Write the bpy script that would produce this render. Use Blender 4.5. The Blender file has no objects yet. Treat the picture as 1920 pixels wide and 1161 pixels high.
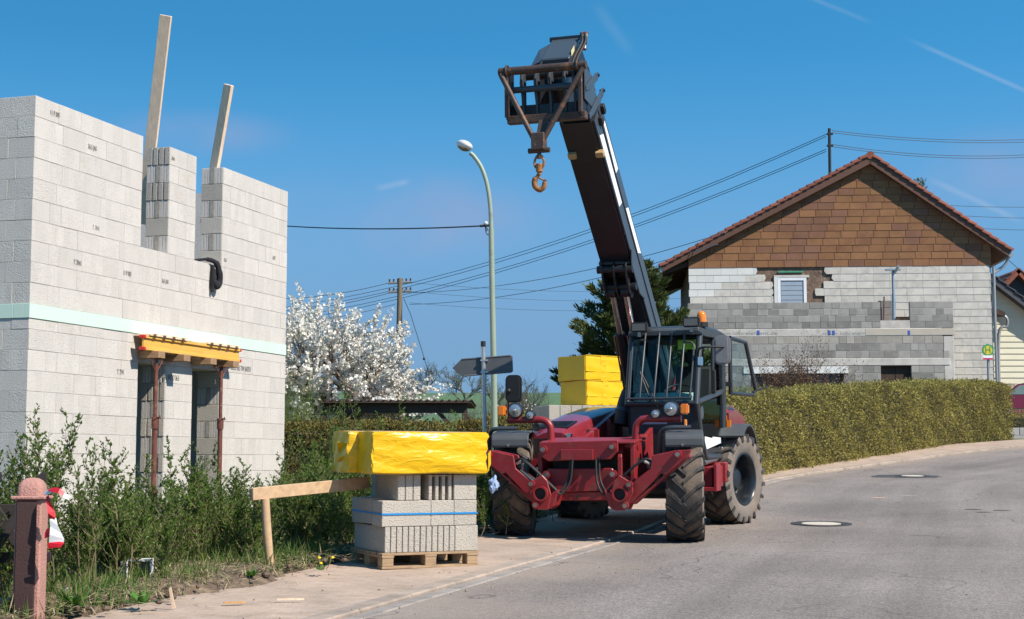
import bpy, bmesh, math, random
from mathutils import Vector, Matrix
random.seed(7)
S = bpy.context.scene
C = S.collection
# ------------------------------------------------------------ camera
FPX = 2900.0; PITCH = math.atan(279.5 / FPX); EYE = 1.5
cam_data = bpy.data.cameras.new('camera'); cam = bpy.data.objects.new('camera', cam_data); C.objects.link(cam)
cam_data.sensor_width = 36.0; cam_data.lens = 36.0 * FPX / 1920.0
cam_data.clip_start = 0.1; cam_data.clip_end = 5000.0
cam.location = (0, 0, EYE); cam.rotation_euler = (math.pi / 2 + PITCH, 0, 0)
S.camera = cam
# ------------------------------------------------------------ sky and sun
SUN_EL = math.radians(45.0); SUN_AZ = math.radians(36.0)      # azimuth: from +X towards the viewer
SUN = Vector((math.cos(SUN_AZ) * math.cos(SUN_EL), -math.sin(SUN_AZ) * math.cos(SUN_EL), math.sin(SUN_EL)))
W = bpy.data.worlds.new('World'); S.world = W; W.use_nodes = True
def make_world():
    nt = W.node_tree; N = nt.nodes; L = nt.links; N.clear()
    out = N.new('ShaderNodeOutputWorld'); bg = N.new('ShaderNodeBackground'); bg.inputs['Strength'].default_value = 0.135
    sky = N.new('ShaderNodeTexSky'); sky.sky_type = 'NISHITA'; sky.sun_disc = False
    sky.sun_elevation = SUN_EL; sky.sun_rotation = math.atan2(SUN.x, SUN.y)
    sky.air_density = 1.0; sky.dust_density = 0.1; sky.ozone_density = 1.4; sky.altitude = 300
    tc = N.new('ShaderNodeTexCoord'); mp = N.new('ShaderNodeMapping')
    mp.inputs['Location'].default_value = (0, 0, 0.07); mp.inputs['Scale'].default_value = (1, 1, 2.2)
    L.new(tc.outputs['Generated'], mp.inputs['Vector']); L.new(mp.outputs['Vector'], sky.inputs['Vector'])
    hs = N.new('ShaderNodeHueSaturation'); hs.inputs['Saturation'].default_value = 1.12; hs.inputs['Value'].default_value = 1.0
    tn = N.new('ShaderNodeMix'); tn.data_type = 'RGBA'; tn.blend_type = 'MULTIPLY'; tn.inputs['Factor'].default_value = 1.0; tn.inputs[7].default_value = (0.72, 1.27, 1.29, 1)
    L.new(sky.outputs['Color'], tn.inputs[6]); L.new(tn.outputs[2], hs.inputs['Color'])
    # pale haze towards the horizon
    sz = N.new('ShaderNodeSeparateXYZ'); L.new(tc.outputs['Generated'], sz.inputs[0])
    hz = N.new('ShaderNodeMapRange'); hz.interpolation_type = 'SMOOTHSTEP'; hz.inputs['From Min'].default_value = 0.27; hz.inputs['From Max'].default_value = 0.06; hz.inputs['To Max'].default_value = 0.95; L.new(sz.outputs[2], hz.inputs['Value'])
    mh = N.new('ShaderNodeMix'); mh.data_type = 'RGBA'; L.new(hz.outputs['Result'], mh.inputs['Factor']); L.new(hs.outputs['Color'], mh.inputs[6]); mh.inputs[7].default_value = (1.05, 1.88, 3.05, 1)
    # a mauve cloud bank low over the fields and two straight contrails, at their bearings in the sky
    def sdir(px, py):
        xc = (px - 960) / FPX; yc = (580.5 - py) / FPX
        return Vector((xc, math.cos(PITCH) - yc * math.sin(PITCH), math.sin(PITCH) + yc * math.cos(PITCH))).normalized()
    last = mh.outputs[2]
    def vm(op, a, b=None):
        k = N.new('ShaderNodeVectorMath'); k.operation = op
        for i, q in enumerate((a, b)):
            if q is None: continue
            if isinstance(q, (tuple, Vector)): k.inputs[i].default_value = tuple(q)
            else: L.new(q, k.inputs[i])
        return k
    def rng(v, a, b, c, d):
        k = N.new('ShaderNodeMapRange'); k.interpolation_type = 'SMOOTHSTEP'
        for nme, q in (('From Min', a), ('From Max', b), ('To Min', c), ('To Max', d)): k.inputs[nme].default_value = q
        L.new(v, k.inputs['Value']); return k.outputs['Result']
    def mul2(a, b):
        k = N.new('ShaderNodeMath'); k.operation = 'MULTIPLY'; L.new(a, k.inputs[0]); L.new(b, k.inputs[1]); return k.outputs[0]
    nd = N.new('ShaderNodeTexNoise'); nd.inputs['Scale'].default_value = 14; nd.inputs['Detail'].default_value = 3; L.new(tc.outputs['Generated'], nd.inputs['Vector'])
    def over(fac, col):
        nonlocal last
        k = N.new('ShaderNodeMix'); k.data_type = 'RGBA'; L.new(fac, k.inputs['Factor']); L.new(last, k.inputs[6]); k.inputs[7].default_value = (*col, 1); last = k.outputs[2]
    for (cx, cy, sx_, sz_, amt) in ((740, 405, .10, .030, .75), (1880, 330, .09, .03, .4), (380, 250, .06, .015, .4)):
        a = vm('SUBTRACT', tc.outputs['Generated'], sdir(cx, cy)); b = vm('MULTIPLY', a.outputs[0], (1/sx_, .3/sx_, 1/sz_)); ln = vm('LENGTH', b.outputs[0])
        over(mul2(rng(ln.outputs['Value'], 1.25, .1, 0, amt), rng(nd.outputs['Fac'], .28, .66, .15, 1)), (1.75, 2.1, 3.3))
    for (ax, ay, bx_, by_, wd, amt) in ((1690, 68, 1990, 200, .0022, .27), (1500, -12, 1640, 45, .0022, .14), (700, 355, 772, 339, .0032, .4), (1110, 0, 1190, 110, .006, .06), (1730, 330, 1925, 420, .003, .28)):
        d1, d2 = sdir(ax, ay), sdir(bx_, by_); nn = d1.cross(d2).normalized(); mid = (d1 + d2).normalized(); half = d1.angle(d2) / 2
        dt = vm('DOT_PRODUCT', tc.outputs['Generated'], nn); ab = N.new('ShaderNodeMath'); ab.operation = 'ABSOLUTE'; L.new(dt.outputs['Value'], ab.inputs[0])
        dm = vm('DISTANCE', tc.outputs['Generated'], mid)
        f = mul2(rng(ab.outputs[0], wd, 0, 0, amt), rng(dm.outputs['Value'], half * 1.05, half * .5, 0, 1)); over(mul2(f, rng(nd.outputs['Fac'], .3, .7, .35, 1)), (3.2, 3.5, 4.1))
    L.new(last, bg.inputs['Color']); L.new(bg.outputs['Background'], out.inputs['Surface'])
make_world()
W.cycles.sampling_method = 'MANUAL'; W.cycles.sample_map_resolution = 512
sl = bpy.data.lights.new('sun', 'SUN'); sl.energy = 5.0; sl.angle = math.radians(0.53); sl.color = (1.0, 0.91, 0.79)
so = bpy.data.objects.new('sun', sl); C.objects.link(so); so.rotation_euler = SUN.to_track_quat('Z', 'Y').to_euler()
S.view_settings.view_transform = 'Standard'; S.view_settings.look = 'None'; S.view_settings.exposure = 0.5; S.view_settings.gamma = 1.0
S.view_settings.use_curve_mapping = False
S.render.resolution_x = 1024; S.render.resolution_y = 619
S.cycles.max_bounces = 8; S.cycles.transparent_max_bounces = 16

# ------------------------------------------------------------ helpers
def at(px, py, Y):
    """world point on the sight line of photograph pixel (px, py) at depth Y"""
    xc = (px - 960) / FPX; yc = (580.5 - py) / FPX
    d = Vector((xc, math.cos(PITCH) - yc * math.sin(PITCH), math.sin(PITCH) + yc * math.cos(PITCH)))
    d *= Y / d.y
    return Vector((d.x, Y, d.z + EYE))
_knots = [(-30, -2.2), (-10, -1.72), (0, -1.42), (10.6, -1.13), (14.3, -1.04), (18.5, -.957), (20.8, -.87), (28, -.59), (34, -.29), (47, .57), (60, 1.15), (100, 2.0), (200, 5.0), (500, 20.5), (640, 26.5), (760, 24), (1200, 10), (4000, 0)]
def _prof(y):
    K = _knots
    if y <= K[0][0]: return K[0][1]
    if y >= K[-1][0]: return K[-1][1]
    for i in range(len(K) - 1):
        if K[i][0] <= y <= K[i + 1][0]: break
    def tang(j):
        if j == 0 or j == len(K) - 1: return 0 if j else (K[1][1] - K[0][1]) / (K[1][0] - K[0][0])
        return (K[j + 1][1] - K[j - 1][1]) / (K[j + 1][0] - K[j - 1][0])
    x0, z0 = K[i]; x1, z1 = K[i + 1]; h = x1 - x0; t = (y - x0) / h
    return (2*t**3 - 3*t*t + 1) * z0 + (t**3 - 2*t*t + t) * h * tang(i) + (-2*t**3 + 3*t*t) * z1 + (t**3 - t*t) * h * tang(i + 1)
def sstep(a, b, x):
    t = min(1, max(0, (x - a) / (b - a))); return t * t * (3 - 2 * t)
def gz(x, y):
    z = EYE + _prof(y)
    z -= 1.3 * sstep(26, 44, y) * sstep(3, -4, x) * (1 - sstep(60, 160, y))
    return z
def tag(o, label=None, cat=None, group=None, kind=None):
    if label: o['label'] = label
    if cat: o['category'] = cat
    if group: o['group'] = group
    if kind: o['kind'] = kind
    return o
def empty(name, loc=(0, 0, 0), rz=0, rot=None):
    o = bpy.data.objects.new(name, None); C.objects.link(o); o.location = loc; o.rotation_euler = rot or (0, 0, rz)
    o.empty_display_size = 0.2; return o
def inst(name, mesh, parent=None, loc=(0, 0, 0), rot=(0, 0, 0), scale=(1, 1, 1)):
    o = bpy.data.objects.new(name, mesh); C.objects.link(o); o.parent = parent
    o.location = loc; o.rotation_euler = rot; o.scale = scale; return o
class MB:
    def __init__(s): s.v = []; s.f = []
    def add(s, vs, fs, M=None):
        b = len(s.v)
        s.v += [tuple(M @ Vector(p)) if M else tuple(p) for p in vs]; s.f += [tuple(i + b for i in f) for f in fs]; return s
    def bx(s, x0, x1, y0, y1, z0, z1, M=None):
        return s.add([(x0,y0,z0),(x1,y0,z0),(x1,y1,z0),(x0,y1,z0),(x0,y0,z1),(x1,y0,z1),(x1,y1,z1),(x0,y1,z1)],
                     [(3,2,1,0),(4,5,6,7),(0,1,5,4),(1,2,6,5),(2,3,7,6),(3,0,4,7)], M)
    def prism(s, poly, axis, a, b, M=None):
        n = len(poly)
        P = {'x': lambda u, w, c: (c, u, w), 'y': lambda u, w, c: (u, c, w), 'z': lambda u, w, c: (u, w, c)}[axis]
        vs = [P(u, w, a) for u, w in poly] + [P(u, w, b) for u, w in poly]
        return s.add(vs, [tuple(range(n))[::-1], tuple(range(n, 2*n))] + [(i, (i+1) % n, n + (i+1) % n, n + i) for i in range(n)], M)
    def tube(s, path, r, n=8, cap=True):
        P = [Vector(p) for p in path]; m = len(P); R = r if isinstance(r, (list, tuple)) else [r] * m
        b = len(s.v); prev = None
        for i, p in enumerate(P):
            t = (P[min(i+1, m-1)] - P[max(i-1, 0)]).normalized()
            if prev is None: u = t.orthogonal().normalized()
            else:
                u = prev - t * prev.dot(t)
                u = u.normalized() if u.length > 1e-6 else t.orthogonal().normalized()
            w = t.cross(u); prev = u
            for k in range(n):
                a = 2 * math.pi * k / n; s.v.append(tuple(p + (u * math.cos(a) + w * math.sin(a)) * R[i]))
        for i in range(m - 1):
            for k in range(n):
                a0 = b + i*n + k; a1 = b + i*n + (k+1) % n; s.f.append((a0, a1, a1 + n, a0 + n))
        if cap:
            s.f.append(tuple(b + k for k in range(n))[::-1]); s.f.append(tuple(b + (m-1)*n + k for k in range(n)))
        return s
    def cyl(s, p0, p1, r, r1=None, n=12): return s.tube([p0, p1], [r, r if r1 is None else r1], n)
    def lathe(s, prof, o, ax, n=24, closed=False):
        o = Vector(o); ax = Vector(ax).normalized(); u = ax.orthogonal().normalized(); w = ax.cross(u); b = len(s.v); m = len(prof)
        for k in range(n):
            a = 2*math.pi*k/n; d = u*math.cos(a) + w*math.sin(a)
            for r, t in prof: s.v.append(tuple(o + ax*t + d*r))
        for k in range(n):
            k2 = (k+1) % n
            for i in range(m if closed else m-1):
                j = (i+1) % m; s.f.append((b+k*m+i, b+k2*m+i, b+k2*m+j, b+k*m+j))
        return s
    def ball(s, c, r, sc=(1,1,1), n=12, m=8):
        prof = [(r*math.sin(math.pi*i/m), -r*math.cos(math.pi*i/m)) for i in range(m+1)]
        b = len(s.v); s.lathe([(max(p, 1e-4), t) for p, t in prof], (0,0,0), (0,0,1), n)
        for i in range(b, len(s.v)): x, y, z = s.v[i]; s.v[i] = (c[0]+x*sc[0], c[1]+y*sc[1], c[2]+z*sc[2])
        return s
    def mesh(s, name, mat, smooth=0, bevel=0, seg=1, raw=False):
        me = bpy.data.meshes.new(name); me.from_pydata(s.v, [], s.f)
        if not raw:
            bm = bmesh.new(); bm.from_mesh(me)
            bmesh.ops.recalc_face_normals(bm, faces=bm.faces)
            if bevel:
                es = [e for e in bm.edges if len(e.link_faces) == 2 and e.calc_face_angle(0) > 0.5]
                bmesh.ops.bevel(bm, geom=es, offset=bevel, segments=seg, affect='EDGES', clamp_overlap=True)
            bm.to_mesh(me); bm.free()
        if mat:
            for m in (mat if isinstance(mat, (list, tuple)) else [mat]): me.materials.append(m)
        if smooth:
            me.shade_smooth(); me.set_sharp_from_angle(angle=math.radians(smooth))
        me.update(); return me
    def build(s, name, mat, parent=None, smooth=0, bevel=0, seg=1, raw=False):
        return inst(name, s.mesh(name, mat, smooth, bevel, seg, raw), parent)
def bez(pts, n=8):
    """Catmull-Rom through points"""
    P = [Vector(p) for p in pts]; P = [2*P[0]-P[1]] + P + [2*P[-1]-P[-2]]; out = []
    for i in range(1, len(P)-2):
        for k in range(n):
            t = k/n; a, b, c, d = P[i-1], P[i], P[i+1], P[i+2]
            out.append(0.5*((2*b) + (c-a)*t + (2*a-5*b+4*c-d)*t*t + (3*b-a-3*c+d)*t**3))
    out.append(P[-2]); return out
def clip_poly(poly, a, b, c):
    """keep the part of a 2-D polygon where a*x+b*y<=c"""
    out = []
    for i in range(len(poly)):
        p, q = poly[i], poly[(i+1) % len(poly)]; fp = a*p[0]+b*p[1]-c; fq = a*q[0]+b*q[1]-c
        if fp <= 0: out.append(p)
        if fp * fq < 0: t = fp/(fp-fq); out.append((p[0]+(q[0]-p[0])*t, p[1]+(q[1]-p[1])*t))
    return out
def text_mesh(txt, size, mat, depth=0.0015):
    cu = bpy.data.curves.new('lettering', 'FONT'); cu.body = txt; cu.size = size; cu.extrude = depth; cu.align_x = 'CENTER'; cu.align_y = 'CENTER'
    cu.resolution_u = 2
    o = bpy.data.objects.new('lettering', cu); C.objects.link(o)
    dg = bpy.context.evaluated_depsgraph_get(); me = bpy.data.meshes.new_from_object(o.evaluated_get(dg))
    bpy.data.objects.remove(o); me.materials.clear(); me.materials.append(mat); return me
# ------------------------------------------------------------ materials
def pm(name, col, rough=0.8, metal=0.0, var=0.12, scale=4.0, bump=0.0, bscale=60.0, rnd=0.0, dirt=None, coat=0.0, spec=0.5, island=0.0, stretch=None, bdet=4):
    m = bpy.data.materials.new(name); m.use_nodes = True; nt = m.node_tree; N = nt.nodes; L = nt.links
    b = N['Principled BSDF']; b.inputs['Roughness'].default_value = rough; b.inputs['Metallic'].default_value = metal
    b.inputs['Specular IOR Level'].default_value = spec; b.inputs['Coat Weight'].default_value = coat
    tc = N.new('ShaderNodeTexCoord'); vec = tc.outputs['Object']
    if stretch:
        mp = N.new('ShaderNodeMapping'); mp.inputs['Scale'].default_value = stretch; L.new(vec, mp.inputs['Vector']); vec = mp.outputs['Vector']
    n1 = N.new('ShaderNodeTexNoise'); n1.inputs['Scale'].default_value = scale; n1.inputs['Detail'].default_value = 5; L.new(vec, n1.inputs['Vector'])
    if rnd:
        oi = N.new('ShaderNodeObjectInfo'); ad = N.new('ShaderNodeVectorMath'); ad.operation = 'ADD'
        sc = N.new('ShaderNodeMath'); sc.operation = 'MULTIPLY'; sc.inputs[1].default_value = 37.0
        L.new(oi.outputs['Random'], sc.inputs[0]); L.new(vec, ad.inputs[0]); L.new(sc.outputs[0], ad.inputs[1]); L.new(ad.outputs[0], n1.inputs['Vector'])
    mr = N.new('ShaderNodeMapRange'); mr.inputs['From Min'].default_value = 0.25; mr.inputs['From Max'].default_value = 0.75
    mr.inputs['To Min'].default_value = 1 - var; mr.inputs['To Max'].default_value = 1 + var; L.new(n1.outputs['Fac'], mr.inputs['Value'])
    fac = mr.outputs['Result']
    def mul(a, src, amt):
        r = N.new('ShaderNodeMapRange'); r.inputs['To Min'].default_value = 1 - amt; r.inputs['To Max'].default_value = 1 + amt; L.new(src, r.inputs['Value'])
        k = N.new('ShaderNodeMath'); k.operation = 'MULTIPLY'; L.new(a, k.inputs[0]); L.new(r.outputs['Result'], k.inputs[1]); return k.outputs[0]
    if rnd: fac = mul(fac, oi.outputs['Random'], rnd)
    if island:
        ge = N.new('ShaderNodeNewGeometry'); fac = mul(fac, ge.outputs['Random Per Island'], island)
    vm = N.new('ShaderNodeVectorMath'); vm.operation = 'SCALE'; vm.inputs[0].default_value = col; L.new(fac, vm.inputs['Scale'])
    colout = vm.outputs['Vector']
    for d in (dirt if isinstance(dirt, list) else [dirt] if dirt else []):
        dc, lo, hi, ds = d[:4]
        n2 = N.new('ShaderNodeTexNoise'); n2.inputs['Scale'].default_value = ds; n2.inputs['Detail'].default_value = 6; n2.inputs['Roughness'].default_value = 0.65
        L.new(n1.inputs['Vector'].links[0].from_socket, n2.inputs['Vector'])
        r2 = N.new('ShaderNodeMapRange'); r2.inputs['From Min'].default_value = lo; r2.inputs['From Max'].default_value = hi; L.new(n2.outputs['Fac'], r2.inputs['Value'])
        if len(d) > 4: r2.inputs['To Max'].default_value = d[4]
        mx = N.new('ShaderNodeMix'); mx.data_type = 'RGBA'; L.new(r2.outputs['Result'], mx.inputs['Factor']); L.new(colout, mx.inputs[6]); mx.inputs[7].default_value = (*dc, 1)
        colout = mx.outputs[2]
    L.new(colout, b.inputs['Base Color'])
    if bump:
        nb = N.new('ShaderNodeTexNoise'); nb.inputs['Scale'].default_value = bscale; nb.inputs['Detail'].default_value = bdet; L.new(vec, nb.inputs['Vector'])
        bp = N.new('ShaderNodeBump'); bp.inputs['Strength'].default_value = bump; bp.inputs['Distance'].default_value = 0.02
        L.new(nb.outputs['Fac'], bp.inputs['Height']); L.new(bp.outputs['Normal'], b.inputs['Normal'])
    return m
def leafmat(name, cols, trans=0.3, rough=0.55, clump=1.2):
    m = bpy.data.materials.new(name); m.use_nodes = True; nt = m.node_tree; N = nt.nodes; L = nt.links
    b = N['Principled BSDF']; b.inputs['Roughness'].default_value = rough; b.inputs['Specular IOR Level'].default_value = 0.25
    ge = N.new('ShaderNodeNewGeometry'); tc = N.new('ShaderNodeTexCoord')
    nz = N.new('ShaderNodeTexNoise'); nz.inputs['Scale'].default_value = clump; L.new(tc.outputs['Object'], nz.inputs['Vector'])
    ad = N.new('ShaderNodeMath'); ad.operation = 'MULTIPLY_ADD'; ad.inputs[1].default_value = 0.62; L.new(ge.outputs['Random Per Island'], ad.inputs[0])
    sb = N.new('ShaderNodeMath'); sb.operation = 'MULTIPLY_ADD'; sb.inputs[1].default_value = 1.3; sb.inputs[2].default_value = -0.46; L.new(nz.outputs['Fac'], sb.inputs[0]); L.new(sb.outputs[0], ad.inputs[2])
    rp = N.new('ShaderNodeValToRGB'); e = rp.color_ramp.elements
    while len(e) < len(cols): e.new(0.5)
    for i, c in enumerate(cols): e[i].position = i / max(1, len(cols)-1); e[i].color = (*c, 1)
    L.new(ad.outputs[0], rp.inputs['Fac']); L.new(rp.outputs['Color'], b.inputs['Base Color'])
    tr = N.new('ShaderNodeBsdfTranslucent'); L.new(rp.outputs['Color'], tr.inputs['Color'])
    mx = N.new('ShaderNodeMixShader'); mx.inputs['Fac'].default_value = trans; L.new(b.outputs[0], mx.inputs[1]); L.new(tr.outputs[0], mx.inputs[2])
    L.new(mx.outputs[0], N['Material Output'].inputs['Surface']); return m
def glassmat(name, tint, refl=0.12, dens=0.75, ior=1.22):
    m = bpy.data.materials.new(name); m.use_nodes = True; nt = m.node_tree; N = nt.nodes; L = nt.links
    N.remove(N['Principled BSDF'])
    tr = N.new('ShaderNodeBsdfTransparent'); tr.inputs['Color'].default_value = (*[t*dens for t in tint], 1)
    gl = N.new('ShaderNodeBsdfGlossy'); gl.inputs['Roughness'].default_value = 0.03
    fr = N.new('ShaderNodeFresnel'); fr.inputs['IOR'].default_value = ior
    ad = N.new('ShaderNodeMath'); ad.operation = 'ADD'; ad.inputs[1].default_value = refl; L.new(fr.outputs[0], ad.inputs[0])
    mx = N.new('ShaderNodeMixShader'); L.new(ad.outputs[0], mx.inputs['Fac']); L.new(tr.outputs[0], mx.inputs[1]); L.new(gl.outputs[0], mx.inputs[2])
    L.new(mx.outputs[0], N['Material Output'].inputs['Surface']); return m
# ============================================================ ground, road, pavement
M_ground = pm('meadow_soil', (0.075, 0.085, 0.03), 0.95, var=0.35, scale=0.7, bump=0.5, bscale=9, dirt=((0.13, 0.1, 0.065), 0.5, 0.65, 1.3))
M_field = pm('far_field', (0.075, 0.14, 0.05), 0.95, var=0.12, scale=0.01, dirt=((0.075, 0.12, 0.05), 0.5, 0.6, 0.02))
def grid_axis():
    xs = [-900, -500, -300, -200, -120, -80, -50, -35, -25] + [x for x in range(-18, 22, 2)] + [24, 30, 40, 60, 90, 140, 220, 350, 600, 900]
    ys = [-30, -20, -10] + [0.9 * i - 5 for i in range(0, 80)] + [70, 76, 84, 92, 100, 115, 135, 160, 200, 250, 320, 400, 470, 530, 580, 620, 650, 680, 720, 780, 900, 1100, 1500, 2200]
    return xs, ys
xs, ys = grid_axis()
g = MB()
for y in ys:
    for x in xs: g.v.append((x, y, gz(x, y) - 0.02 - (0.25 if 0 else 0)))
nx = len(xs)
for j in range(len(ys)-1):
    for i in range(nx-1):
        a = j*nx + i; g.f.append((a, a+1, a+nx+1, a+nx))
ground = g.build('ground', [M_ground, M_field], None, smooth=60, raw=True); tag(ground, kind='structure')
for p in ground.data.polygons:
    if p.center.y > 110: p.material_index = 1
# --- road edge path (world X, Y) from behind the camera round the bend
EDGE = bez([Vector((x, y, 0)) for x, y in [(-7.3, -8), (-4.66, 0), (-2.9, 5.3), (-1.18, 10.6), (0, 14.2), (1.5, 18.9), (3.35, 25), (5.3, 31), (8.3, 35.7), (14.3, 43), (22, 49), (40, 60)]], 10)
def edge_frame():
    out = []; s = 0
    for i, p in enumerate(EDGE):
        t = (EDGE[min(i+1, len(EDGE)-1)] - EDGE[max(i-1, 0)]).normalized()
        if i: s += (p - EDGE[i-1]).length
        out.append((p, Vector((t.y, -t.x, 0)), s))       # right-hand normal, into the road
    return out
EF = edge_frame()
def on_edge(s, u):
    """point at arc length s, offset u to the right of the road edge"""
    for i in range(len(EF)-1):
        if EF[i][2] <= s <= EF[i+1][2]:
            t = (s - EF[i][2]) / (EF[i+1][2] - EF[i][2]); p = EF[i][0].lerp(EF[i+1][0], t) + EF[i][1].lerp(EF[i+1][1], t) * u
            return Vector((p.x, p.y, gz(p.x, p.y))), math.atan2(-(EF[i][1]).x, (EF[i][1]).y) 
    p = EF[-1][0]; return Vector((p.x, p.y, gz(p.x, p.y))), 0
def s_of_y(y):
    for i in range(len(EF)-1):
        if EF[i][0].y <= y <= EF[i+1][0].y:
            t = (y - EF[i][0].y) / (EF[i+1][0].y - EF[i][0].y); return EF[i][2] + t * (EF[i+1][2] - EF[i][2])
    return 0
def strip(name, us, dz, mat, kind='structure', jit=0):
    me = bpy.data.meshes.new(name); vs = []; fs = []; uv = []
    rnd = random.Random(3)
    for p, n, s in EF:
        for u in us:
            q = p + n * u; vs.append((q.x, q.y, gz(q.x, q.y) + (dz(u) if callable(dz) else dz) + (rnd.uniform(-jit, jit)))); uv.append((u, s))
    m = len(us)
    for j in range(len(EF)-1):
        for i in range(m-1): a = j*m + i; fs.append((a, a+1, a+m+1, a+m))
    me.from_pydata(vs, [], fs); l = me.uv_layers.new(name='metres')
    for lp in me.loops: l.data[lp.index].uv = uv[lp.vertex_index]
    me.materials.append(mat); me.shade_smooth(); me.update()
    o = inst(name, me); tag(o, kind=kind); return o
def asphalt():
    m = pm('asphalt', (0.228, 0.196, 0.176), 0.93, var=0.24, scale=0.33, bump=0.55, bscale=110, spec=0.25)
    nt = m.node_tree; N = nt.nodes; L = nt.links; b = N['Principled BSDF']; src = b.inputs['Base Color'].links[0].from_socket
    tc = N.new('ShaderNodeTexCoord')
    # light and dark aggregate
    v = N.new('ShaderNodeTexVoronoi'); v.inputs['Scale'].default_value = 75; L.new(tc.outputs['Object'], v.inputs['Vector'])
    sp = N.new('ShaderNodeSeparateColor'); L.new(v.outputs['Color'], sp.inputs['Color'])
    r = N.new('ShaderNodeMapRange'); r.inputs['To Min'].default_value = 0.62; r.inputs['To Max'].default_value = 1.4; L.new(sp.outputs[0], r.inputs['Value'])
    k = N.new('ShaderNodeVectorMath'); k.operation = 'SCALE'; L.new(src, k.inputs[0]); L.new(r.outputs['Result'], k.inputs['Scale']); col = k.outputs['Vector']
    # pale dust carried out along the edge, worn wheel tracks
    uv = N.new('ShaderNodeUVMap'); uv.uv_map = 'metres'; sx = N.new('ShaderNodeSeparateXYZ'); L.new(uv.outputs['UV'], sx.inputs[0])
    nz = N.new('ShaderNodeTexNoise'); nz.inputs['Scale'].default_value = 0.55; nz.inputs['Detail'].default_value = 6; L.new(tc.outputs['Object'], nz.inputs['Vector'])
    d = N.new('ShaderNodeMath'); d.operation = 'MULTIPLY_ADD'; d.inputs[1].default_value = 4.2; L.new(nz.outputs['Fac'], d.inputs[0])
    ng = N.new('ShaderNodeMath'); ng.operation = 'MULTIPLY'; ng.inputs[1].default_value = -1; L.new(sx.outputs[0], ng.inputs[0]); L.new(ng.outputs[0], d.inputs[2])
    rr = N.new('ShaderNodeMapRange'); rr.inputs['From Min'].default_value = 0.9; rr.inputs['From Max'].default_value = 2.3; rr.inputs['To Max'].default_value = 0.6; L.new(d.outputs[0], rr.inputs['Value'])
    mx = N.new('ShaderNodeMix'); mx.data_type = 'RGBA'; L.new(rr.outputs['Result'], mx.inputs['Factor']); L.new(col, mx.inputs[6]); mx.inputs[7].default_value = (0.32, 0.255, 0.205, 1)
    # worn wheel tracks and stains drawn out along the road
    mp = N.new('ShaderNodeMapping'); mp.inputs['Scale'].default_value = (1.3, 0.07, 1); L.new(uv.outputs['UV'], mp.inputs['Vector'])
    nt_ = N.new('ShaderNodeTexNoise'); nt_.inputs['Scale'].default_value = 1.0; nt_.inputs['Detail'].default_value = 7; nt_.inputs['Roughness'].default_value = 0.6; L.new(mp.outputs['Vector'], nt_.inputs['Vector'])
    rt_ = N.new('ShaderNodeMapRange'); rt_.inputs['From Min'].default_value = 0.3; rt_.inputs['From Max'].default_value = 0.7; rt_.inputs['To Min'].default_value = 0.8; rt_.inputs['To Max'].default_value = 1.14; L.new(nt_.outputs['Fac'], rt_.inputs['Value'])
    kt = N.new('ShaderNodeVectorMath'); kt.operation = 'SCALE'; L.new(col, kt.inputs[0]); L.new(rt_.outputs['Result'], kt.inputs['Scale']); L.new(kt.outputs['Vector'], mx.inputs[6])
    # dark tar joints: thin noise contour lines
    n2 = N.new('ShaderNodeTexNoise'); n2.inputs['Scale'].default_value = 0.28; n2.inputs['Detail'].default_value = 3; L.new(tc.outputs['Object'], n2.inputs['Vector'])
    pp = N.new('ShaderNodeMath'); pp.operation = 'PINGPONG'; pp.inputs[1].default_value = 0.11; L.new(n2.outputs['Fac'], pp.inputs[0])
    lt = N.new('ShaderNodeMath'); lt.operation = 'LESS_THAN'; lt.inputs[1].default_value = 0.0016; L.new(pp.outputs[0], lt.inputs[0])
    m2 = N.new('ShaderNodeMath'); m2.operation = 'MULTIPLY'; m2.inputs[1].default_value = 0.45; L.new(lt.outputs[0], m2.inputs[0])
    mx2 = N.new('ShaderNodeMix'); mx2.data_type = 'RGBA'; L.new(m2.outputs[0], mx2.inputs['Factor']); L.new(mx.outputs[2], mx2.inputs[6]); mx2.inputs[7].default_value = (0.05, 0.05, 0.052, 1)
    L.new(mx2.outputs[2], b.inputs['Base Color']); return m
M_asphalt = asphalt()
def paving():
    m = pm('pavement_setts', (0.42, 0.325, 0.26), 0.95, var=0.16, scale=1.3, bump=0.3, bscale=50, dirt=((0.30, 0.23, 0.18), 0.5, 0.72, 3.0))
    nt = m.node_tree; N = nt.nodes; L = nt.links; b = N['Principled BSDF']; src = b.inputs['Base Color'].links[0].from_socket
    uv = N.new('ShaderNodeUVMap'); uv.uv_map = 'metres'
    br = N.new('ShaderNodeTexBrick'); br.inputs['Scale'].default_value = 1; br.inputs['Brick Width'].default_value = 0.2; br.inputs['Row Height'].default_value = 0.1
    br.inputs['Mortar Size'].default_value = 0.006; br.inputs['Color1'].default_value = (1, 1, 1, 1); br.inputs['Color2'].default_value = (.88, .84, .8, 1); br.inputs['Mortar'].default_value = (.8, .72, .62, 1)
    L.new(uv.outputs['UV'], br.inputs['Vector'])
    mx = N.new('ShaderNodeMix'); mx.data_type = 'RGBA'; mx.blend_type = 'MULTIPLY'; mx.inputs['Factor'].default_value = 0.8; L.new(src, mx.inputs[6]); L.new(br.outputs['Color'], mx.inputs[7])
    L.new(mx.outputs[2], b.inputs['Base Color']); return m
M_paving = paving()
road = strip('road', [-0.02, 0.25, 0.6, 1.2, 2, 3.2, 4.6, 6.4, 8.5, 11], lambda u: 0.004, M_asphalt)
pavement = strip('pavement', [-1.75, -1.2, -0.7, -0.295], lambda u: 0.032 + 0.012 * (u < -1.5), M_paving, jit=0.004)
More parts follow.
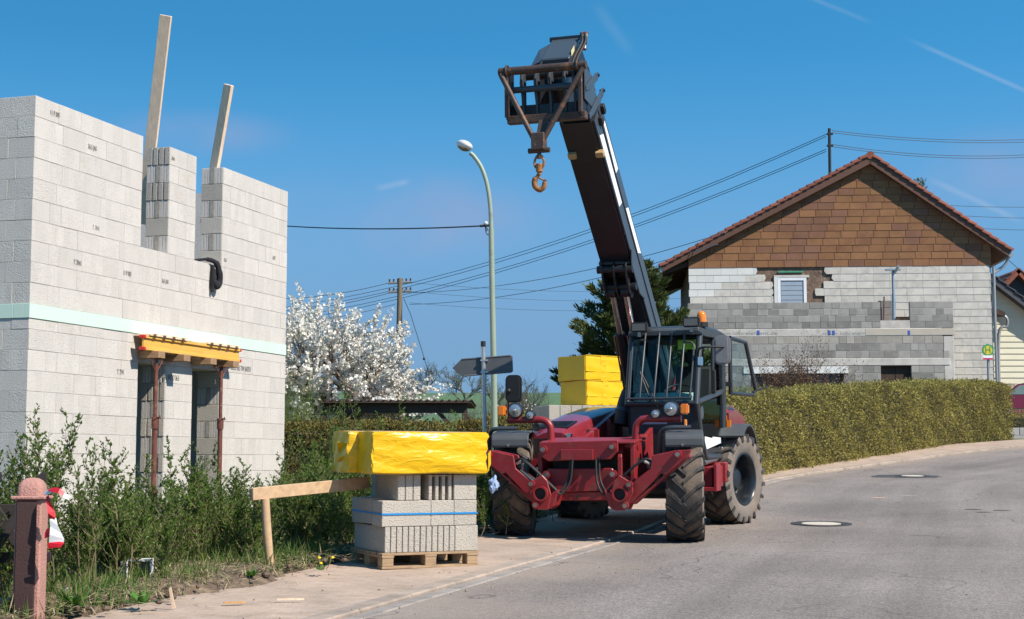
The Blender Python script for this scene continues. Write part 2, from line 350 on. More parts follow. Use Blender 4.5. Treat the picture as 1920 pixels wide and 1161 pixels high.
M_kerb = pm('kerb_stone', (0.31, 0.248, 0.2), 0.9, var=0.2, scale=5, bump=0.3, bscale=60, rnd=0.14, dirt=((0.40, 0.31, 0.25), 0.45, 0.65, 3))
kb = MB().bx(-0.095, 0.095, -0.495, 0.495, -0.12, 0.0).mesh('kerb_stone', M_kerb, bevel=0.012)
M_sett = pm('gutter_sett', (0.27, 0.235, 0.21), 0.9, var=0.2, scale=5, bump=0.3, bscale=60, rnd=0.14)
gb = MB().bx(-0.07, 0.07, -0.16, 0.16, -0.1, 0.0).mesh('gutter_sett', M_sett, bevel=0.01)
s = s_of_y(6)
while s < s_of_y(46):
    p, a = on_edge(s, -0.215)
    p2, _ = on_edge(s + 0.5, -0.215); a = math.atan2(-(p2-p).x, (p2-p).y); sl_ = math.atan2((p2-p).z, 0.5)
    inst('kerb_stone', kb, pavement, (p.x, p.y, p.z + 0.037 + random.uniform(-.004, .004)), (sl_, 0, a)); s += 1.0
s = s_of_y(8)
while s < s_of_y(32):
    p, a = on_edge(s, -0.045); p2, _ = on_edge(s + 0.3, -0.045); a = math.atan2(-(p2-p).x, (p2-p).y); sl_ = math.atan2((p2-p).z, 0.3)
    inst('gutter_sett', gb, pavement, (p.x, p.y, p.z + 0.012 + random.uniform(-.004, .004)), (sl_, 0, a)); s += 0.33
# bare earth verge beside the pavement
M_earth = pm('verge_earth', (0.12, 0.082, 0.055), 1.0, var=0.35, scale=6, bump=0.9, bscale=30, dirt=((0.26, 0.19, 0.12), 0.5, 0.72, 9))
e = MB(); us = [-5.0, -3.6, -2.9, -2.5, -2.2, -1.95, -1.75, -1.62]; n = 0; rr_ = random.Random(11)
sv = [s_of_y(6) + 0.18 * i for i in range(int((s_of_y(30) - s_of_y(6)) / 0.18))]
for s in sv:
    for u in us:
        w = rr_.uniform(-.05, .05); p, _ = on_edge(s + rr_.uniform(-.05, .05), u + w + (-0.15 * math.sin(s * 1.7) if u > -2.4 else 0))
        h = 0.04 + (0.10 if -2.6 < u < -1.8 else 0.05 if u <= -2.6 else 0) + rr_.uniform(-.03, .035); e.v.append((p.x, p.y, p.z + (h if u < -1.65 else 0.0)))
for j in range(len(sv)-1):
    for i in range(len(us)-1): a = j*len(us)+i; e.f.append((a, a+1, a+len(us)+1, a+len(us)))
verge = e.build('verge', M_earth, None, smooth=50, raw=True); tag(verge, kind='structure')
# ============================================================ unfinished block building on the left
def blockmat(name, col, rnd=0.05, strips=0.05, pit=0.75, dirt=((0.42, 0.36, 0.29), 0.6, 0.78, 2.2, 0.5)):
    m = pm(name, col, 0.95, var=0.05, scale=3, bump=0, rnd=rnd, dirt=dirt, spec=0.2)
    nt = m.node_tree; N = nt.nodes; L = nt.links; b = N['Principled BSDF']; src = b.inputs['Base Color'].links[0].from_socket
    tc = N.new('ShaderNodeTexCoord'); oi = N.new('ShaderNodeObjectInfo')
    of = N.new('ShaderNodeVectorMath'); of.operation = 'MULTIPLY_ADD'; of.inputs[1].default_value = (13, 17, 19)
    L.new(oi.outputs['Random'], of.inputs[0]); L.new(tc.outputs['Object'], of.inputs[2])
    # vertical moulding zones of each block
    mp = N.new('ShaderNodeMapping'); mp.inputs['Scale'].default_value = (8.1, 0.01, 0.01); L.new(of.outputs[0], mp.inputs['Vector'])
    wn = N.new('ShaderNodeTexVoronoi'); wn.inputs['Scale'].default_value = 1.0; wn.inputs['Randomness'].default_value = 0.35; L.new(mp.outputs['Vector'], wn.inputs['Vector'])
    sp = N.new('ShaderNodeSeparateColor'); L.new(wn.outputs['Color'], sp.inputs['Color'])
    r = N.new('ShaderNodeMapRange'); r.inputs['To Min'].default_value = 1 - strips; r.inputs['To Max'].default_value = 1 + strips; L.new(sp.outputs[0], r.inputs['Value'])
    # pumice pores
    pv = N.new('ShaderNodeTexNoise'); pv.inputs['Scale'].default_value = 75; pv.inputs['Detail'].default_value = 3; L.new(of.outputs[0], pv.inputs['Vector'])
    pr = N.new('ShaderNodeMapRange'); pr.inputs['From Min'].default_value = 0.3; pr.inputs['From Max'].default_value = 0.47; pr.inputs['To Min'].default_value = 0.72; pr.inputs['To Max'].default_value = 1.0; L.new(pv.outputs['Fac'], pr.inputs['Value'])
    k = N.new('ShaderNodeMath'); k.operation = 'MULTIPLY'; L.new(r.outputs['Result'], k.inputs[0]); L.new(pr.outputs['Result'], k.inputs[1])
    s = N.new('ShaderNodeVectorMath'); s.operation = 'SCALE'; L.new(src, s.inputs[0]); L.new(k.outputs[0], s.inputs['Scale']); L.new(s.outputs[0], b.inputs['Base Color'])
    bp = N.new('ShaderNodeBump'); bp.inputs['Strength'].default_value = pit; bp.inputs['Distance'].default_value = 0.012; L.new(pv.outputs['Fac'], bp.inputs['Height']); L.new(bp.outputs['Normal'], b.inputs['Normal'])
    return m
M_pumice = blockmat('pale_pumice_block', (0.545, 0.515, 0.482), 0.03, 0.045)
M_pumice_d = blockmat('rough_grey_block_end', (0.46, 0.425, 0.375), 0.1, 0.1, 1.0)
M_mortar = pm('thin_mortar', (0.46, 0.43, 0.395), 0.95, var=0.1)
M_grout = pm('grey_mortar_pour', (0.3, 0.275, 0.24), 0.9, var=0.25, scale=9, bump=0.4, bscale=30)
M_ins = pm('mint_insulation', (0.53, 0.68, 0.585), 0.95, var=0.03, scale=3, spec=0.1)
M_stamp = pm('stamp_ink', (0.17, 0.16, 0.15), 0.9, var=0.3, scale=30)
BA = math.atan2(.9569, .2904); B0 = Vector((-5.83, 18.6, 0))
bld = empty('block_building', (B0.x, B0.y, 0), BA)
tag(bld, 'unfinished house of pale pumice blocks with mint green insulation band', 'building')
TH_ = 0.365; ZT = 5.93; LEN = 7.2; LS = 4.2
_bm = {}
def block(L_, H_, x, y, z, along='x', m=None, D=TH_):
    """lay one block with its lower left outer corner at x,y,z"""
    m = m or M_pumice
    key = (round(L_, 2), round(H_, 2), m.name, round(D, 2))
    if key not in _bm:
        g = 0.0014; _bm[key] = MB().bx(g, L_-g, 0, D, 0.001, H_-0.0022).mesh('block', m, bevel=0.0028)
    if along == 'x': return inst('block', _bm[key], bld, (x, y + random.uniform(-.004, .0025), z))
    return inst('block', _bm[key], bld, (x + D + random.uniform(-.0025, .0025), y, z), (0, 0, math.pi/2))
OPEN = [(2.54, 3.29), (4.06, 4.91)]
def courses():
    z = ZT; out = []
    for k in range(10): z -= 0.256; out.append((z, .256, 'up', k))
    zb = z - 0.18; out.append((zb, .18, 'band', 0)); z = zb - 0.13; out.append((z, .13, 'half', 0))
    for k in range(12): z -= 0.25; out.append((z, .25, 'low', k))
    return out
CRS = courses()
def fill(a, b, off):
    cuts = [a]; x = a - off if off else a
    while True:
        x += 0.5
        if x >= b - 0.10: break
        if x > a + 0.10: cuts.append(x)
    cuts.append(b); return [(cuts[i], cuts[i+1]) for i in range(len(cuts)-1)]
for ci, (z, h, kind, k) in enumerate(CRS):
    if kind == 'band':
        continue
    odd = ci % 2
    spans = [(0.0, LEN)]
    if (kind == 'up' and k < 6) or (kind == 'low' and k >= 1): spans = [(0, OPEN[0][0]), (OPEN[0][1], OPEN[1][0]), (OPEN[1][1], LEN)]
    for si, (a, b) in enumerate(spans):
        a0 = a
        if a == 0 and odd: a0 = TH_
        for (p, q) in fill(a0, b, 0.25 if odd else 0): block(q-p, h, p, 0, z)
    ys0 = 0.0 if odd else TH_
    for (p, q) in fill(ys0, LS, 0.25 if odd else 0): block(q-p, h, 0, p, z, 'y')
def core(name, x0, x1, y0, y1, z0, z1):
    i = 0.007; return MB().bx(x0+i, x1-i, y0+i, y1-i, z0, z1-i).build(name, M_mortar, bld)
for a, b in [(0, OPEN[0][0]), OPEN[0], (OPEN[0][1], OPEN[1][0]), OPEN[1], (OPEN[1][1], LEN)]:
    op = (a, b) in OPEN
    core('mortar_bed', a, b, 0, TH_, 0.2 if not op else 2.84, ZT if not op else ZT - 1.536)
core('mortar_bed', 0, TH_, TH_, LS, 0.2, ZT)
# insulation band at the floor slab, slightly proud, in boards
zb = CRS[10][0]
for a, b in [(-0.012, 1.25), (1.252, 2.5), (2.502, 3.75), (3.752, 5.0), (5.002, 6.25), (6.252, LEN)]: MB().bx(a, b, -0.012, 0.08, zb+.004, zb+.178).build('insulation_board', M_ins, bld, bevel=0.003)
for a, b in [(0.0805, 0.22), (0.223, 1.45), (1.453, LS)]: MB().bx(-0.012, 0.068, a, b, zb+.004, zb+.178).build('insulation_board', M_ins, bld, bevel=0.003)
MB().bx(0.3, LEN-0.1, 0.1, LS, zb-.02, zb+.17).build('floor_slab', M_mortar, bld)
# far walls behind, so that the shell is closed
MB().bx(LEN-TH_, LEN-.002, TH_+.002, LS, 0.2, ZT-.01).build('end_wall', M_pumice, bld)
# --- reveals: ribbed and flat block ends
def rev_rib(h):
    g = MB()
    for y0, y1 in [(0.002, .075), (.1, .165), (.19, .255), (.28, .363)]: g.bx(-0.02, 0.001, y0, y1, 0.002, h-.004)
    g.bx(-0.004, 0.0005, 0.004, .36, 0.003, h-.005); return g.mesh('block_end', M_pumice_d, bevel=0.004)
def rev_slot(h):
    g = MB()
    for y0, y1 in [(0.002, .045), (.052, .09), (.097, .14), (.225, .262), (.268, .31), (.316, .363)]: g.bx(-0.012, 0.001, y0, y1, 0.002, h-.004)
    return g.mesh('block_end', M_pumice, bevel=0.003)
def rev_flat(h): return MB().bx(-0.014, 0.001, 0.002, .363, 0.002, h-.004).mesh('block_end', M_pumice_d, bevel=0.005)
RR, RS, RF = rev_rib(.25), rev_slot(.25), rev_flat(.25)
GR = MB().bx(-0.016, 0.002, .142, .222, .002, .246).mesh('mortar_infill', M_grout, bevel=.004)
for oi_, (xr, seqU, seqL) in enumerate([(OPEN[0][1], 'RSRSFS', 'SRSRSRSRSRS'), (OPEN[1][1], 'SFSFSF', 'FSFSFSFSFSF')]):
    zz = ZT
    for c in seqU:
        zz -= .256; me = {'R': RR, 'S': RS, 'F': RF}[c]; inst('block_end', me, bld, (xr, 0.001, zz), (0, 0, 0), (1, 1, 1.024))
        if c == 'S': inst('mortar_infill', GR, bld, (xr, 0, zz), (0, 0, 0), (1, 1, 1.024))
    zz = CRS[12][0]
    for c in seqL:
        zz -= .25; me = {'R': RR, 'S': RS, 'F': RF}[c]; inst('block_end', me, bld, (xr, 0.001, zz))
        if c == 'S': inst('mortar_infill', GR, bld, (xr, 0, zz))
# block stamps printed on the faces
for px, py, txt, sz in [(88, 214, '11 P 005', .075), (161, 277, '36.5 JAS', .075), (172, 428, '7 .7041', .07), (139, 493, '7 .7041', .075), (233, 513, '11 P 005', .075), (305, 528, '36.5 JAS', .07), (510, 484, 'JAST', .07), (418, 488, '36.5', .065), (225, 698, '7 .TW', .08), (450, 691, 'HBL02 36.5 TW JASTO', .09), (320, 708, 'HBL JASTO 36.5', .085), (405, 717, '36.5', .08), (315, 298, '.7041', .06)]:
    k = (px-960)/FPX; t = (18.6*k+5.83)/(.2904-.9569*k); P = at(px, py, 18.6 + .9569*t)
    me = text_mesh(txt, sz, M_stamp, 0.001); o = inst('block_stamp', me, bld, (t, -0.006, P.z), (math.pi/2, 0, 0), (0.8, 1.25, 1))
# --- timber props, beam and planks
M_plank = pm('pale_plank', (0.74, 0.56, 0.40), 0.75, var=0.14, scale=3, stretch=(9, 9, 0.8), bump=0.1, bscale=30, dirt=((0.4, 0.26, 0.16), 0.6, 0.8, 4))
M_timber = pm('brown_timber', (0.30, 0.18, 0.10), 0.8, var=0.25, scale=4, stretch=(8, 1, 8), bump=0.15, bscale=40)
M_beam = pm('yellow_formwork_beam', (0.68, 0.38, 0.07), 0.55, var=0.14, scale=2, stretch=(0.8, 8, 10), dirt=((0.5, 0.36, 0.2), 0.55, 0.75, 3))
M_redcap = pm('red_plastic_cap', (0.5, 0.012, 0.015), 0.45, var=0.1)
M_rust = pm('rusty_red_steel', (0.12, 0.035, 0.025), 0.7, var=0.3, scale=8, bump=0.1, bscale=60, dirt=((0.22, 0.11, 0.06), 0.5, 0.7, 10))
def plank(x0, y0, p0, p1, w, label, wid, th):
    a, b = Vector(p0), Vector(p1); d = (b-a).normalized(); Lh = (b-a).length
    side = Vector((math.cos(wid), math.sin(wid), 0)); side = (side - d*side.dot(d)).normalized(); nrm = d.cross(side)
    g = MB(); vs = []
    for t in (0, Lh):
        for su, sn in ((-1,-1),(1,-1),(1,1),(-1,1)): vs.append(d*t + side*su*w/2 + nrm*sn*th/2)
    g.add(vs, [(0,1,2,3),(4,5,6,7),(0,1,5,4),(1,2,6,5),(2,3,7,6),(3,0,4,7)])
    o = g.build('timber_plank', M_plank, None, bevel=.004); o.location = a; tag(o, label, 'plank', 'bracing planks standing above the block wall'); return o
plank(0, 0, at(266, 420, 22.6), at(311, 29, 21.7), .17, 'long pale plank leaning up from the block wall, the taller of two', -0.15, .055)
plank(0, 0, at(384, 420, 24.0), at(429, 159, 23.4), .15, 'shorter pale plank leaning up from the right window gap of the block wall', -0.5, .07)
def wl(t, y, z): return Vector((B0.x, B0.y, 0)) + Matrix.Rotation(BA, 3, 'Z') @ Vector((t, y, z))
beam = empty('formwork_beam', wl(2.28, -.2, 2.955), BA); tag(beam, 'yellow timber formwork beam with red end caps held against the block wall', 'beam')
BL = 2.86
MB().bx(0.03, BL-.03, -.04, .04, .16, .2).build('flange', M_beam, beam, bevel=.004)
MB().bx(0.03, BL-.03, -.04, .04, 0, .04).build('flange', M_beam, beam, bevel=.004)
MB().bx(0.035, BL-.035, -.014, .014, .04, .16).build('web', M_beam, beam)
for x in (0, BL-.05):
    MB().bx(x, x+.05, -.043, .043, .157, .203).bx(x, x+.05, -.043, .043, -.003, .043).build('end_cap', M_redcap, beam, bevel=.006)
for i, (a, b) in enumerate([(.12, 1.15), (1.75, 2.75)]):
    o = MB().bx(0, b-a, -.06, .19, 0, .018).build('formwork_board', M_plank, None); o.location = wl(2.28 + a, -.2, 3.157); o.rotation_euler = (0, 0, BA)
    tag(o, ['thin board on the left end of the yellow beam', 'thin board on the right end of the yellow beam'][i], 'board', 'formwork boards on the beam')
    for q in range(4):
        MB().bx(.08 + q*.26, .16 + q*.26, -.10, .17, .0185, .03).build('batten', M_plank, o)
for i, px in enumerate((262, 311, 362, 405)):
    k = (px-960)/FPX; t = (18.6*k+5.83)/(.2904-.9569*k)
    o = MB().bx(-.09, .09, -.13, .32, 0, .095).build('cross_timber', M_timber, None, bevel=.005); o.location = wl(t, -.2, 2.857); o.rotation_euler = (0, 0, BA)
    tag(o, ['brown timber stub at the left end under the yellow beam', 'second brown timber stub under the yellow beam', 'third brown timber stub under the yellow beam', 'brown timber stub at the right end under the yellow beam'][i], 'timber', 'timber stubs under the beam')
for i, px in enumerate((263, 387)):
    k = (px-960)/FPX; t = (18.6*k+5.83)/(.2904-.9569*k); B = wl(t, -.24, 0); z0 = gz(B.x, B.y) + .0
    pr = empty('steel_prop', (B.x, B.y, z0), BA); tag(pr, ['rusty steel prop under the left end of the yellow beam', 'rusty steel prop under the right end of the yellow beam'][i], 'prop', 'steel props under the beam')
    H = 2.855 - z0; zc = H * .62
    MB().cyl((0,0,.008), (0,0,zc), .035, n=14).build('outer_tube', M_rust, pr, smooth=40)
    MB().cyl((0,0,zc-.2), (0,0,H-.008), .027, n=14).build('inner_tube', M_rust, pr, smooth=40)
    cl = MB().cyl((0,0,zc-.11), (0,0,zc+.05), .048, n=14).build('thread_collar', M_rust, pr, smooth=40)
    MB().tube(bez([(-.09, -.02, zc+.02), (-.03, -.05, zc+.05), (.05, -.05, zc+.03), (.1, -.01, zc+.07)], 5), .008, 6).build('handle', M_rust, cl, smooth=60)
    MB().bx(-.07, .07, -.07, .07, H-.008, H).build('head_plate', M_rust, pr)
    MB().bx(-.07, .07, -.07, .07, 0, .008).build('foot_plate', M_rust, pr)
    for s_ in (-1, 1):
        MB().tube([(.0, s_*.0, H-.2), (s_*.16, 0.0, H-.02)], .01, 6).build('head_brace', M_rust, pr)
# black jacket over the wall edge
M_cloth = pm('black_cloth', (0.012, 0.012, 0.016), 0.9, var=0.3, scale=12)
k = (393-960)/FPX; t = (18.6*k+5.83)/(.2904-.9569*k)
g = MB(); zz = ZT - 1.536
g.tube(bez([(t-.3, .12, zz+.03), (t-.14, .0, zz+.06), (t+.0, -.07, zz+.02), (t+.05, -.1, zz-.12), (t+.07, -.09, zz-.26), (t+.0, -.08, zz-.33), (t-.06, -.07, zz-.24), (t-.05, -.06, zz-.08)], 6), [.022]*6 + [.034]*6 + [.045]*6 + [.052]*6 + [.055]*6 + [.048]*6 + [.036]*7, 10)
g.tube(bez([(t-.04, -.04, zz-.02), (t-.05, -.05, zz-.2), (t-.06, -.05, zz-.42)], 6), [.03]*6+[.045]*4+[.03]*3, 8)
jk = g.build('black_jacket', M_cloth, None, smooth=60); jk.location = B0; jk.rotation_euler = (0, 0, BA)
tag(jk, 'black jacket hanging over the sill of the right window gap in the block wall', 'jacket')
# ============================================================ telehandler
# local axes: x to the right of the picture, y to the rear, z up; origin on the ground under the front axle
M_red = pm('maroon_paint', (0.235, 0.017, 0.022), 0.42, var=0.14, scale=3, bump=0.03, bscale=50, spec=0.5, dirt=[((0.24, 0.11, 0.08), 0.52, 0.8, 5, 0.5), ((0.06, 0.03, 0.022), 0.57, 0.7, 7, 0.75), ((0.34, 0.2, 0.17), 0.69, 0.73, 26, 0.8)])
M_hood = pm('maroon_hood_paint', (0.22, 0.02, 0.03), 0.33, var=0.06, scale=2, coat=0.6, dirt=((0.33, 0.17, 0.15), 0.5, 0.9, 3, 0.5))
M_anth = pm('anthracite_paint', (0.035, 0.042, 0.05), 0.38, var=0.15, scale=3, dirt=((0.12, 0.11, 0.1), 0.6, 0.8, 5, 0.5))
M_boomp = pm('boom_black_paint', (0.013, 0.014, 0.018), 0.42, var=0.2, scale=2, dirt=((0.045, 0.04, 0.04), 0.58, 0.8, 4, 0.6))
M_boomside = pm('boom_slate_paint', (0.05, 0.06, 0.072), 0.36, var=0.1, scale=2, dirt=((0.1, 0.1, 0.1), 0.6, 0.8, 6, 0.5))
M_plastic = pm('grey_mudguard_plastic', (0.055, 0.06, 0.066), 0.6, var=0.12, scale=6, dirt=((0.16, 0.145, 0.13), 0.55, 0.8, 5, 0.5))
M_tyre = pm('dusty_tyre_rubber', (0.062, 0.054, 0.048), 0.92, var=0.25, scale=5, bump=0.2, bscale=40, dirt=((0.21, 0.15, 0.11), 0.42, 0.72, 3.2, 0.85))
M_lug = pm('tyre_lug_rubber', (0.03, 0.028, 0.028), 0.75, var=0.25, scale=8, bump=0.15, bscale=40, dirt=((0.15, 0.115, 0.09), 0.5, 0.8, 6, 0.7))
M_side = pm('tyre_sidewall_rubber', (0.15, 0.13, 0.115), 0.85, var=0.2, scale=6, dirt=((0.22, 0.165, 0.125), 0.42, 0.7, 4, 0.8))
M_black = pm('black_rubber', (0.012, 0.012, 0.013), 0.6, var=0.2)
M_chrome = pm('chrome', (0.75, 0.75, 0.76), 0.12, 1.0, var=0.03)
M_steel = pm('bare_steel', (0.36, 0.33, 0.3), 0.4, 0.9, var=0.2, scale=12, dirt=((0.2, 0.11, 0.06), 0.55, 0.75, 20))
M_rustbar = pm('worn_rusty_steel', (0.075, 0.048, 0.038), 0.55, 0.25, var=0.35, scale=9, bump=0.2, bscale=40, dirt=[((0.25, 0.11, 0.05), 0.55, 0.72, 8), ((0.36, 0.32, 0.29), 0.64, 0.74, 14)])
M_hookm = pm('orange_rust_hook', (0.36, 0.15, 0.045), 0.7, 0.2, var=0.35, scale=25, bump=0.3, bscale=60, dirt=((0.13, 0.07, 0.05), 0.5, 0.65, 20))
M_white = pm('white_film', (0.78, 0.79, 0.8), 0.4, var=0.02)
M_amber = pm('amber_lens', (0.75, 0.2, 0.01), 0.15, var=0.05, coat=0.5)
M_lens = pm('lamp_lens', (0.42, 0.43, 0.44), 0.16, 0.6, var=0.25, scale=30)
M_hivis = pm('hi_vis_sunblind', (0.55, 0.75, 0.05), 0.6, var=0.05)
M_seat = pm('seat_fabric', (0.02, 0.02, 0.023), 0.85, var=0.2)
M_dash = pm('grey_green_dash', (0.30, 0.38, 0.36), 0.7, var=0.1)
M_blueg = glassmat('cab_glass', (0.85, 0.96, 0.94), 0.015, 0.95, 1.12)
M_clear = glassmat('open_door_glass', (0.8, 0.93, 0.9), 0.0, 0.85, 1.05)
M_darkin = pm('cab_lining', (0.02, 0.02, 0.024), 0.9)
PHI = math.radians(19)
TLO = Vector((1.035, 18.592, 0.539))
tl = empty('telehandler', TLO, rot=(math.radians(1.6), 0, -PHI)); tl.rotation_mode = 'XYZ'
tag(tl, 'maroon telehandler with raised black boom and lifting hook parked at the roadside', 'telehandler')
def P(name, g, m, par=None, **k): return g.build(name, m, par or tl, **k)
# ---- wheels
RT, WT = 0.62, 0.43
def tyre_mesh():
    prof = [(.33, -.17), (.36, -.20), (.46, -.215), (.54, -.212), (.575, -.195), (.588, -.12), (.592, 0), (.588, .12), (.575, .195), (.54, .212), (.46, .215), (.36, .20), (.33, .17)]
    g = MB().lathe(prof, (0,0,0), (1,0,0), 56); return g.mesh('tyre', [M_tyre, M_side], smooth=50)
def lug_mesh():
    g = MB()
    for s in (-1, 1):
        for i in range(20):
            a0 = 2*math.pi*(i + (0.5 if s > 0 else 0))/20
            # curved bar from centre line to shoulder then down the sidewall
            st = [(-.012*s if 0 else s*-0.015, 0.0, .592, .62), (s*.075, .085, .591, .62), (s*.15, .155, .585, .617), (s*.213, .195, .56, .604), (s*.221, .205, .52, .548)]
            ring = []
            for (x, da, ri, ro) in st:
                w = .052 if abs(x) < .2 else .06
                q = []
                for aa, r in ((-w/2/.6, ri-.02), (w/2/.6, ri-.02), (w*.38/.6, ro), (-w*.38/.6, ro)):
                    a = a0 - da/.6*0.95 + aa
                    q.append((x + (0.004*s if x*s > .2 else 0), math.cos(a)*r, math.sin(a)*r))
                ring.append(q)
            b = len(g.v)
            for q in ring: g.v += q
            for j in range(len(ring)-1):
                for k in range(4): g.f.append((b+j*4+k, b+j*4+(k+1)%4, b+(j+1)*4+(k+1)%4, b+(j+1)*4+k))
            g.f.append((b, b+1, b+2, b+3)); e_ = b+(len(ring)-1)*4; g.f.append((e_+3, e_+2, e_+1, e_))
    return g.mesh('tread', M_lug)
def rim_mesh():
    g = MB()
    g.lathe([(.335, .175), (.35, .19), (.352, .2), (.335, .203), (.318, .185), (.30, .12), (.29, .02), (.285, -.02), (.20, -.03), (.16, .0), (.15, .05), (.12, .09), (.06, .1), (.001, .1)], (0,0,0), (1,0,0), 40)
    g.lathe([(.29, .02), (.30, -.12), (.335, -.175), (.35, -.19)], (0,0,0), (1,0,0), 40)
    for k in range(8):
        a = 2*math.pi*k/8; g.cyl((-.03, .2*math.cos(a)*1.12, .2*math.sin(a)*1.12), (0.0, .2*math.cos(a)*1.12, .2*math.sin(a)*1.12), .016, n=6)
    return g.mesh('wheel', pm('dark_rim_paint', (0.016, 0.02, 0.026), 0.3, var=0.2, scale=6, dirt=((0.09, 0.075, 0.06), 0.58, 0.75, 6, 0.7)), smooth=35)
TY, LG, RM = tyre_mesh(), lug_mesh(), rim_mesh()
for p in TY.polygons:
    p.material_index = 1 if abs(p.normal.x) > 0.75 else 0
M_letter = pm('sidewall_lettering', (0.25, 0.19, 0.15), 0.8, var=0.2)
def sidewall_text(par):
    for txt, mid, r in (('MICHELIN', 55, .49), ('POWER CL', -38, .49), ('MICHELIN', 190, .49), ('POWER CL', 112, .49)):
        g = MB(); n = len(txt)
        for i, ch in enumerate(txt):
            if ch == ' ': continue
            me = text_mesh(ch, .085, M_letter, .0012); a = math.radians(mid - (i-(n-1)/2)*7.6)
            # glyph plane: outward face +x, up = radial
            up = Vector((0, math.cos(a), math.sin(a))); ri = Vector((0, math.sin(a), -math.cos(a)))
            Mx = Matrix(((ri.x, up.x, 1), (ri.y, up.y, 0), (ri.z, up.z, 0)))
            for v in me.vertices: v.co = Mx @ v.co + up*r + Vector((.2165, 0, 0))
            b = len(g.v); g.v += [tuple(v.co) for v in me.vertices]; g.f += [tuple(b+k for k in p.vertices) for p in me.polygons]; bpy.data.meshes.remove(me)
        o = g.build('sidewall_lettering', M_letter, par, raw=True); o['kind'] = 'stuff'
LW = 2.85
for x, y, st in ((1.05, 0, 13), (-1.05, 0, 13), (1.05, LW, -15), (-1.05, LW, -15)):
    w = inst('wheel', RM, tl, (x, y, RT*.985), (0, 0, math.radians(st) + (math.pi if x < 0 else 0)))
    inst('tyre', TY, w); tr = inst('tread', LG, w); tr['kind'] = 'stuff'
    if x > 0 and y > 0: sidewall_text(w)
# ---- chassis
P('chassis', MB().bx(-.43, .43, -.35, 4.0, .5, .92), M_red, bevel=.02)
P('front_axle', MB().cyl((-.85, 0, .6), (.85, 0, .6), .09).bx(-.2, .2, -.16, .16, .45, .75), M_black, smooth=40)
P('rear_axle', MB().cyl((-.85, LW, .6), (.85, LW, .6), .09).bx(-.2, .2, LW-.16, LW+.16, .45, .75), M_black, smooth=40)
P('belly_pan', MB().bx(-.9, .9, .75, 2.1, .45, .85).bx(-.85, .85, 3.45, 4.3, .5, 1.2), M_black, bevel=.02)
# front cross structure
def plate(name, poly, y0, y1, m=M_red, bv=.008, par=None): return P(name, MB().prism(poly, 'y', y0, y1), m, par, bevel=bv)
ub = plate('front_crossbeam', [(-.52, 1.17), (.43, 1.19), (.43, 1.06), (.34, .97), (-.42, .95), (-.52, 1.02)], -.67, -.64)
P('beam_plate', MB().bx(-.25, .14, -.7, -.671, .965, 1.085), M_red, ub, bevel=.004)
M_bolt = M_steel
def rrect(x0, x1, z0, z1, r, n=5):
    out = []
    for cx, cz, a0 in ((x1-r, z1-r, 0), (x0+r, z1-r, 90), (x0+r, z0+r, 180), (x1-r, z0+r, 270)):
        for k in range(n+1): a = math.radians(a0 + 90*k/n); out.append((cx + r*math.cos(a), cz + r*math.sin(a)))
    return out
def bolt(par, x, y, z, r=.045, m=M_red):
    P('pin_boss', MB().cyl((x, y, z), (x, y-.04, z), r, n=18), m, par, smooth=40)
    P('pin_head', MB().cyl((x, y-.04, z), (x, y-.062, z), r*.58, n=10), M_bolt, par, smooth=30)
for x, z in ((-.46, 1.085), (.37, 1.115)): bolt(ub, x, -.671, z)
P('crossbeam_top', MB().prism([(-.64, 1.17), (-.1, 1.215), (-.1, 1.19), (-.64, 1.15)], 'x', -.5, .62), M_red, bevel=.004)
mbm = plate('lower_crossbeam', [(-.44, .86), (.34, .87), (.40, .8), (.36, .61), (-.38, .59), (-.46, .72)], -.62, -.58)
for x, z in ((-.44, .79), (.36, .8)): bolt(mbm, x, -.621, z, .05)
plate('bottom_bumper', [(-.40, .59), (.36, .60), (.33, .5), (-.37, .49)], -.6, -.3)
P('cradle_back', MB().bx(-.45, .45, -.36, -.3, .85, 1.15), M_boomp)
for x0, x1 in ((-.55, -.5), (.41, .46)): P('cheek_plate', MB().prism([(-.63, .6), (-.63, 1.0), (-.5, 1.18), (.45, 1.2), (.9, 1.32), (.9, .6)], 'x', x0, x1), M_red, bevel=.006)
rc = P('side_bracket', MB().prism([(-.62, .7), (-.62, 1.17), (-.1, 1.17), (.1, .95), (.1, .7)], 'x', .56, .61), M_red, bevel=.006)
P('bracket_pipe', MB().cyl((.42, -.45, 1.13), (.62, -.45, 1.13), .055, n=16).cyl((.56, -.45, .8), (.56, -.45, 1.13), .03), M_red, smooth=40)
P('bracket_hole', MB().cyl((.60, -.42, .93), (.6125, -.42, .93), .06, n=16), M_black)
# boom cradle side walls going back between hood and cab
P('cradle_wall', MB().prism([(-.25, .9), (-.25, 1.2), (.6, 1.22), (2.6, 1.66), (3.9, 1.95), (3.9, .9)], 'x', -.36, -.30), M_red, bevel=.006)
P('cradle_wall', MB().prism([(-.25, .9), (-.25, 1.2), (.9, 1.22), (2.6, 1.55), (3.9, 1.95), (3.9, .9)], 'x', .27, .32), M_red, bevel=.006)
for y in (.9, 1.5, 2.1): P('cradle_rib', MB().bx(-.2995, -.25, y, y+.06, .93, 1.24 + (y-.6)*.21), M_red)
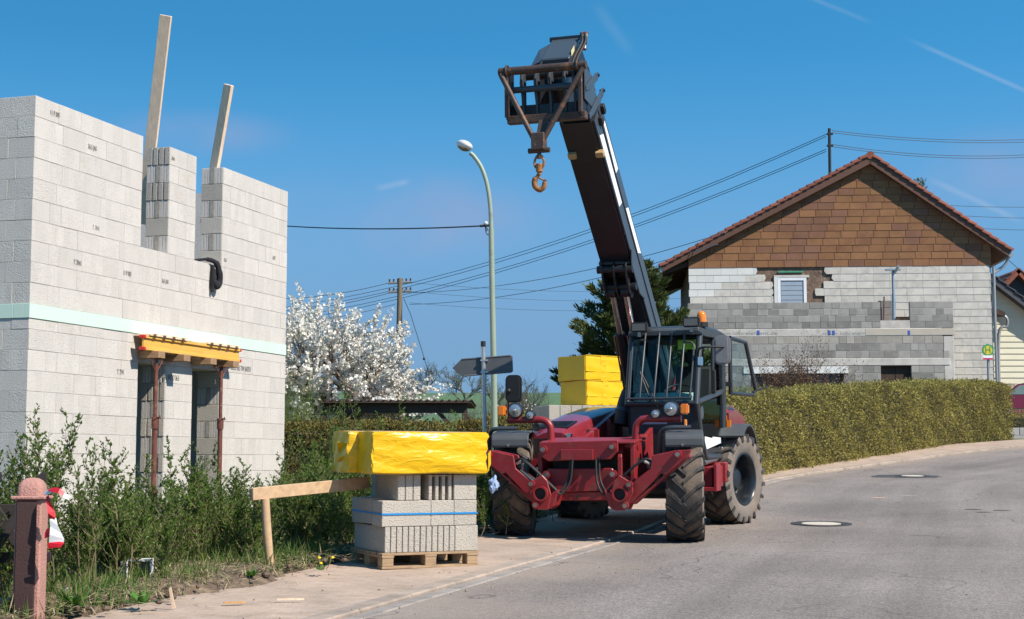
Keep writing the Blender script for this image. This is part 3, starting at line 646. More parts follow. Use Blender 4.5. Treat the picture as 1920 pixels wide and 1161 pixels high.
# ---- stabilisers
def stabiliser(sx):
    X = lambda pts: [(sx*x + .035, z) for x, z in pts]
    arm = plate('stabiliser_arm', X([(.83, 1.02), (1.09, 1.075), (1.28, 1.085), (1.23, 1.0), (.98, .8), (.93, .82), (.56, .46), (.46, .52), (.555, .68), (.80, .87)]), -.80, -.77)
    plate('stabiliser_arm', X([(.83, 1.02), (1.09, 1.075), (1.24, 1.075), (1.2, 1.0), (.95, .8), (.9, .82), (.54, .46), (.46, .52), (.53, .68), (.78, .87)]), -.62, -.59)
    P('arm_floor', MB().prism(X([(1.24, 1.02), (.97, .81), (.58, .48), (.6, .465), (.99, .795), (1.25, 1.0)]), 'y', -.77, -.62), M_red)
    bolt(arm, sx*1.13+.035, -.801, 1.03, .045)
    c0, c1 = Vector((sx*.56+.035, -.70, .64)), Vector((sx*1.12+.035, -.70, 1.03))
    P('stabiliser_cylinder', MB().cyl(c0.lerp(c1, .12), c0.lerp(c1, .78), .06, n=16).cyl(c0.lerp(c1, .72), c0.lerp(c1, .8), .068, n=16), M_anth, smooth=40)
    P('piston_rod', MB().cyl(c0.lerp(c1, .75), c1, .03, n=12), M_chrome, smooth=40)
    q = c0.lerp(c1, .45); P('valve_block', MB().bx(q.x-.06, q.x+.06, q.y-.05, q.y+.05, q.z+.05, q.z+.14), M_anth, bevel=.008)
    hexp = X([(.35, .57), (.40, .74), (.46, .80), (.61, .71), (.62, .6), (.52, .4), (.39, .4)])
    pl = plate('pivot_plate', hexp, -.87, -.845); plate('pivot_plate', hexp, -.60, -.575)
    plate('pivot_web', X([(.37, .57), (.34, .60), (.27, .63), (.33, .44), (.37, .41), (.40, .41)]), -.845, -.60)
    cx = sx*.47 + .035
    P('pivot_sleeve', MB().lathe([(.088, 0), (.088, .05), (.068, .05), (.068, .004)], (cx, -.865, .585), (0, -1, 0), 24), M_red, pl, smooth=40)
    P('bore_shade_disc', MB().cyl((cx, -.872, .585), (cx, -.876, .585), .067, n=20), M_darkin, pl)  # black disc on the solid plate, painting the shade of a deep bore
    for x, z in ((.58, .695), (.53, .455)): bolt(pl, sx*x+.035 if sx > 0 else sx*x+.035, -.871, z, .042)
    # hydraulic hoses
    hz = bez([(q.x, q.y-.06, q.z+.1), (q.x - sx*.14, -.8, q.z+.12), (cx - sx*.14, -.82, .64), (cx - sx*.22, -.80, .58), (cx - sx*.31, -.74, .72), (cx - sx*.33, -.70, .97)], 6)
    P('hydraulic_hose', MB().tube(hz, .014, 8), M_black, smooth=60)
    hz2 = [p + Vector((sx*.03, .03, .028)) for p in hz]; P('hydraulic_hose', MB().tube(hz2, .014, 8), M_black, smooth=60)
    P('hose_fitting', MB().cyl(hz[1], hz[4], .02, n=8), M_steel)
stabiliser(1); stabiliser(-1)
# ---- front mudguards (turn with the wheels)
for sx in (1, -1):
    a = math.radians(13); c, s_ = math.cos(a), math.sin(a)
    Mx = Matrix.Translation((sx*1.05, 0, 0)) @ Matrix.Rotation(a, 4, 'Z')
    g = MB(); prof = [(-.56, 1.12), (-.553, 1.21), (-.52, 1.25), (-.44, 1.275), (-.3, 1.285), (.0, 1.30), (.3, 1.28), (.5, 1.2)]
    pts = prof + [(y*0.96, z-.025) for y, z in reversed(prof)]
    g.prism(pts, 'x', -.22, .22, Mx); mg = P('mudguard', g, M_plastic, bevel=.012)
    P('mudguard_screw', MB().cyl(Mx @ Vector((-.02, -.56, 1.135)), Mx @ Vector((-.02, -.572, 1.135)), .018, n=10), M_steel, mg)
    xo = -.28
    P('mudguard_stay', MB().tube([Mx @ Vector(p) for p in bez([(xo, -.28, .75), (xo, -.3, 1.1), (xo+.02, -.34, 1.27), (xo+.10, -.42, 1.325), (xo+.36, -.42, 1.33)], 5)], .026, 10), M_anth, smooth=60)
# ---- lamp bars
def lampbar(sx):
    o = .03
    X = lambda x: sx*x + o
    P('lamp_bar', MB().tube(bez([(X(.52), -.3, .95), (X(.52), -.3, 1.28), (X(.545), -.3, 1.38), (X(.63), -.3, 1.43), (X(.8), -.3, 1.43), (X(1.06), -.3, 1.43)], 6), .042, 12), M_red, smooth=60)
    def lamp(name, x, z, r, y=-.3):
        b = P(name, MB().lathe([(.001, .14), (r*.6, .13), (r, .05), (r*1.05, 0), (r*1.05, -.015), (r*.93, -.02)], (X(x), y, z), (0, 1, 0), 24), M_black, smooth=50)
        P('lens', MB().lathe([(.001, -.03), (r*.5, -.027), (r*.93, -.012)], (X(x), y, z), (0, 1, 0), 24), M_lens, b, smooth=60)
        P('bulb', MB().ball((X(x), y-.03, z), r*.22, n=10, m=6), M_chrome, b, smooth=60)
    lamp('headlight', .95, 1.545, .09, -.34); lamp('spotlight', .765, 1.485, .055, -.34)
    P('lamp_bracket', MB().bx(X(.95)-.02, X(.95)+.02, -.32, -.26, 1.43, 1.5).bx(X(.765)-.015, X(.765)+.015, -.32, -.26, 1.42, 1.46), M_red)
    P('indicator', MB().bx(min(X(1.07), X(1.16)), max(X(1.07), X(1.16)), -.40, -.30, 1.48, 1.6), M_amber, bevel=.015, seg=2)
lampbar(1); lampbar(-1)
P('horn', MB().lathe([(.001, .06), (.04, .06), (.052, 0), (.045, -.015), (.001, -.01)], (-.66, -.33, 1.345), (0, 1, 0), 20), M_black, smooth=50)
P('side_marker', MB().bx(1.14, 1.165, -.38, -.32, 1.33, 1.42), M_amber, bevel=.006)
# left mirror on its pole
P('mirror_pole', MB().tube([(-1.02, -.3, 1.43), (-1.03, -.3, 1.85)], .013, 8), M_red, smooth=60)
P('mirror', MB().prism(rrect(-1.05, -.85, 1.64, 1.97, .06), 'y', -.34, -.27), M_black, bevel=.02, seg=2, smooth=40)
P('mirror_ball', MB().ball((-1.0, -.35, 1.78), .03), M_black, smooth=60)
# ---- engine hood (left of the boom)
def loft(secs, name, m, par=None, smooth=35, bevel=0):
    g = MB(); n = len(secs[0])
    for s_ in secs: g.v += [tuple(p) for p in s_]
    for j in range(len(secs)-1):
        for i in range(n): g.f.append((j*n+i, j*n+(i+1) % n, (j+1)*n+(i+1) % n, (j+1)*n+i))
    g.f.append(tuple(range(n))[::-1]); g.f.append(tuple((len(secs)-1)*n+i for i in range(n)))
    return P(name, g, m, par, smooth=smooth, bevel=bevel)
def hsec(y, zt, xl=-1.0, xr=-.37, zb=.85):
    w = xr - xl
    return [(xr, y, zb), (xr, y, zt-.12), (xr-.03, y, zt-.05), (xr-.09, y, zt-.012), (xl+w*.5, y, zt), (xl+.2, y, zt-.02), (xl+.09, y, zt-.07), (xl+.02, y, zt-.18), (xl, y, zb)]
hood = loft([hsec(.2, 1.28, -.95, -.42), hsec(.3, 1.33, -1.0, -.4), hsec(.75, 1.42, -1.05), hsec(1.4, 1.51, -1.05), hsec(2.2, 1.59, -1.05), hsec(2.9, 1.6, -1.05), hsec(3.1, 1.5, -1.05)], 'engine_hood', M_hood, smooth=40)
P('hood_grille', MB().add([(-.90, .315, 1.338), (-.47, .315, 1.338), (-.46, .70, 1.414), (-.84, .70, 1.41), (-.90, .315, 1.32), (-.47, .315, 1.32), (-.46, .70, 1.39), (-.84, .70, 1.39)], [(0,1,2,3),(4,5,6,7),(0,1,5,4),(1,2,6,5),(2,3,7,6),(3,0,4,7)]), M_boomp, hood)
P('grille_screen', MB().bx(-.86, -.46, .185, .198, 1.02, 1.2), M_boomp, hood)
for i in range(6): P('grille_slat', MB().bx(-.83, -.49, .36+i*.055, .37+i*.055, 1.35+i*.0108, 1.357+i*.0108), M_anth, hood)
P('hood_latch', MB().cyl((-.42, .26, 1.235), (-.42, .19, 1.235), .03), M_chrome, hood, smooth=40)
for i in range(4): P('hood_vent', MB().bx(-.372, -.366, .8+i*.42, 1.1+i*.42, 1.2+i*.05, 1.3+i*.05), M_boomp, hood)
# air intake pipe between boom and cab
P('intake_pipe', MB().tube(bez([(-.1, 1.5, 1.35), (-.06, 1.55, 1.6), (-.02, 1.62, 1.76)], 5), .11, 16), M_black, smooth=60)
P('pipe_band', MB().cyl((-.085, 1.52, 1.50), (-.07, 1.54, 1.545), .114, n=16), M_anth, smooth=40)
# ---- cab
XL, XR = .12, 1.0
def fr(z): return .95 + (z - 1.62) * .31        # windscreen rake
cabf = MB()
def bar(p0, p1, r=.032, n=8): cabf.tube([p0, p1], r, n)
bar((XL, fr(1.6), 1.6), (XL+.0, fr(2.5), 2.5)); bar((XR, fr(1.6), 1.6), (XR, fr(2.5), 2.5), .042)
bar((XR, fr(1.6), 1.62), (XR, 1.15, 1.2), .045); bar((XR, 1.15, 1.2), (XR, 1.42, .94), .045); bar((XR, 1.42, .94), (XR, 2.4, .92), .045); bar((XR, 2.4, .92), (XR, 2.62, 1.25), .045)
bar((XR, 2.62, 1.25), (XR, 2.62, 2.5), .045); bar((XL, 2.6, 1.2), (XL, 2.6, 2.5)); bar((XL, fr(1.6), 1.62), (XR, fr(1.6), 1.62)); bar((XR, 1.0, 1.63), (XR, 2.6, 1.78), .036)
bar((XL, 2.6, 1.75), (XR, 2.6, 1.75)); bar((XR, 1.98, 1.72), (XR, 2.0, 2.48), .022)
P('cab_frame', cabf, M_anth, smooth=50)
roof = loft([[(XL-.03, y, z0), (XR+.04, y, z0), (XR+.05, y, z1-.04), (XR-.02, y, z1), (XL+.05, y, z1), (XL-.03, y, z1-.03)] for y, z0, z1 in ((1.16, 2.48, 2.53), (1.22, 2.47, 2.585), (1.5, 2.47, 2.61), (2.4, 2.47, 2.6), (2.68, 2.46, 2.56))], 'cab_roof', M_anth, smooth=40)
P('lower_cab_front', MB().prism([(XL, 1.18), (XL, 1.6), (XR, 1.6), (XR, 1.2), (XR-.1, .95), (XL, .95)], 'y', 1.0, 1.03), M_boomp)
P('front_label', MB().bx(.27, .62, .985, .9985, 1.36, 1.47), pm('grey_label', (.3, .3, .34), .5), bevel=.004)
P('cab_floor', MB().bx(XL, XR, 1.1, 2.6, .98, 1.04).bx(XL, XL+.03, 1.0, 2.6, 1.0, 1.75).bx(XL, XR, 2.58, 2.61, 1.0, 1.75), M_darkin)
P('windscreen', MB().add([(XL+.03, fr(1.64), 1.64), (XR-.03, fr(1.64), 1.64), (XR-.03, fr(2.47), 2.47), (XL+.03, fr(2.47), 2.47), (XL+.03, fr(1.64)+.006, 1.64), (XR-.03, fr(1.64)+.006, 1.64), (XR-.03, fr(2.47)+.006, 2.47), (XL+.03, fr(2.47)+.006, 2.47)], [(0,1,2,3),(4,5,6,7),(0,1,5,4),(1,2,6,5),(2,3,7,6),(3,0,4,7)]), M_blueg)
P('left_window', MB().bx(XL-.003, XL+.003, 1.2, 2.57, 1.76, 2.46), M_blueg)
P('rear_window', MB().bx(XL+.03, XR-.03, 2.6, 2.606, 1.78, 2.46), M_blueg)
door = P('door', MB().prism([(1.03, 1.58), (1.2, 1.2), (1.45, .99), (2.36, .98), (2.57, 1.28), (2.57, 1.72), (1.05, 1.6)], 'x', XR-.008, XR-.002), M_blueg)
P('door_sticker', MB().prism([(1.42, 1.03), (1.42, 1.2), (1.9, 1.17), (1.9, 1.19), (2.44, 1.17), (2.44, 1.1)], 'x', XR-.001, XR+.004), M_white, door)
P('door_badge', MB().lathe([(.001, .006), (.085, .006), (.085, 0)], (XR, 1.27, 1.5), (1, 0, 0), 20), M_boomside, door)
P('door_handle', MB().bx(XR, XR+.04, 2.42, 2.47, 1.6, 1.75), M_black, bevel=.008); P('grab_handle', MB().bx(XR+.0, XR+.05, 1.9, 1.96, 1.75, 2.05), M_black, bevel=.008)
P('door_reflector', MB().bx(XR+.046, XR+.052, 2.6, 2.63, 1.38, 1.46), M_amber)
P('rear_side_window', MB().prism([(2.02, 1.78), (2.57, 1.8), (2.57, 2.45), (2.02, 2.45)], 'x', XR-.006, XR), M_blueg)
# open upper door panel folded back against the side
od = P('upper_door', MB().tube([(1.1, 2.66, 2.5), (1.2, 3.28, 2.46), (1.27, 3.6, 1.82), (1.25, 3.5, 1.74), (1.1, 2.66, 1.76), (1.1, 2.66, 2.5)], .03, 8), M_anth, smooth=50)
P('pane', MB().add([(1.1, 2.66, 2.5), (1.2, 3.28, 2.46), (1.27, 3.6, 1.82), (1.25, 3.5, 1.74), (1.1, 2.66, 1.76)], [(0,1,2,3,4)]), M_clear, od)
P('door_stay', MB().tube([(1.25, 3.5, 1.78), (1.4, 3.75, 1.86)], .016, 6), M_black, od)
P('hinge', MB().bx(1.02, 1.12, 2.62, 2.68, 2.3, 2.36).bx(1.02, 1.12, 2.62, 2.68, 1.85, 1.91), M_black, od)
# windscreen guard
gd = MB()
for x in (.34, .52, .68, .845): gd.tube([(x-.045, fr(1.69)-.07, 1.69), (x-.02, fr(2.5)-.07, 2.5), (x-.02, fr(2.53)+.02, 2.545)], .013, 8)
gd.tube(bez([(.16, fr(1.67)-.07, 1.67), (.16, fr(2.3)-.07, 2.3), (.18, fr(2.4)-.07, 2.4), (.26, fr(2.42)-.07, 2.42), (.33, fr(2.42)-.07, 2.42)], 5), .013, 8)
gd.tube(bez([(.93, fr(1.67)-.07, 1.67), (.95, fr(2.28)-.07, 2.28), (.93, fr(2.36)-.07, 2.36), (.9, fr(2.38)-.07, 2.38), (.83, fr(2.38)-.07, 2.38)], 5), .013, 8)
gd.tube([(.12, fr(1.68)-.07, 1.68), (.95, fr(1.68)-.07, 1.68)], .014, 8)
P('windscreen_guard', gd, M_anth, smooth=50)
P('guard_rail', MB().bx(.15, 1.0, 1.17, 1.2, 2.53, 2.565), M_steel, bevel=.005)
for x, z in ((.26, 2.58), (.93, 2.625)):
    wl_ = P('work_light', MB().bx(x-.105, x+.105, 1.03, 1.13, z-.06, z+.065), M_black, bevel=.015, seg=2)
    P('lens', MB().bx(x-.085, x+.085, 1.026, 1.0295, z-.042, z+.045), pm('dim_lens', (.11, .11, .105), .25), wl_)
    P('lamp_foot', MB().bx(x-.02, x+.02, 1.06, 1.12, z-.12, z-.06), M_steel, wl_)
bc = P('beacon', MB().lathe([(.001, .18), (.034, .176), (.055, .145), (.06, .1), (.062, .04), (.062, .035)], (1.0, 1.35, 2.6), (0, 0, 1), 20), M_amber, smooth=60)
P('beacon_base', MB().cyl((1.0, 1.35, 2.58), (1.0, 1.35, 2.64), .08, n=20), M_black, bc, smooth=40)
# wipers
P('wiper', MB().tube([(.45, fr(1.6)-.03, 1.6), (.26, fr(2.02)-.02, 2.02)], .012, 6).tube([(.52, fr(1.6)-.03, 1.58), (.3, fr(1.98)-.025, 1.98)], .01, 6).tube([(.2, fr(1.9)-.015, 1.9), (.22, fr(2.3)-.015, 2.3)], .009, 6), M_black)
# interior
st_ = P('seat', MB().bx(.42, .92, 1.85, 2.3, 1.3, 1.45).prism([(2.22, 1.45), (2.36, 2.12), (2.48, 2.12), (2.36, 1.45)], 'x', .42, .92), M_seat, bevel=.04, seg=3, smooth=50)
P('headrest', MB().bx(.54, .80, 2.34, 2.45, 2.12, 2.36), M_seat, st_, bevel=.05, seg=3, smooth=50)
P('seat_base', MB().bx(.5, .85, 1.9, 2.25, 1.04, 1.3), M_darkin, st_)
sw = P('steering_wheel', MB().lathe([(.17+.014*math.cos(a*math.pi/4), .014*math.sin(a*math.pi/4)) for a in range(8)], (.66, 1.45, 1.78), (0, -.55, 1), 24, closed=True), M_black, smooth=60)
P('steering_column', MB().cyl((.66, 1.45, 1.78), (.66, 1.22, 1.2), .04).cyl((.5, 1.45, 1.78), (.82, 1.45, 1.78), .014), M_black, sw)
P('dashboard', MB().prism([(1.06, 1.3), (1.06, 1.72), (1.2, 1.76), (1.4, 1.62), (1.4, 1.3)], 'x', .17, .93), M_dash, bevel=.02)
P('side_console', MB().bx(.16, .38, 1.5, 2.4, 1.3, 1.62), M_seat, bevel=.03)
P('sunblind', MB().bx(.70, .95, 1.3, 1.31, 2.3, 2.44), M_hivis)
P('roof_lining', MB().bx(XL+.04, XR-.04, 1.25, 2.6, 2.42, 2.46), M_darkin)
# right mirror
P('mirror_arm', MB().tube(bez([(1.0, 1.1, 2.15), (1.03, 1.02, 2.28), (1.12, 1.0, 2.31), (1.25, 1.05, 2.31), (1.33, 1.1, 2.31)], 5), .014, 8), M_black, smooth=60)
P('mirror', MB().prism(rrect(1.2, 1.4, 2.09, 2.46, .07), 'y', 1.1, 1.18), pm('grey_mirror_shell', (.2, .2, .205), .55, var=.15, scale=8), bevel=.025, seg=2, smooth=40)
P('mirror_mount', MB().bx(1.0, 1.06, 1.04, 1.12, 2.08, 2.2), M_chrome, bevel=.01)
# ---- side tank, step and rear bodywork on the right
P('step_box', MB().bx(.72, 1.12, 1.28, 1.95, .55, .82).bx(.72, 1.16, 1.95, 2.1, .60, .86), M_red, bevel=.012)
P('step_plate', MB().prism([(.98, .52), (1.18, .52), (1.18, .86), (1.14, .86), (1.14, .57), (.98, .57)], 'y', 1.24, 1.5), M_red, bevel=.006)
P('step_slot', MB().bx(1.16, 1.166, 2.0, 2.03, .66, .75).bx(1.16, 1.166, 2.06, 2.085, .66, .75), M_black)
P('fuel_pipe', MB().tube([(1.0, 1.3, .87), (1.0, 2.1, .9)], .035, 10), M_steel, smooth=50)
P('frame_sill', MB().bx(.45, .95, 1.15, 2.5, .84, .93), M_boomp)
a_ = math.radians(-15); Mr = Matrix.Translation((1.05, LW, 0)) @ Matrix.Rotation(a_, 4, 'Z')
for sx in (1, -1):
    Mr = Matrix.Translation((sx*1.05, LW, 0))
    arc = [(-.70*math.cos(t), RT + .70*math.sin(t)) for t in [math.radians(52 + i*9) for i in range(12)]]
    arc2 = [(-.73*math.cos(t), RT + .73*math.sin(t)) for t in [math.radians(52 + i*9) for i in range(12)]]
    P('rear_mudguard', MB().prism(arc + arc2[::-1], 'x', -.25, .26, Mr), M_plastic, smooth=30)
P('rear_body', MB().prism([(2.7, 1.3), (2.7, 1.55), (3.3, 1.6), (3.9, 1.5), (4.2, 1.2), (4.2, 1.0), (2.7, 1.0)], 'x', .35, 1.05).prism([(2.7, 1.3), (2.7, 1.55), (3.3, 1.6), (3.9, 1.5), (4.2, 1.2), (4.2, 1.0), (2.7, 1.0)], 'x', -1.05, -.38), M_hood, bevel=.06, seg=3, smooth=40)
P('step_light', MB().bx(1.05, 1.1, 2.6, 2.66, 1.3, 1.4), M_amber)
# ---- boom
E_ = math.radians(41); U = Vector((0, -math.cos(E_), math.sin(E_))); NB = Vector((0, math.sin(E_), math.cos(E_))); BR = Vector((0, .93, 3.42))
def bp(x, s, h): return BR + Vector((x, 0, 0)) + U*s + NB*h
def bbox(g, x0, x1, s0, s1, h0, h1):
    return g.add([bp(x, s, h) for h in (h0, h1) for x, s in ((x0, s0), (x1, s0), (x1, s1), (x0, s1))], [(3,2,1,0),(4,5,6,7),(0,1,5,4),(1,2,6,5),(2,3,7,6),(3,0,4,7)])
def bprism(g, poly, x0, x1):
    n = len(poly); return g.add([bp(x0, s, h) for s, h in poly] + [bp(x1, s, h) for s, h in poly], [tuple(range(n))[::-1], tuple(range(n, 2*n))] + [(i, (i+1) % n, n+(i+1) % n, n+i) for i in range(n)])
boom = P('boom', bprism(MB(), [(2.25, .0), (2.25, .47), (-2.3, .47), (-3.15, .42), (-3.3, .2), (-3.15, -.02), (-1.2, .0)], -.21, .21), M_boomp, bevel=.025, seg=2, smooth=35)
P('boom_side_plate', bprism(MB(), [(2.2, .04), (2.2, .43), (-2.3, .43), (-2.3, .04)], .2105, .216), M_boomside, boom)
P('boom_rail', bprism(MB(), [(2.2, .235), (2.2, .25), (-2.2, .25), (-2.2, .235)], .2165, .226), M_boomp, boom)
P('wear_plate', bprism(MB(), [(.15, .05), (.05, .13), (-.1, .16), (-.45, .14), (-.68, .08), (-.72, .02), (-.5, -.1), (.0, -.1)], .2165, .236), M_boomside, boom, bevel=.008)
for q in ([(1.98, .31), (1.94, .37), (1.18, .385), (1.21, .27)], [(1.97, .06), (1.88, .2), (.80, .19), (.85, .06)], [(.62, .28), (.55, .38), (-.25, .39), (-.14, .28)]):
    P('white_stripe', bprism(MB(), q, .2168, .2215), M_white, boom)
for s_, h_ in ((2.05, .38), (2.02, .2)): P('hose_clip', bbox(MB(), .216, .26, s_, s_+.12, h_-.03, h_+.04), M_black, boom, bevel=.006)
for x in (-.2, .14): P('slide_pad', bbox(MB(), x, x+.1, 1.72, 1.8, -.05, .02), pm('tan_slide_pad', (.42, .27, .13), .7, var=.2, scale=20), boom, bevel=.006)
# cylinder anchor under the boom
an = P('cylinder_anchor', bbox(MB(), -.215, .215, -.25, .02, -.06, .02), M_boomp, bevel=.02)
P('anchor_pin', MB().cyl(bp(-.23, -.05, -.1), bp(.23, -.05, -.1), .05, n=16).cyl(bp(-.23, -.32, -.14), bp(.23, -.32, -.14), .05, n=16), M_boomp, an, smooth=40)
for x in (-.16, -.01, .15): P('anchor_lug', bprism(MB(), [(.02, -.0), (.03, -.12), (-.1, -.2), (-.3, -.25), (-.45, -.23), (-.48, -.1), (-.35, .01)], x-.012, x+.012), M_boomp, an, bevel=.005)
for x in (-.095, .08):
    a0 = bp(x, -.38, -.17); a1 = Vector((x, 2.25, 1.35)); d_ = (a1-a0)
    P('lift_cylinder', MB().cyl(a0 + d_*.3, a1, .062, n=18), M_boomp, smooth=40)
    P('lift_rod', MB().cyl(a0, a0 + d_*.34, .036, n=16), M_chrome if x > 0 else M_steel, smooth=40)
    P('rod_eye', MB().cyl(a0 + Vector((-.05, 0, 0)), a0 + Vector((.05, 0, 0)), .07, n=16), M_boomp, smooth=40)
    P('supply_pipe', MB().tube([a0 + d_*.32 + Vector((-.08, 0, 0)), a1 + Vector((-.08, 0, 0))], .013, 6), M_steel)
P('boom_pivot_tower', MB().prism([(2.9, .9), (2.95, 1.8), (3.15, 2.0), (3.4, 2.0), (3.6, 1.8), (3.75, .9)], 'x', -.29, -.225).prism([(2.9, .9), (2.95, 1.8), (3.15, 2.0), (3.4, 2.0), (3.6, 1.8), (3.75, .9)], 'x', .225, .268), M_red, bevel=.008)
# ---- boom head, carriage and lifting frame
hd = P('boom_head', MB().prism([(-.55, 5.3), (-1.12, 5.66), (-1.3, 5.64), (-1.72, 5.32), (-1.82, 5.1), (-1.72, 4.86), (-1.5, 4.84), (-1.3, 5.02), (-.95, 4.98), (-.72, 4.86)], 'x', -.17, -.145).prism([(-.55, 5.3), (-1.12, 5.66), (-1.3, 5.64), (-1.72, 5.32), (-1.82, 5.1), (-1.72, 4.86), (-1.5, 4.84), (-1.3, 5.02), (-.95, 4.98), (-.72, 4.86)], 'x', .165, .19), M_boomp, bevel=.008)
P('head_box', bbox(MB(), -.19, .19, 2.2, 2.75, .05, .43), M_boomp, hd, bevel=.02)
P('head_cover', MB().add([(-.165, -1.14, 5.79), (.165, -1.14, 5.79), (.17, -1.55, 5.47), (-.17, -1.55, 5.47), (-.16, -1.12, 5.6), (.16, -1.12, 5.6), (.165, -1.5, 5.32), (-.165, -1.5, 5.32)], [(0,1,2,3),(4,5,6,7),(0,1,5,4),(1,2,6,5),(2,3,7,6),(3,0,4,7)]), M_boomside, hd, bevel=.012)
P('cover_wing', MB().add([(-.28, -1.25, 5.66), (-.17, -1.17, 5.74), (-.172, -1.52, 5.46), (-.3, -1.5, 5.42), (-.28, -1.22, 5.62), (-.17, -1.15, 5.70), (-.172, -1.5, 5.42), (-.3, -1.48, 5.38)], [(0,1,2,3),(4,5,6,7),(0,1,5,4),(1,2,6,5),(2,3,7,6),(3,0,4,7)]), M_boomside, hd)
P('cover_rim', MB().bx(-.19, .19, -1.15, -1.1, 5.76, 5.82), M_boomp, hd, bevel=.01)
P('warning_diamond', MB().add([(.174, -1.38, 5.64), (.174, -1.5, 5.55), (.174, -1.48, 5.40), (.174, -1.36, 5.5), (.178, -1.38, 5.64), (.178, -1.5, 5.55), (.178, -1.48, 5.40), (.178, -1.36, 5.5)], [(0,1,2,3),(4,5,6,7),(0,1,5,4),(1,2,6,5),(2,3,7,6),(3,0,4,7)]), pm('cream_label', (.62, .55, .3), .5), hd)
for i, x in enumerate((.21, .25)):
    P('head_hose', MB().tube(bez([(x, -1.2, 5.82), (x+.03, -1.28, 5.7), (x, -1.4, 5.55), (x-.02, -1.55, 5.38)], 5), .018, 8), M_black, hd, smooth=60)
    P('hose_coupling', MB().cyl((x, -1.15, 5.80), (x+.01, -1.24, 5.69), .028, n=10).cyl((x+.01, -1.25, 5.67), (x+.02, -1.28, 5.61), .024, n=10), M_steel, hd, smooth=40)
    P('hose_stub', MB().cyl((x, -1.12, 5.84), (x, -1.16, 5.79), .022), M_rust, hd)
# carriage: back plate with fins and a cross tube
ca = P('carriage', MB().bx(-.42, .44, -1.86, -1.82, 4.74, 4.9).bx(-.43, -.40, -2.0, -1.8, 4.72, 5.3).bx(.40, .44, -2.0, -1.75, 4.72, 5.3), M_boomp, bevel=.006)
for x in (-.27, -.11, .05, .22, .33):
    P('carriage_fin', MB().prism([(-1.8, 5.3), (-1.93, 5.3), (-1.96, 5.12), (-1.9, 4.98), (-1.87, 4.75), (-1.8, 4.75)], 'x', x-.014, x+.014), M_boomside, ca, bevel=.004)
P('carriage_tube', MB().cyl((-.42, -1.93, 5.06), (.42, -1.93, 5.06), .036, n=14), M_boomside, ca, smooth=40)
P('carriage_shaft', MB().cyl((-.3, -1.78, 5.24), (.4, -1.78, 5.24), .05, n=14), M_boomp, ca, smooth=40)
for x, pts in ((.45, [(-1.95, 4.9), (-1.95, 5.28), (-1.6, 5.2), (-1.5, 5.0), (-1.6, 4.85)]),):
    P('carriage_cheek', MB().prism(pts, 'x', x, x+.012), M_boomside, ca, bevel=.004)
for pts in (((-1.92, 5.02), (-1.46, 5.26)), ((-1.8, 4.74), (-1.24, 5.13))):
    a_, b_ = Vector((0, pts[0][0], pts[0][1])), Vector((0, pts[1][0], pts[1][1])); d_ = (b_-a_).normalized(); n_ = Vector((0, -d_.z, d_.y)); Lk = (b_-a_).length
    poly = [a_ - n_*.02 - d_*.03, a_ + d_*.12 - n_*.045, a_ + d_*(Lk-.06) - n_*.045, b_ - n_*.02 + d_*.02, b_ + n_*.03 + d_*.02, b_ + n_*.045 - d_*.06, a_ + n_*.03]
    P('carriage_hook', MB().prism([(p.y, p.z) for p in poly], 'x', .462, .478), M_boomside, ca, bevel=.004)
    P('hook_pin', MB().cyl(Vector((.43, b_.y, b_.z)), Vector((.49, b_.y, b_.z)), .018, n=10), M_boomp, ca)
lf = P('lifting_frame', MB().tube([(-.50, -2.02, 5.255), (.50, -2.02, 5.255)], .046, 14), M_rustbar, smooth=40)
P('frame_post', MB().bx(-.43, -.385, -2.05, -2.01, 4.74, 5.24).bx(.41, .455, -2.05, -2.01, 4.74, 5.24), M_rustbar, lf, bevel=.006)
P('frame_bar', MB().bx(-.43, .47, -1.97, -1.88, 4.68, 4.77), M_rustbar, lf, bevel=.008)
for x0 in (-.47, .47):
    P('frame_leg', MB().tube([(x0, -2.05, 5.22), (x0*.08, -2.17, 4.42)], .03, 12), M_rustbar, lf, smooth=40)
    P('frame_strap', MB().lathe([(.062+.01*math.cos(a*math.pi/3), .014*math.sin(a*math.pi/3)) for a in range(6)], (x0*.86, -2.02, 5.255), (1, 0, 0), 16, closed=True), M_rustbar, lf, smooth=40)
P('frame_strut', MB().add([(-.06, -1.97, 4.7), (.06, -1.97, 4.7), (.05, -2.14, 4.45), (-.05, -2.14, 4.45), (-.06, -1.93, 4.68), (.06, -1.93, 4.68), (.05, -2.1, 4.43), (-.05, -2.1, 4.43)], [(0,1,2,3),(4,5,6,7),(0,1,5,4),(1,2,6,5),(2,3,7,6),(3,0,4,7)]), M_rustbar, lf)
P('hook_block', MB().bx(-.075, .075, -2.22, -2.1, 4.33, 4.52), M_rustbar, lf, bevel=.01)
P('hook_bolt', MB().cyl((-.12, -2.16, 4.33), (.12, -2.16, 4.33), .03, n=10).cyl((0, -2.16, 4.33), (0, -2.16, 4.24), .022), M_rustbar, lf)
sh = P('shackle', MB().tube(bez([(-0.0396, -2.16, 4.1410), (-0.0540, -2.16, 4.2040), (-0.0216, -2.16, 4.2740), (0.0216, -2.16, 4.2740), (0.0540, -2.16, 4.2040), (0.0396, -2.16, 4.1410)], 5), .013, 10), M_hookm, lf, smooth=60)
P('swivel', MB().cyl((0.0000, -2.16, 4.0990), (0.0000, -2.16, 4.1830), .038, n=14).cyl((0.0000, -2.16, 4.0640), (0.0000, -2.16, 4.1130), .024, n=12), M_hookm, sh, smooth=40)
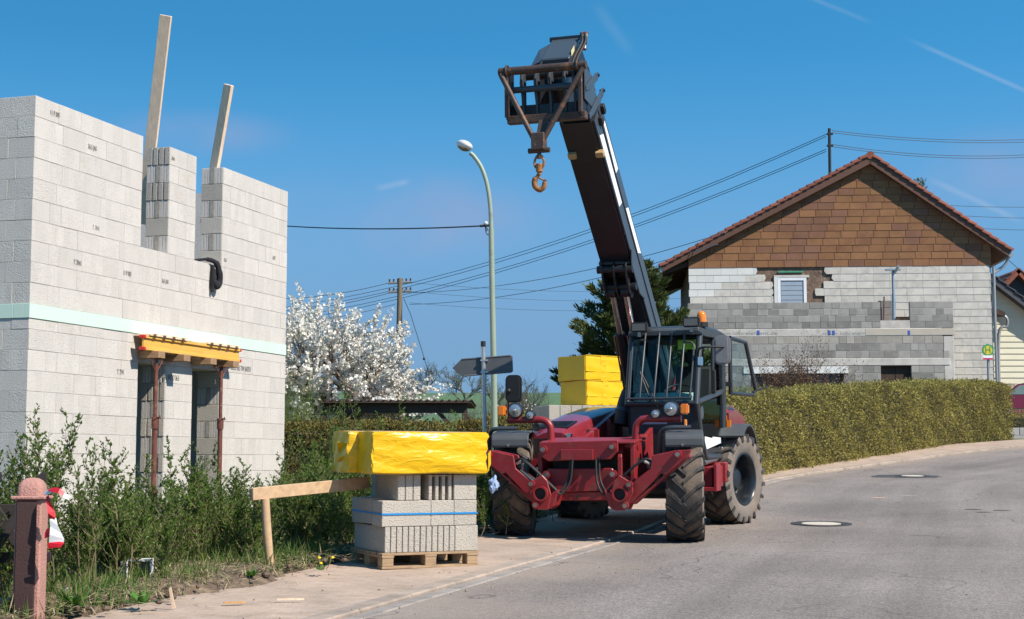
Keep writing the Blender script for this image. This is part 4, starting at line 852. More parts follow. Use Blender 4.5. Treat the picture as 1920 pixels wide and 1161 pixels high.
P('hook', MB().tube(bez([(0.0000, -2.16, 4.0850), (-0.0216, -2.16, 4.0500), (-0.0540, -2.16, 4.0080), (-0.0504, -2.16, 3.9450), (0.0000, -2.16, 3.9030), (0.0468, -2.16, 3.9275), (0.0612, -2.16, 3.9870), (0.0720, -2.16, 4.0150)], 5), [.02]*8 + [.031]*14 + [.027]*8 + [.018]*4 + [.009]*2, 12), M_hookm, sh, smooth=60)
P('hook_latch', MB().tube([(-0.0216, -2.16, 4.0430), (0.0504, -2.16, 4.0010)], .01, 6), M_hookm, sh)
# ============================================================ house with brown shingled gable and block annex
def rayloc(O, rz, px, py, yl):
    """local coordinates (frame at O turned rz about z) where the sight line of a pixel meets local y = yl"""
    d = at(px, py, 10.0) - Vector((0, 0, EYE)); Ri = Matrix.Rotation(-rz, 3, 'Z'); o = Ri @ (Vector((0, 0, EYE)) - O); d = Ri @ d
    return o + d * ((yl - o.y) / d.y)
M_shing = pm('brown_gable_shingle', (0.235, 0.117, 0.056), 0.75, spec=0.2, var=0.12, scale=2.5, rnd=0.12, bump=0.05, dirt=((0.15, 0.06, 0.042), 0.5, 0.7, 1.6, 0.6))
M_shing2 = pm('purple_brown_shingle', (0.195, 0.097, 0.06), 0.75, spec=0.2, var=0.14, scale=2.5, rnd=0.14)
M_fascia = pm('brown_fascia', (0.11, 0.05, 0.03), 0.6, var=0.1)
M_rtile = pm('red_roof_tile', (0.20, 0.06, 0.036), 0.8, var=0.25, scale=4, rnd=0.2, bump=0.2, bscale=40)
M_slab = pm('weathered_siding', (0.53, 0.50, 0.45), 0.9, var=0.14, scale=2.2, rnd=0.07, bump=0.1, bscale=50, dirt=((0.3, 0.29, 0.265), 0.5, 0.75, 3.5, 0.7))
M_slabw = pm('clean_siding', (0.60, 0.60, 0.57), 0.85, var=0.05, scale=2.5, rnd=0.04)
M_stone = pm('brown_rubble_wall', (0.16, 0.105, 0.075), 0.95, var=0.4, scale=5, bump=1.0, bscale=12, dirt=((0.3, 0.25, 0.2), 0.55, 0.7, 4))
M_gblock = pm('grey_block', (0.285, 0.27, 0.25), 0.95, var=0.14, scale=4, rnd=0.3, bump=0.2, bscale=60, dirt=((0.36, 0.33, 0.3), 0.58, 0.75, 4, 0.6))
M_bblock = pm('beige_block', (0.36, 0.33, 0.29), 0.95, var=0.14, scale=4, rnd=0.18, bump=0.2, bscale=60)
M_conc = pm('pale_concrete', (0.52, 0.49, 0.45), 0.9, var=0.18, scale=2.4, bump=0.15, bscale=40, dirt=((0.36, 0.32, 0.28), 0.55, 0.7, 3))
M_lint = pm('white_lintel', (0.74, 0.75, 0.73), 0.8, var=0.05, scale=3)
M_joint = pm('block_mortar', (0.50, 0.46, 0.42), 0.95, var=0.2, scale=5)
M_pvc = pm('white_window_frame', (0.75, 0.76, 0.78), 0.35, var=0.03)
M_blind = pm('blue_grey_blind', (0.30, 0.36, 0.43), 0.5, var=0.05)
M_dark = pm('dark_opening', (0.018, 0.014, 0.013), 0.9)
M_zinc = pm('zinc_pipe', (0.36, 0.37, 0.38), 0.45, 0.6, var=0.12, scale=10)
M_brownpost = pm('dark_brown_wood', (0.055, 0.03, 0.02), 0.8, var=0.25, scale=6)
HRZ = math.radians(-4.5); H0 = Vector((11.2, 53.0, gz(11.2, 52.0)))
house = empty('gabled_house', H0, HRZ); tag(house, 'house with brown shingled gable, red tile roof and weathered white siding', 'house')
def hp(px, py, yl=0.0): return rayloc(H0, HRZ, px, py, yl)
apex = hp(1631, 300); gl = hp(1291, 484); gr = hp(1858, 458); bl = hp(1291, 502); br = hp(1858, 499)
zb_ = (bl.z + br.z) / 2
# wall core
cz = 0.0
MB().prism([(bl.x+.01, -1.2), (br.x-.01, -1.2), (br.x-.01, gr.z), (apex.x, apex.z), (bl.x+.01, gl.z)], 'y', .03, 9.5).build('wall', M_stone, house)
def slopeL(x): return gl.z + (x - gl.x) * (apex.z - gl.z) / (apex.x - gl.x)
def slopeR(x): return apex.z + (x - apex.x) * (gr.z - apex.z) / (gr.x - apex.x)
def clip_gable(poly, zmin=None):
    # keep below both roof slopes and between the walls
    k = (apex.z-gl.z)/(apex.x-gl.x); poly = clip_poly(poly, -k, 1, gl.z - k*gl.x)
    if len(poly) >= 3: k = (gr.z-apex.z)/(gr.x-apex.x); poly = clip_poly(poly, -k, 1, apex.z - k*apex.x)
    if len(poly) >= 3: poly = clip_poly(poly, -1, 0, -bl.x)
    if len(poly) >= 3: poly = clip_poly(poly, 1, 0, br.x)
    return poly
def lap(poly, z0, h, y0, t0, t1):
    """a lapped board: proud by t0 at its lower edge and t1 at the top"""
    n = len(poly); cx = sum(p[0] for p in poly)/n; g = MB()
    vs = [(x, y0 - (t0 + (t1-t0)*(z-z0)/h), z) for x, z in poly] + [(x, y0, z) for x, z in poly]
    return g.add(vs, [tuple(range(n)), tuple(range(n, 2*n))[::-1]] + [(i, n+i, n+(i+1) % n, (i+1) % n) for i in range(n)])
sh_ = .2492; sw_ = .548; row = 0; z = zb_
_shm = {}
while z < apex.z - .05:
    off = -(row * .08) % sw_; x = bl.x - off
    while x < br.x:
        poly = clip_gable([(x+.007, z+.006), (x+sw_-.007, z+.006), (x+sw_-.007, z+sh_-.002), (x+.007, z+sh_-.002)])
        if len(poly) >= 3:
            full = len(poly) == 4 and abs(poly[1][0]-poly[0][0]-sw_+.014) < 1e-3 and abs(poly[2][1]-poly[0][1]-sh_+.008) < 1e-3
            if full:
                if 'f' not in _shm: _shm['f'] = lap([(.007, .006), (sw_-.007, .006), (sw_-.007, sh_-.002), (.007, sh_-.002)], 0, sh_, 0, .03, .02).mesh('shingle', M_shing)
                if 'g' not in _shm: _shm['g'] = lap([(.007, .006), (sw_-.007, .006), (sw_-.007, sh_-.002), (.007, sh_-.002)], 0, sh_, 0, .03, .02).mesh('shingle', M_shing2)
                inst('shingle', _shm['g' if math.sin(x*.9+z*.35+.6)+.8*math.sin(x*1.9-z*1.3)+random.uniform(-1.6, 1.6) > .8 else 'f'], house, (x, random.uniform(-.004, .002), z))
            else: lap(poly, z, sh_, 0, .03, .02).build('shingle', M_shing, house)
        x += sw_
    z += sh_; row += 1
# siding slabs with the hole torn open round the window
wx0, wx1 = hp(1458, 540).x, hp(1512, 540).x; z = zb_; row = 0; rs = random.Random(5)
holes = {0: (hp(1420, 508).x, hp(1545, 508).x), 1: (hp(1436, 522).x, hp(1559, 522).x), 2: (hp(1450, 536).x, hp(1543, 536).x), 3: (hp(1451, 550).x, hp(1528, 550).x), 4: (hp(1452, 562).x, hp(1544, 562).x)}
ax_r = hp(1790, 640, -1.5).x
for row in range(18):
    z -= .2492; spans = [(bl.x, br.x)]
    if row in holes: spans = [(bl.x, holes[row][0]), (holes[row][1], br.x)]
    if row > 6: spans = [(ax_r - 1.2, br.x)]
    for a, b in spans:
        x = a - ((row * .27) % .56) if a != bl.x or True else a
        while x < b:
            x0, x1 = max(a, x), min(b, x + .56); x += .56
            if x1 - x0 < .06: continue
            white = row < 4 and x1 < bl.x + 2.0 - row * .5 + .6
            poly = [(x0+.003, z), (x1-.003, z), (x1-.003, z+.252), (x0+.003, z+.252)]
            if row in holes and (abs(x1 - holes[row][0]) < .01 or abs(x0 - holes[row][1]) < .01):      # broken ends
                j = rs.uniform(.03, .09)
                poly = [(x0+.003, z), (x1-j, z), (x1-.003, z+.12), (x1-j*.5, z+.252), (x0+.003, z+.252)] if abs(x1 - holes[row][0]) < .01 else [(x0+j, z), (x1-.003, z), (x1-.003, z+.252), (x0+j*.4, z+.252), (x0, z+.1)]
            lap(poly, z, .2492, 0, .026, .016).build('siding_slab', M_slabw if white else M_slab, house)
# window
wp = hp(1485, 545); wz0, wz1 = hp(1485, 590).z, hp(1485, 521).z
win = MB().bx(wx0, wx0+.1, -.03, .029, wz0, wz1).bx(wx1-.1, wx1, -.03, .029, wz0, wz1).bx(wx0+.1, wx1-.1, -.03, .029, wz1-.1, wz1).build('window', M_pvc, house, bevel=.006)
nb = 7; hb = (wz1-.12 - wz0)/nb
for i in range(nb): MB().bx(wx0+.12, wx1-.12, -.005 , .02, wz0+i*hb+.015, wz0+(i+1)*hb).build('blind_slat', M_blind, win)
MB().bx(wx0+.1, wx1-.1, .021, .0285, wz0, wz1-.1).build('pane', pm('window_back', (.08, .12, .17), .15), win)
MB().bx(wx0-.12, wx0-.005, -.04, .025, wz0, wz1+.02).build('window_jamb', M_slabw, win)
MB().bx(wx0-.12, wx1+.1, -.035, .024, wz1+.005, wz1+.09).build('window_lintel', M_conc, win)
MB().bx(wx0+.02, wx1-.1, -.04, .02, wz1+.18, wz1+.23).build('green_strip', pm('green_foam', (.05, .28, .18), .7), win)
# roof
def roof_side(p0, p1, name):
    d = (p1 - p0); d.y = 0; n = Vector((-d.z, 0, d.x)).normalized();
    if n.z < 0: n = -n
    vs = [p0 - n*.13, p1 - n*.06, p1 + n*.14, p0 + n*.14]; g = MB(); P4 = [(v.x, v.z) for v in vs]
    return g.prism(P4, 'y', -.28, 9.8).build(name, M_fascia, house)
rt = hp(1632, 299, -.25); rl = hp(1243, 506, -.25); rr2 = hp(1890, 478, -.12)
rL = roof_side(rt, rl, 'roof'); rR = roof_side(rt, rr2, 'roof')
def tiles(p0, p1, n, par, flip):
    d = p1 - p0; d.y = 0; L_ = d.length; d.normalize(); nr = Vector((-d.z, 0, d.x)); nr = nr if nr.z > 0 else -nr
    st = L_ / n
    g = MB(); seg = [(-.02, .0), (.0, .06), (.06, .085), (.14, .075), (.22, .085), (.27, .06), (.3, .01)]
    # verge tile: profile across y, extruded down the slope with a lap
    m = len(seg); vs = []
    for t, lift in ((0, .0), (st*1.12, .045)):
        for y, h in seg: v = d*t + nr*(h + lift) + Vector((0, y - .3, 0)); vs.append(v)
        for y, h in seg: v = d*t + nr*(h + lift - .03) + Vector((0, y - .3, 0)); vs.append(v)
    f = []
    for i in range(m-1): f += [(i, i+1, 2*m+i+1, 2*m+i), (m+i, m+i+1, 3*m+i+1, 3*m+i), (i, i+1, m+i+1, m+i), (2*m+i, 2*m+i+1, 3*m+i+1, 3*m+i)]
    f += [(0, m, 3*m, 2*m), (m-1, 2*m-1, 4*m-1, 3*m-1)]
    me = g.add(vs, f).mesh('roof_tile', M_rtile)
    for i in range(n):
        for c in range(3 if i >= 0 else 1):
            inst('roof_tile', me, par, p0 + d*(i*st) + nr*(.135 + random.uniform(-.006, .006)) + Vector((0, .23 + c*.3, 0)))
tiles(Vector((rt.x, -.25, rt.z)), Vector((rl.x, -.25, rl.z)), 28, rL, 0); tiles(Vector((rt.x, -.25, rt.z)), Vector((rr2.x, -.25, rr2.z)), 19, rR, 1)
for i in range(4): MB().cyl((rt.x, -.31+i*.4, rt.z+.14), (rt.x, .11+i*.4, rt.z+.16), .14, .12, n=14).build('ridge_tile', M_rtile, rL, smooth=50)
for i in range(9): MB().prism([(rl.x+.1, rl.z+.02), (bl.x, gl.z-.12), (bl.x, gl.z-.28), (rl.x+.1, rl.z-.1)], 'y', .05+i*.8, .15+i*.8).build('rafter', M_brownpost, house)
g = MB().tube([(rl.x-.06, -.25, rl.z+.0), (rl.x-.06, 9.6, rl.z+.0)], .09, 10).build('gutter', M_zinc, house, smooth=40)
MB().tube([(rr2.x+.06, -.25, rr2.z), (rr2.x+.06, 9.6, rr2.z)], .09, 10).build('gutter', M_zinc, house, smooth=40)
MB().tube(bez([(rr2.x+.06, 0, rr2.z-.05), (rr2.x-.1, .02, rr2.z-.35), (br.x+.12, -.02, gr.z-1.0), (br.x+.08, -.03, gr.z-1.3), (br.x+.08, -.03, -1)], 5), .05, 10).build('downpipe', M_zinc, house, smooth=40)
# service mast on the roof
mb_ = hp(1556, 335, 1.0); mt = hp(1555, 241, 1.0)
mast = MB().tube([mb_ - Vector((0, 0, .5)), mt], .055, 10).build('service_mast', M_black, house, smooth=40)
for zz in (mt.z-.2, mt.z-.62): MB().bx(mt.x-.1, mt.x+.12, .95, 1.05, zz-.03, zz+.03).build('insulator', M_black, mast)
# ---- annex of bare blocks in front of the gable
annex = empty('block_annex', H0 + Matrix.Rotation(HRZ, 3, 'Z') @ Vector((0, -1.5, 0)), HRZ); tag(annex, 'half built annex of bare grey blocks in front of the gabled house', 'building')
def ap(px, py): v = hp(px, py, -1.5); return Vector((v.x, 0, v.z))
AX0, AX1 = ap(1290, 640).x, ap(1789, 640).x
gaps_top = [(ap(1651, 590).x, ap(1706, 590).x)]
_gb = {}
def ablock(L_, h, x, z, m):
    key = (round(L_, 2), round(h, 3), m.name)
    if key not in _gb: _gb[key] = MB().bx(.006, L_-.006, 0, .24, .006, h-.007).mesh('block', m, bevel=.003)
    inst('block', _gb[key], annex, (x, random.uniform(-.006, .001), z))
def arow(py0, py1, m, spans, seed, lens=(.49, .49, .36, .25)):
    r = random.Random(seed); z0, z1 = ap(1500, py1).z, ap(1500, py0).z
    for a, b in spans:
        x = a
        while x < b - .02:
            L_ = r.choice(lens); L_ = b - x if b - x - L_ < .12 else L_
            ablock(L_, z1-z0, x, z0, m); x += L_
    return z0, z1
full = [(AX0, AX1)]; split = [(AX0, gaps_top[0][0]), (gaps_top[0][1], AX1)]
for i, y in enumerate((567, 579.5, 592, 604)): arow(y, y+12.3, M_gblock, split, i+1)
MB().bx(AX0, AX1-.6, -.005, .25, ap(1500, 631).z, ap(1500, 617).z).build('ring_beam', M_conc, annex, bevel=.01)
MB().bx(AX1-2.9, AX1+.02, -.012, .25, ap(1500, 630).z, ap(1500, 617.5).z).build('beam_form', pm('beige_board', (.47, .42, .35), .8, var=.08), annex, bevel=.006)
rowsL = [(631, 645, M_bblock, [(AX0, AX1-.35)]), (645, 658.5, M_gblock, [(AX0, AX1-.35)]), (658.5, 672, M_gblock, [(AX0, AX1-.15)])]
for i, (a, b, m, sp) in enumerate(rowsL): arow(a, b, m, sp, 20+i)
MB().bx(AX0, AX1-.15, -.008, .24, ap(1500, 686).z, ap(1500, 672.5).z).build('lower_beam', M_conc, annex, bevel=.012)
MB().bx(AX1-.34, AX1-.006, .01, .24, ap(1500, 760).z, ap(1500, 631.5).z).build('plaster_return', M_conc, annex, bevel=.01)
o1 = (ap(1408, 705).x, ap(1582, 705).x); o2 = (ap(1652, 700).x, ap(1709, 700).x)
for i, y in enumerate((686.5, 700, 713.5, 727, 740.5)):
    sp = [(AX0, ap(1394, 700).x), (ap(1590, 700).x, o2[0]), (o2[1], AX1-.345)] if i == 0 else [(AX0, o1[0]), (o1[1], o2[0]), (o2[1], AX1-.345)]
    arow(y, y+13.4, M_gblock, sp, 40+i)
for a, b in ((1394, 1478), (1515, 1590)): MB().bx(ap(a, 700).x, ap(b, 700).x, -.03, .22, ap(1500, 700.5).z, ap(1500, 687.5).z).build('lintel', M_lint, annex, bevel=.006)
MB().bx(ap(1478, 700).x+.003, ap(1515, 700).x-.003, .0, .22, ap(1500, 700.5).z, ap(1500, 687.5).z).build('lintel', M_conc, annex)
MB().bx(o1[0]+.02, o1[1]-.02, .12, .2, ap(1500, 755).z, ap(1500, 702).z).build('window', pm('dark_pane', (.02, .022, .028), .1), annex)
f_ = MB()
for x in (o1[0]+.03, (o1[0]+o1[1])/2-.25, (o1[0]+o1[1])/2+.2, o1[1]-.1): f_.bx(x, x+.07, .09, .118, ap(1500, 755).z, ap(1500, 703).z)
f_.build('window_frame', M_brownpost, annex)
MB().bx(o2[0]+.01, o2[1]-.01, .15, .2, ap(1500, 760).z, ap(1500, 687).z).build('door', M_brownpost, annex)
MB().bx((o2[0]+o2[1])/2-.01, (o2[0]+o2[1])/2+.01, .14, .1495, ap(1500, 760).z, ap(1500, 687).z).build('door_joint', M_dark, annex)
MB().bx(AX0+.01, AX1-.4, .005, .23, ap(1500, 686.5).z, ap(1500, 567.5).z - .62).build('mortar_core', M_joint, annex)
for a, b in split: MB().bx(a+.01, b-.01, .005, .23, ap(1500, 616.5).z, ap(1500, 568).z).build('mortar_core', M_joint, annex)
for a, b in ((AX0, o1[0]), (o1[1], o2[0]), (o2[1], AX1-.35)): MB().bx(a+.01, b-.01, .005, .22, ap(1500, 760).z, ap(1500, 687.2).z).build('mortar_core', M_joint, annex)
MB().bx(AX0+.012, AX0+.25, .24, 1.48, -1, ap(1500, 568).z).build('side_wall', M_gblock, annex)
MB().bx(AX1-.25, AX1-.01, .24, 1.45, -1, ap(1500, 619).z).build('side_wall', M_gblock, annex)
MB().bx(AX0+.25, AX1-.25, .24, 1.45, ap(1500, 631).z, ap(1500, 619).z).build('floor_slab', M_conc, annex)
M_print = pm('grey_print', (.30, .29, .28), .9)
for px in (1400, 1600): inst('printed_address', text_mesh('www.lohrelement.de', .16, M_print, .001), annex, ap(px, 625) + Vector((0, -.008, 0)), (math.pi/2, 0, 0), (1.5, 1, 1))
for px in (1422, 1555, 1563, 1704): MB().bx(ap(px, 625).x-.04, ap(px, 625).x+.04, -.016, -.008, ap(px, 628).z, ap(px, 620).z).build('blue_mark', pm('blue_mark', (.05, .1, .4), .7), annex)
# things on the annex floor
zf = ap(1500, 617).z; A0 = annex.location; RA = Matrix.Rotation(HRZ, 3, 'Z')
def onann(x, y, z): return A0 + RA @ Vector((x, y, z))
pz = ap(1680, 617); pr = empty('slab_prop', onann(pz.x, .35, zf), HRZ); tag(pr, 'blue grey steel prop standing in the gap of the grey block annex', 'prop')
M_bluep = pm('blue_grey_steel', (.26, .33, .4), .5, .4, var=.15, scale=8)
hp_ = ap(1680, 505).z - zf
MB().cyl((0,0,.01), (0,0,hp_*.6), .06, n=12).build('outer_tube', M_bluep, pr, smooth=40); MB().cyl((0,0,hp_*.55), (0,0,hp_), .045, n=12).build('inner_tube', M_bluep, pr, smooth=40)
MB().bx(-.22, .22, -.12, .12, 0, .02).build('foot_plate', M_bluep, pr); MB().bx(-.25, .25, -.08, .08, hp_, hp_+.05).build('head_fork', M_bluep, pr)
MB().prism([(-.6, hp_+.1), (.2, hp_-.05), (.2, hp_-.1), (-.6, hp_+.05)], 'x', .05, .12).build('fork_arm', M_bluep, pr)
b_ = ap(1665, 617); bs = []
for i, (px, dz_, dx) in enumerate(((1668, 0, .0), (1668, .25, .0), (1668, .5, .02), (1668, .75, -.03))):
    o = MB().bx(-.22, .22, -.12, .12, .003, .245).build('loose_block', M_gblock, None, bevel=.01); o.location = onann(ap(px, 600).x + dx, .75, zf + dz_); o.rotation_euler = (0, 0, HRZ)
    tag(o, ['grey block at the bottom of the small stack behind the blue steel prop', 'second grey block up in the small stack behind the blue steel prop', 'third grey block up in the small stack behind the blue steel prop', 'grey block on top of the small stack behind the blue steel prop'][i], 'block', 'loose blocks in the annex gap')
g = MB(); rq = random.Random(2)
for i in range(5): g.tube(bez([(rq.uniform(-.3, .3), rq.uniform(-.1, .1), .05+.03*i) for _ in range(5)], 4), .05, 6)
o = g.build('black_bundle', M_black, None, smooth=60); o.location = onann(ap(1697, 612).x, .4, zf); tag(o, 'black heap of hose at the right of the annex gap', 'hose')
g = MB().cyl((0, 0, 0), (.05, 0, 1.1), .025, n=8); o = g.build('rusty_bar', M_rust, None); o.location = onann(ap(1659, 612).x, .3, zf); tag(o, 'rusty bar leaning in the left edge of the annex gap', 'bar')
# ---- neighbours at the right edge
M_cream = pm('cream_siding', (0.62, 0.60, 0.46), 0.7, var=0.05, scale=2, rnd=0.04)
M_slate = pm('dark_slate_tile', (0.055, 0.058, 0.068), 0.6, var=0.2, scale=4, rnd=0.15)
N0 = Vector((18.2, 58, gz(18.2, 58))); nb_h = empty('cream_house', N0); tag(nb_h, 'cream clapboard house with dark slate roof at the right edge', 'house')
def np_(px, py): return at(px, py, 58.0) - N0
a, b = np_(1850, 528), np_(2250, 840); k_ = (np_(1920, 582).z - np_(1862, 538).z) / (np_(1920, 582).x - np_(1862, 538).x); z0_ = np_(1862, 538).z; x0_ = np_(1862, 538).x
xe = np_(2050, 600).x; xs_ = np_(1845, 600).x
MB().prism([(xs_, -1), (xe, -1), (xe, z0_ + k_*(xe-x0_) - .02), (xs_, z0_ + k_*(xs_-x0_) - .02)], 'y', .03, 8).build('wall', M_cream, nb_h)
z = -1.0; hb = np_(1880, 600).z - np_(1880, 611.2).z
while z < z0_ + 1:
    poly = clip_poly([(xs_, z), (xe, z), (xe, z+hb), (xs_, z+hb)], -k_, 1, z0_ - k_*x0_)
    if len(poly) >= 3: lap(poly, z, hb, 0.03, .04, .012).build('clapboard', M_cream, nb_h)
    z += hb
rd = Vector((1, 0, k_)).normalized(); rn = Vector((-rd.z, 0, rd.x))
p0_ = Vector((xs_, 0, z0_ + k_*(xs_-x0_))); Ln = (xe - xs_) * 1.2
MB().add([p0_ + Vector((0, y, 0)) + rd*t + rn*h for y in (-.45, 8) for t, h in ((0, 0), (Ln, 0), (Ln, .2), (0, .2))], [(0,1,2,3),(4,5,6,7),(0,1,5,4),(1,2,6,5),(2,3,7,6),(3,0,4,7)]).build('roof', M_slate, nb_h)
tm = MB().add([Vector((0, y, 0)) + rd*t + rn*h for y in (-.02, .33) for t, h in ((0, .0), (.42, .05), (.42, .09), (0, .03))], [(0,1,2,3),(4,5,6,7),(0,1,5,4),(1,2,6,5),(2,3,7,6),(3,0,4,7)]).mesh('roof_tile', M_slate)
for i in range(16):
    for c in range(3): inst('roof_tile', tm, nb_h, p0_ + rd*(i*.38) + rn*.2 + Vector((0, -.48 + c*.36, 0)))
pg = np_(1868, 598); MB().tube(bez([pg + Vector((-.3, -.3, .25)), pg + Vector((.25, -.3, .05)), pg + Vector((.3, -.28, -.3)), pg + Vector((.0, -.25, -.6)), pg + Vector((-.05, -.25, -3))], 5), .06, 8).build('downpipe', M_zinc, nb_h, smooth=50)
MB().prism([(pg.x-.6, pg.z+.5), (pg.x+.15, pg.z+.2), (pg.x+.15, pg.z+.05), (pg.x-.6, pg.z+.2)], 'y', -.6, -.1).build('eave', M_brownpost, nb_h)
N1 = Vector((23.5, 72, gz(23.5, 72))); rh = empty('red_roofed_house', N1); tag(rh, 'far house with a red tiled gable roof behind the cream house', 'house')
def nq(px, py): return at(px, py, 72.0) - N1
q0, q1, q2 = nq(1905, 506), nq(1868, 545), nq(1990, 600)
MB().prism([(q1.x+.3, -1), (q2.x-.3, -1), (q2.x-.3, q2.z), (q0.x, q0.z-.25), (q1.x+.3, q1.z-.2)], 'y', 0, 9).build('wall', pm('slate_gable', (.04, .045, .055), .8, var=.2), rh)
for pa, pb in ((q0, q1), (q0, q2)):
    d = (pb-pa); d.y = 0; L_ = d.length; d.normalize(); n_ = Vector((-d.z, 0, d.x)); n_ = n_ if n_.z > 0 else -n_
    rf = MB().add([pa + Vector((0, y, 0)) + d*t + n_*h for y in (-.4, 9) for t, h in ((0, -.18), (L_, -.18), (L_, 0), (0, 0))], [(0,1,2,3),(4,5,6,7),(0,1,5,4),(1,2,6,5),(2,3,7,6),(3,0,4,7)]).build('roof', M_rtile, rh)
    te = MB().add([Vector((0, y, 0)) + d*t + n_*h for y in (0, .36) for t, h in ((0, .0), (.4, .04), (.4, .1), (0, .05))], [(0,1,2,3),(4,5,6,7),(0,1,5,4),(1,2,6,5),(2,3,7,6),(3,0,4,7)]).mesh('roof_tile', M_rtile)
    for i in range(int(L_/.36)): inst('roof_tile', te, rf, pa + d*(i*.36) + Vector((0, -.43, 0)))
# ============================================================ pallets of blocks and insulation packs
M_pal = pm('pallet_wood', (0.34, 0.23, 0.135), 0.85, var=0.3, scale=5, stretch=(1, 6, 6), bump=0.15, bscale=40, dirt=((0.2, 0.15, 0.11), 0.5, 0.75, 6))
M_cb = blockmat('grey_concrete_block', (0.43, 0.395, 0.345), 0.04, 0.02, 0.9, None)
M_wrap = pm('yellow_wrap', (0.74, 0.43, 0.002), 0.24, var=0.06, scale=3, coat=0.15, bump=0, spec=0.6)
def wrapbump(m):
    nt = m.node_tree; N = nt.nodes; L = nt.links; b = N['Principled BSDF']; tc = N.new('ShaderNodeTexCoord')
    mp = N.new('ShaderNodeMapping'); mp.inputs['Scale'].default_value = (2.2, 2.2, 6.0); L.new(tc.outputs['Object'], mp.inputs['Vector'])
    n = N.new('ShaderNodeTexNoise'); n.inputs['Scale'].default_value = 2.1; n.inputs['Detail'].default_value = 6; n.inputs['Distortion'].default_value = 0.9; L.new(mp.outputs['Vector'], n.inputs['Vector'])
    bp = N.new('ShaderNodeBump'); bp.inputs['Strength'].default_value = 0.38; bp.inputs['Distance'].default_value = 0.06; L.new(n.outputs['Fac'], bp.inputs['Height']); L.new(bp.outputs['Normal'], b.inputs['Normal']); L.new(bp.outputs['Normal'], b.inputs['Coat Normal'])
wrapbump(M_wrap)
M_wrap2 = pm('matt_yellow_wrap', (0.72, 0.44, 0.004), 0.35, var=0.08, scale=3, bump=0.12, bscale=7)
M_strap = pm('blue_strap', (0.01, 0.22, 0.55), 0.4, var=0.05)
def pallet(name, O, rot, L_, D, label):
    p = empty(name, O, rot=rot); tag(p, label, 'pallet', 'wooden pallets under the blocks')
    for i in range(5): y = i*(D-.12)/4; MB().bx(0, L_, y, y+.12, .122, .144).build('deck_board', M_pal, p, bevel=.003)
    for x in (0, (L_-.12)/2, L_-.12): MB().bx(x, x+.12, 0, D, .10, .1215).build('stringer_board', M_pal, p, bevel=.003)
    for x in (0, (L_-.12)/2, L_-.12):
        for y in (0, (D-.12)/2, D-.12): MB().bx(x+.004, x+.116, y+.004, y+.116, .0225, .0995).build('pallet_block', M_pal, p, bevel=.004)
    for y in (0, (D-.12)/2, D-.12): MB().bx(0, L_, y, y+.12, 0, .022).build('base_board', M_pal, p, bevel=.003)
    return p
# ---- front pallet
PR = math.radians(27.5); PB = at(716, 1067, 14.25); PB.z = gz(PB.x, PB.y) + .035
tiltx = math.radians(1.5)
prot = (tiltx, 0, PR)
Rm = (Matrix.Rotation(PR, 3, 'Z') @ Matrix.Rotation(tiltx, 3, 'X'))
pallet('pallet', PB, prot, .98, .78, 'wooden pallet under the concrete blocks in front of the hedge')
def pb(x, y, z): return PB + Rm @ Vector((x, y, z))
def ribbed(L_, D, H, n, side='front'):
    """concrete block with vertical ribs on the front"""
    g = MB(); g.bx(0, L_, .016, D, 0, H)
    w = L_/n
    for i in range(n): g.bx(i*w+.004, (i+1)*w-.004, 0, .0165, .001, H-.001)
    return g
def slotted(L_, D, H, n):
    g = MB(); w = L_/(n*2+1)
    g.bx(0, L_, .2, D, 0, H)
    for i in range(n+1): g.bx(i*2*w, i*2*w+w, 0, .2005, 0, H)
    for i in range(n): g.bx(i*2*w+w, i*2*w+2*w, 0.003, .2, H-.015, H-.002)
    return g
def cblock(mesh, x, y, z, lab, rz=0):
    o = inst('concrete_block', mesh, None, pb(x, y, z), (tiltx, 0, PR + rz)); tag(o, lab, 'concrete block', 'concrete blocks on the front pallet'); return o
H_ = .238; z1 = .145
b_plain = MB().bx(0, .49, 0, .24, 0, H_-.003).mesh('concrete_block', M_cb, bevel=.005)
b_short = MB().bx(0, .235, 0, .49, 0, H_-.003).mesh('concrete_block', M_cb, bevel=.005)
b_rib = ribbed(.355, .74, H_-.003, 6).mesh('concrete_block', M_cb, bevel=.004)
b_ribs = ribbed(.235, .74, H_-.003, 2).mesh('concrete_block', M_cb, bevel=.004)
b_slot = slotted(.235, .36, H_-.003, 3).mesh('concrete_block', M_cb, bevel=.004)
b_deep = MB().bx(0, .235, 0, .74, 0, H_-.003).mesh('concrete_block', M_cb, bevel=.005)
cblock(b_rib, .03, .02, z1, 'ribbed grey block in the bottom layer of the front pallet, left corner')
cblock(b_rib, .387, .02, z1, 'ribbed grey block in the bottom layer of the front pallet, middle')
cblock(b_deep, .744, .02, z1, 'smooth grey block in the bottom layer of the front pallet, right corner')
z2_ = z1 + H_
cblock(b_plain, .0, .02, z2_, 'long smooth grey block in the strapped middle layer of the front pallet, left corner')
cblock(b_short, .492, .02, z2_, 'short grey block in the strapped middle layer of the front pallet, middle')
cblock(b_short, .729, .02, z2_, 'short grey block in the strapped middle layer of the front pallet, right corner')
b_ribl = ribbed(.49, .24, H_-.003, 4).mesh('concrete_block', M_cb, bevel=.004)
o = cblock(b_ribl, .0, .755, z2_, 'ribbed grey block in the middle layer of the front pallet, left rear side', -math.pi/2)
cblock(b_short, .25, .515, z2_, 'grey block behind in the middle layer of the front pallet, rear middle'); cblock(b_short, .49, .515, z2_, 'grey block behind in the middle layer of the front pallet, rear right')
z3_ = z2_ + H_
b_l3 = ribbed(.235, .49, H_-.003, 3).mesh('concrete_block', M_cb, bevel=.004)
cblock(b_l3, .155, .03, z3_, 'ribbed grey block in the top layer of the front pallet, left')
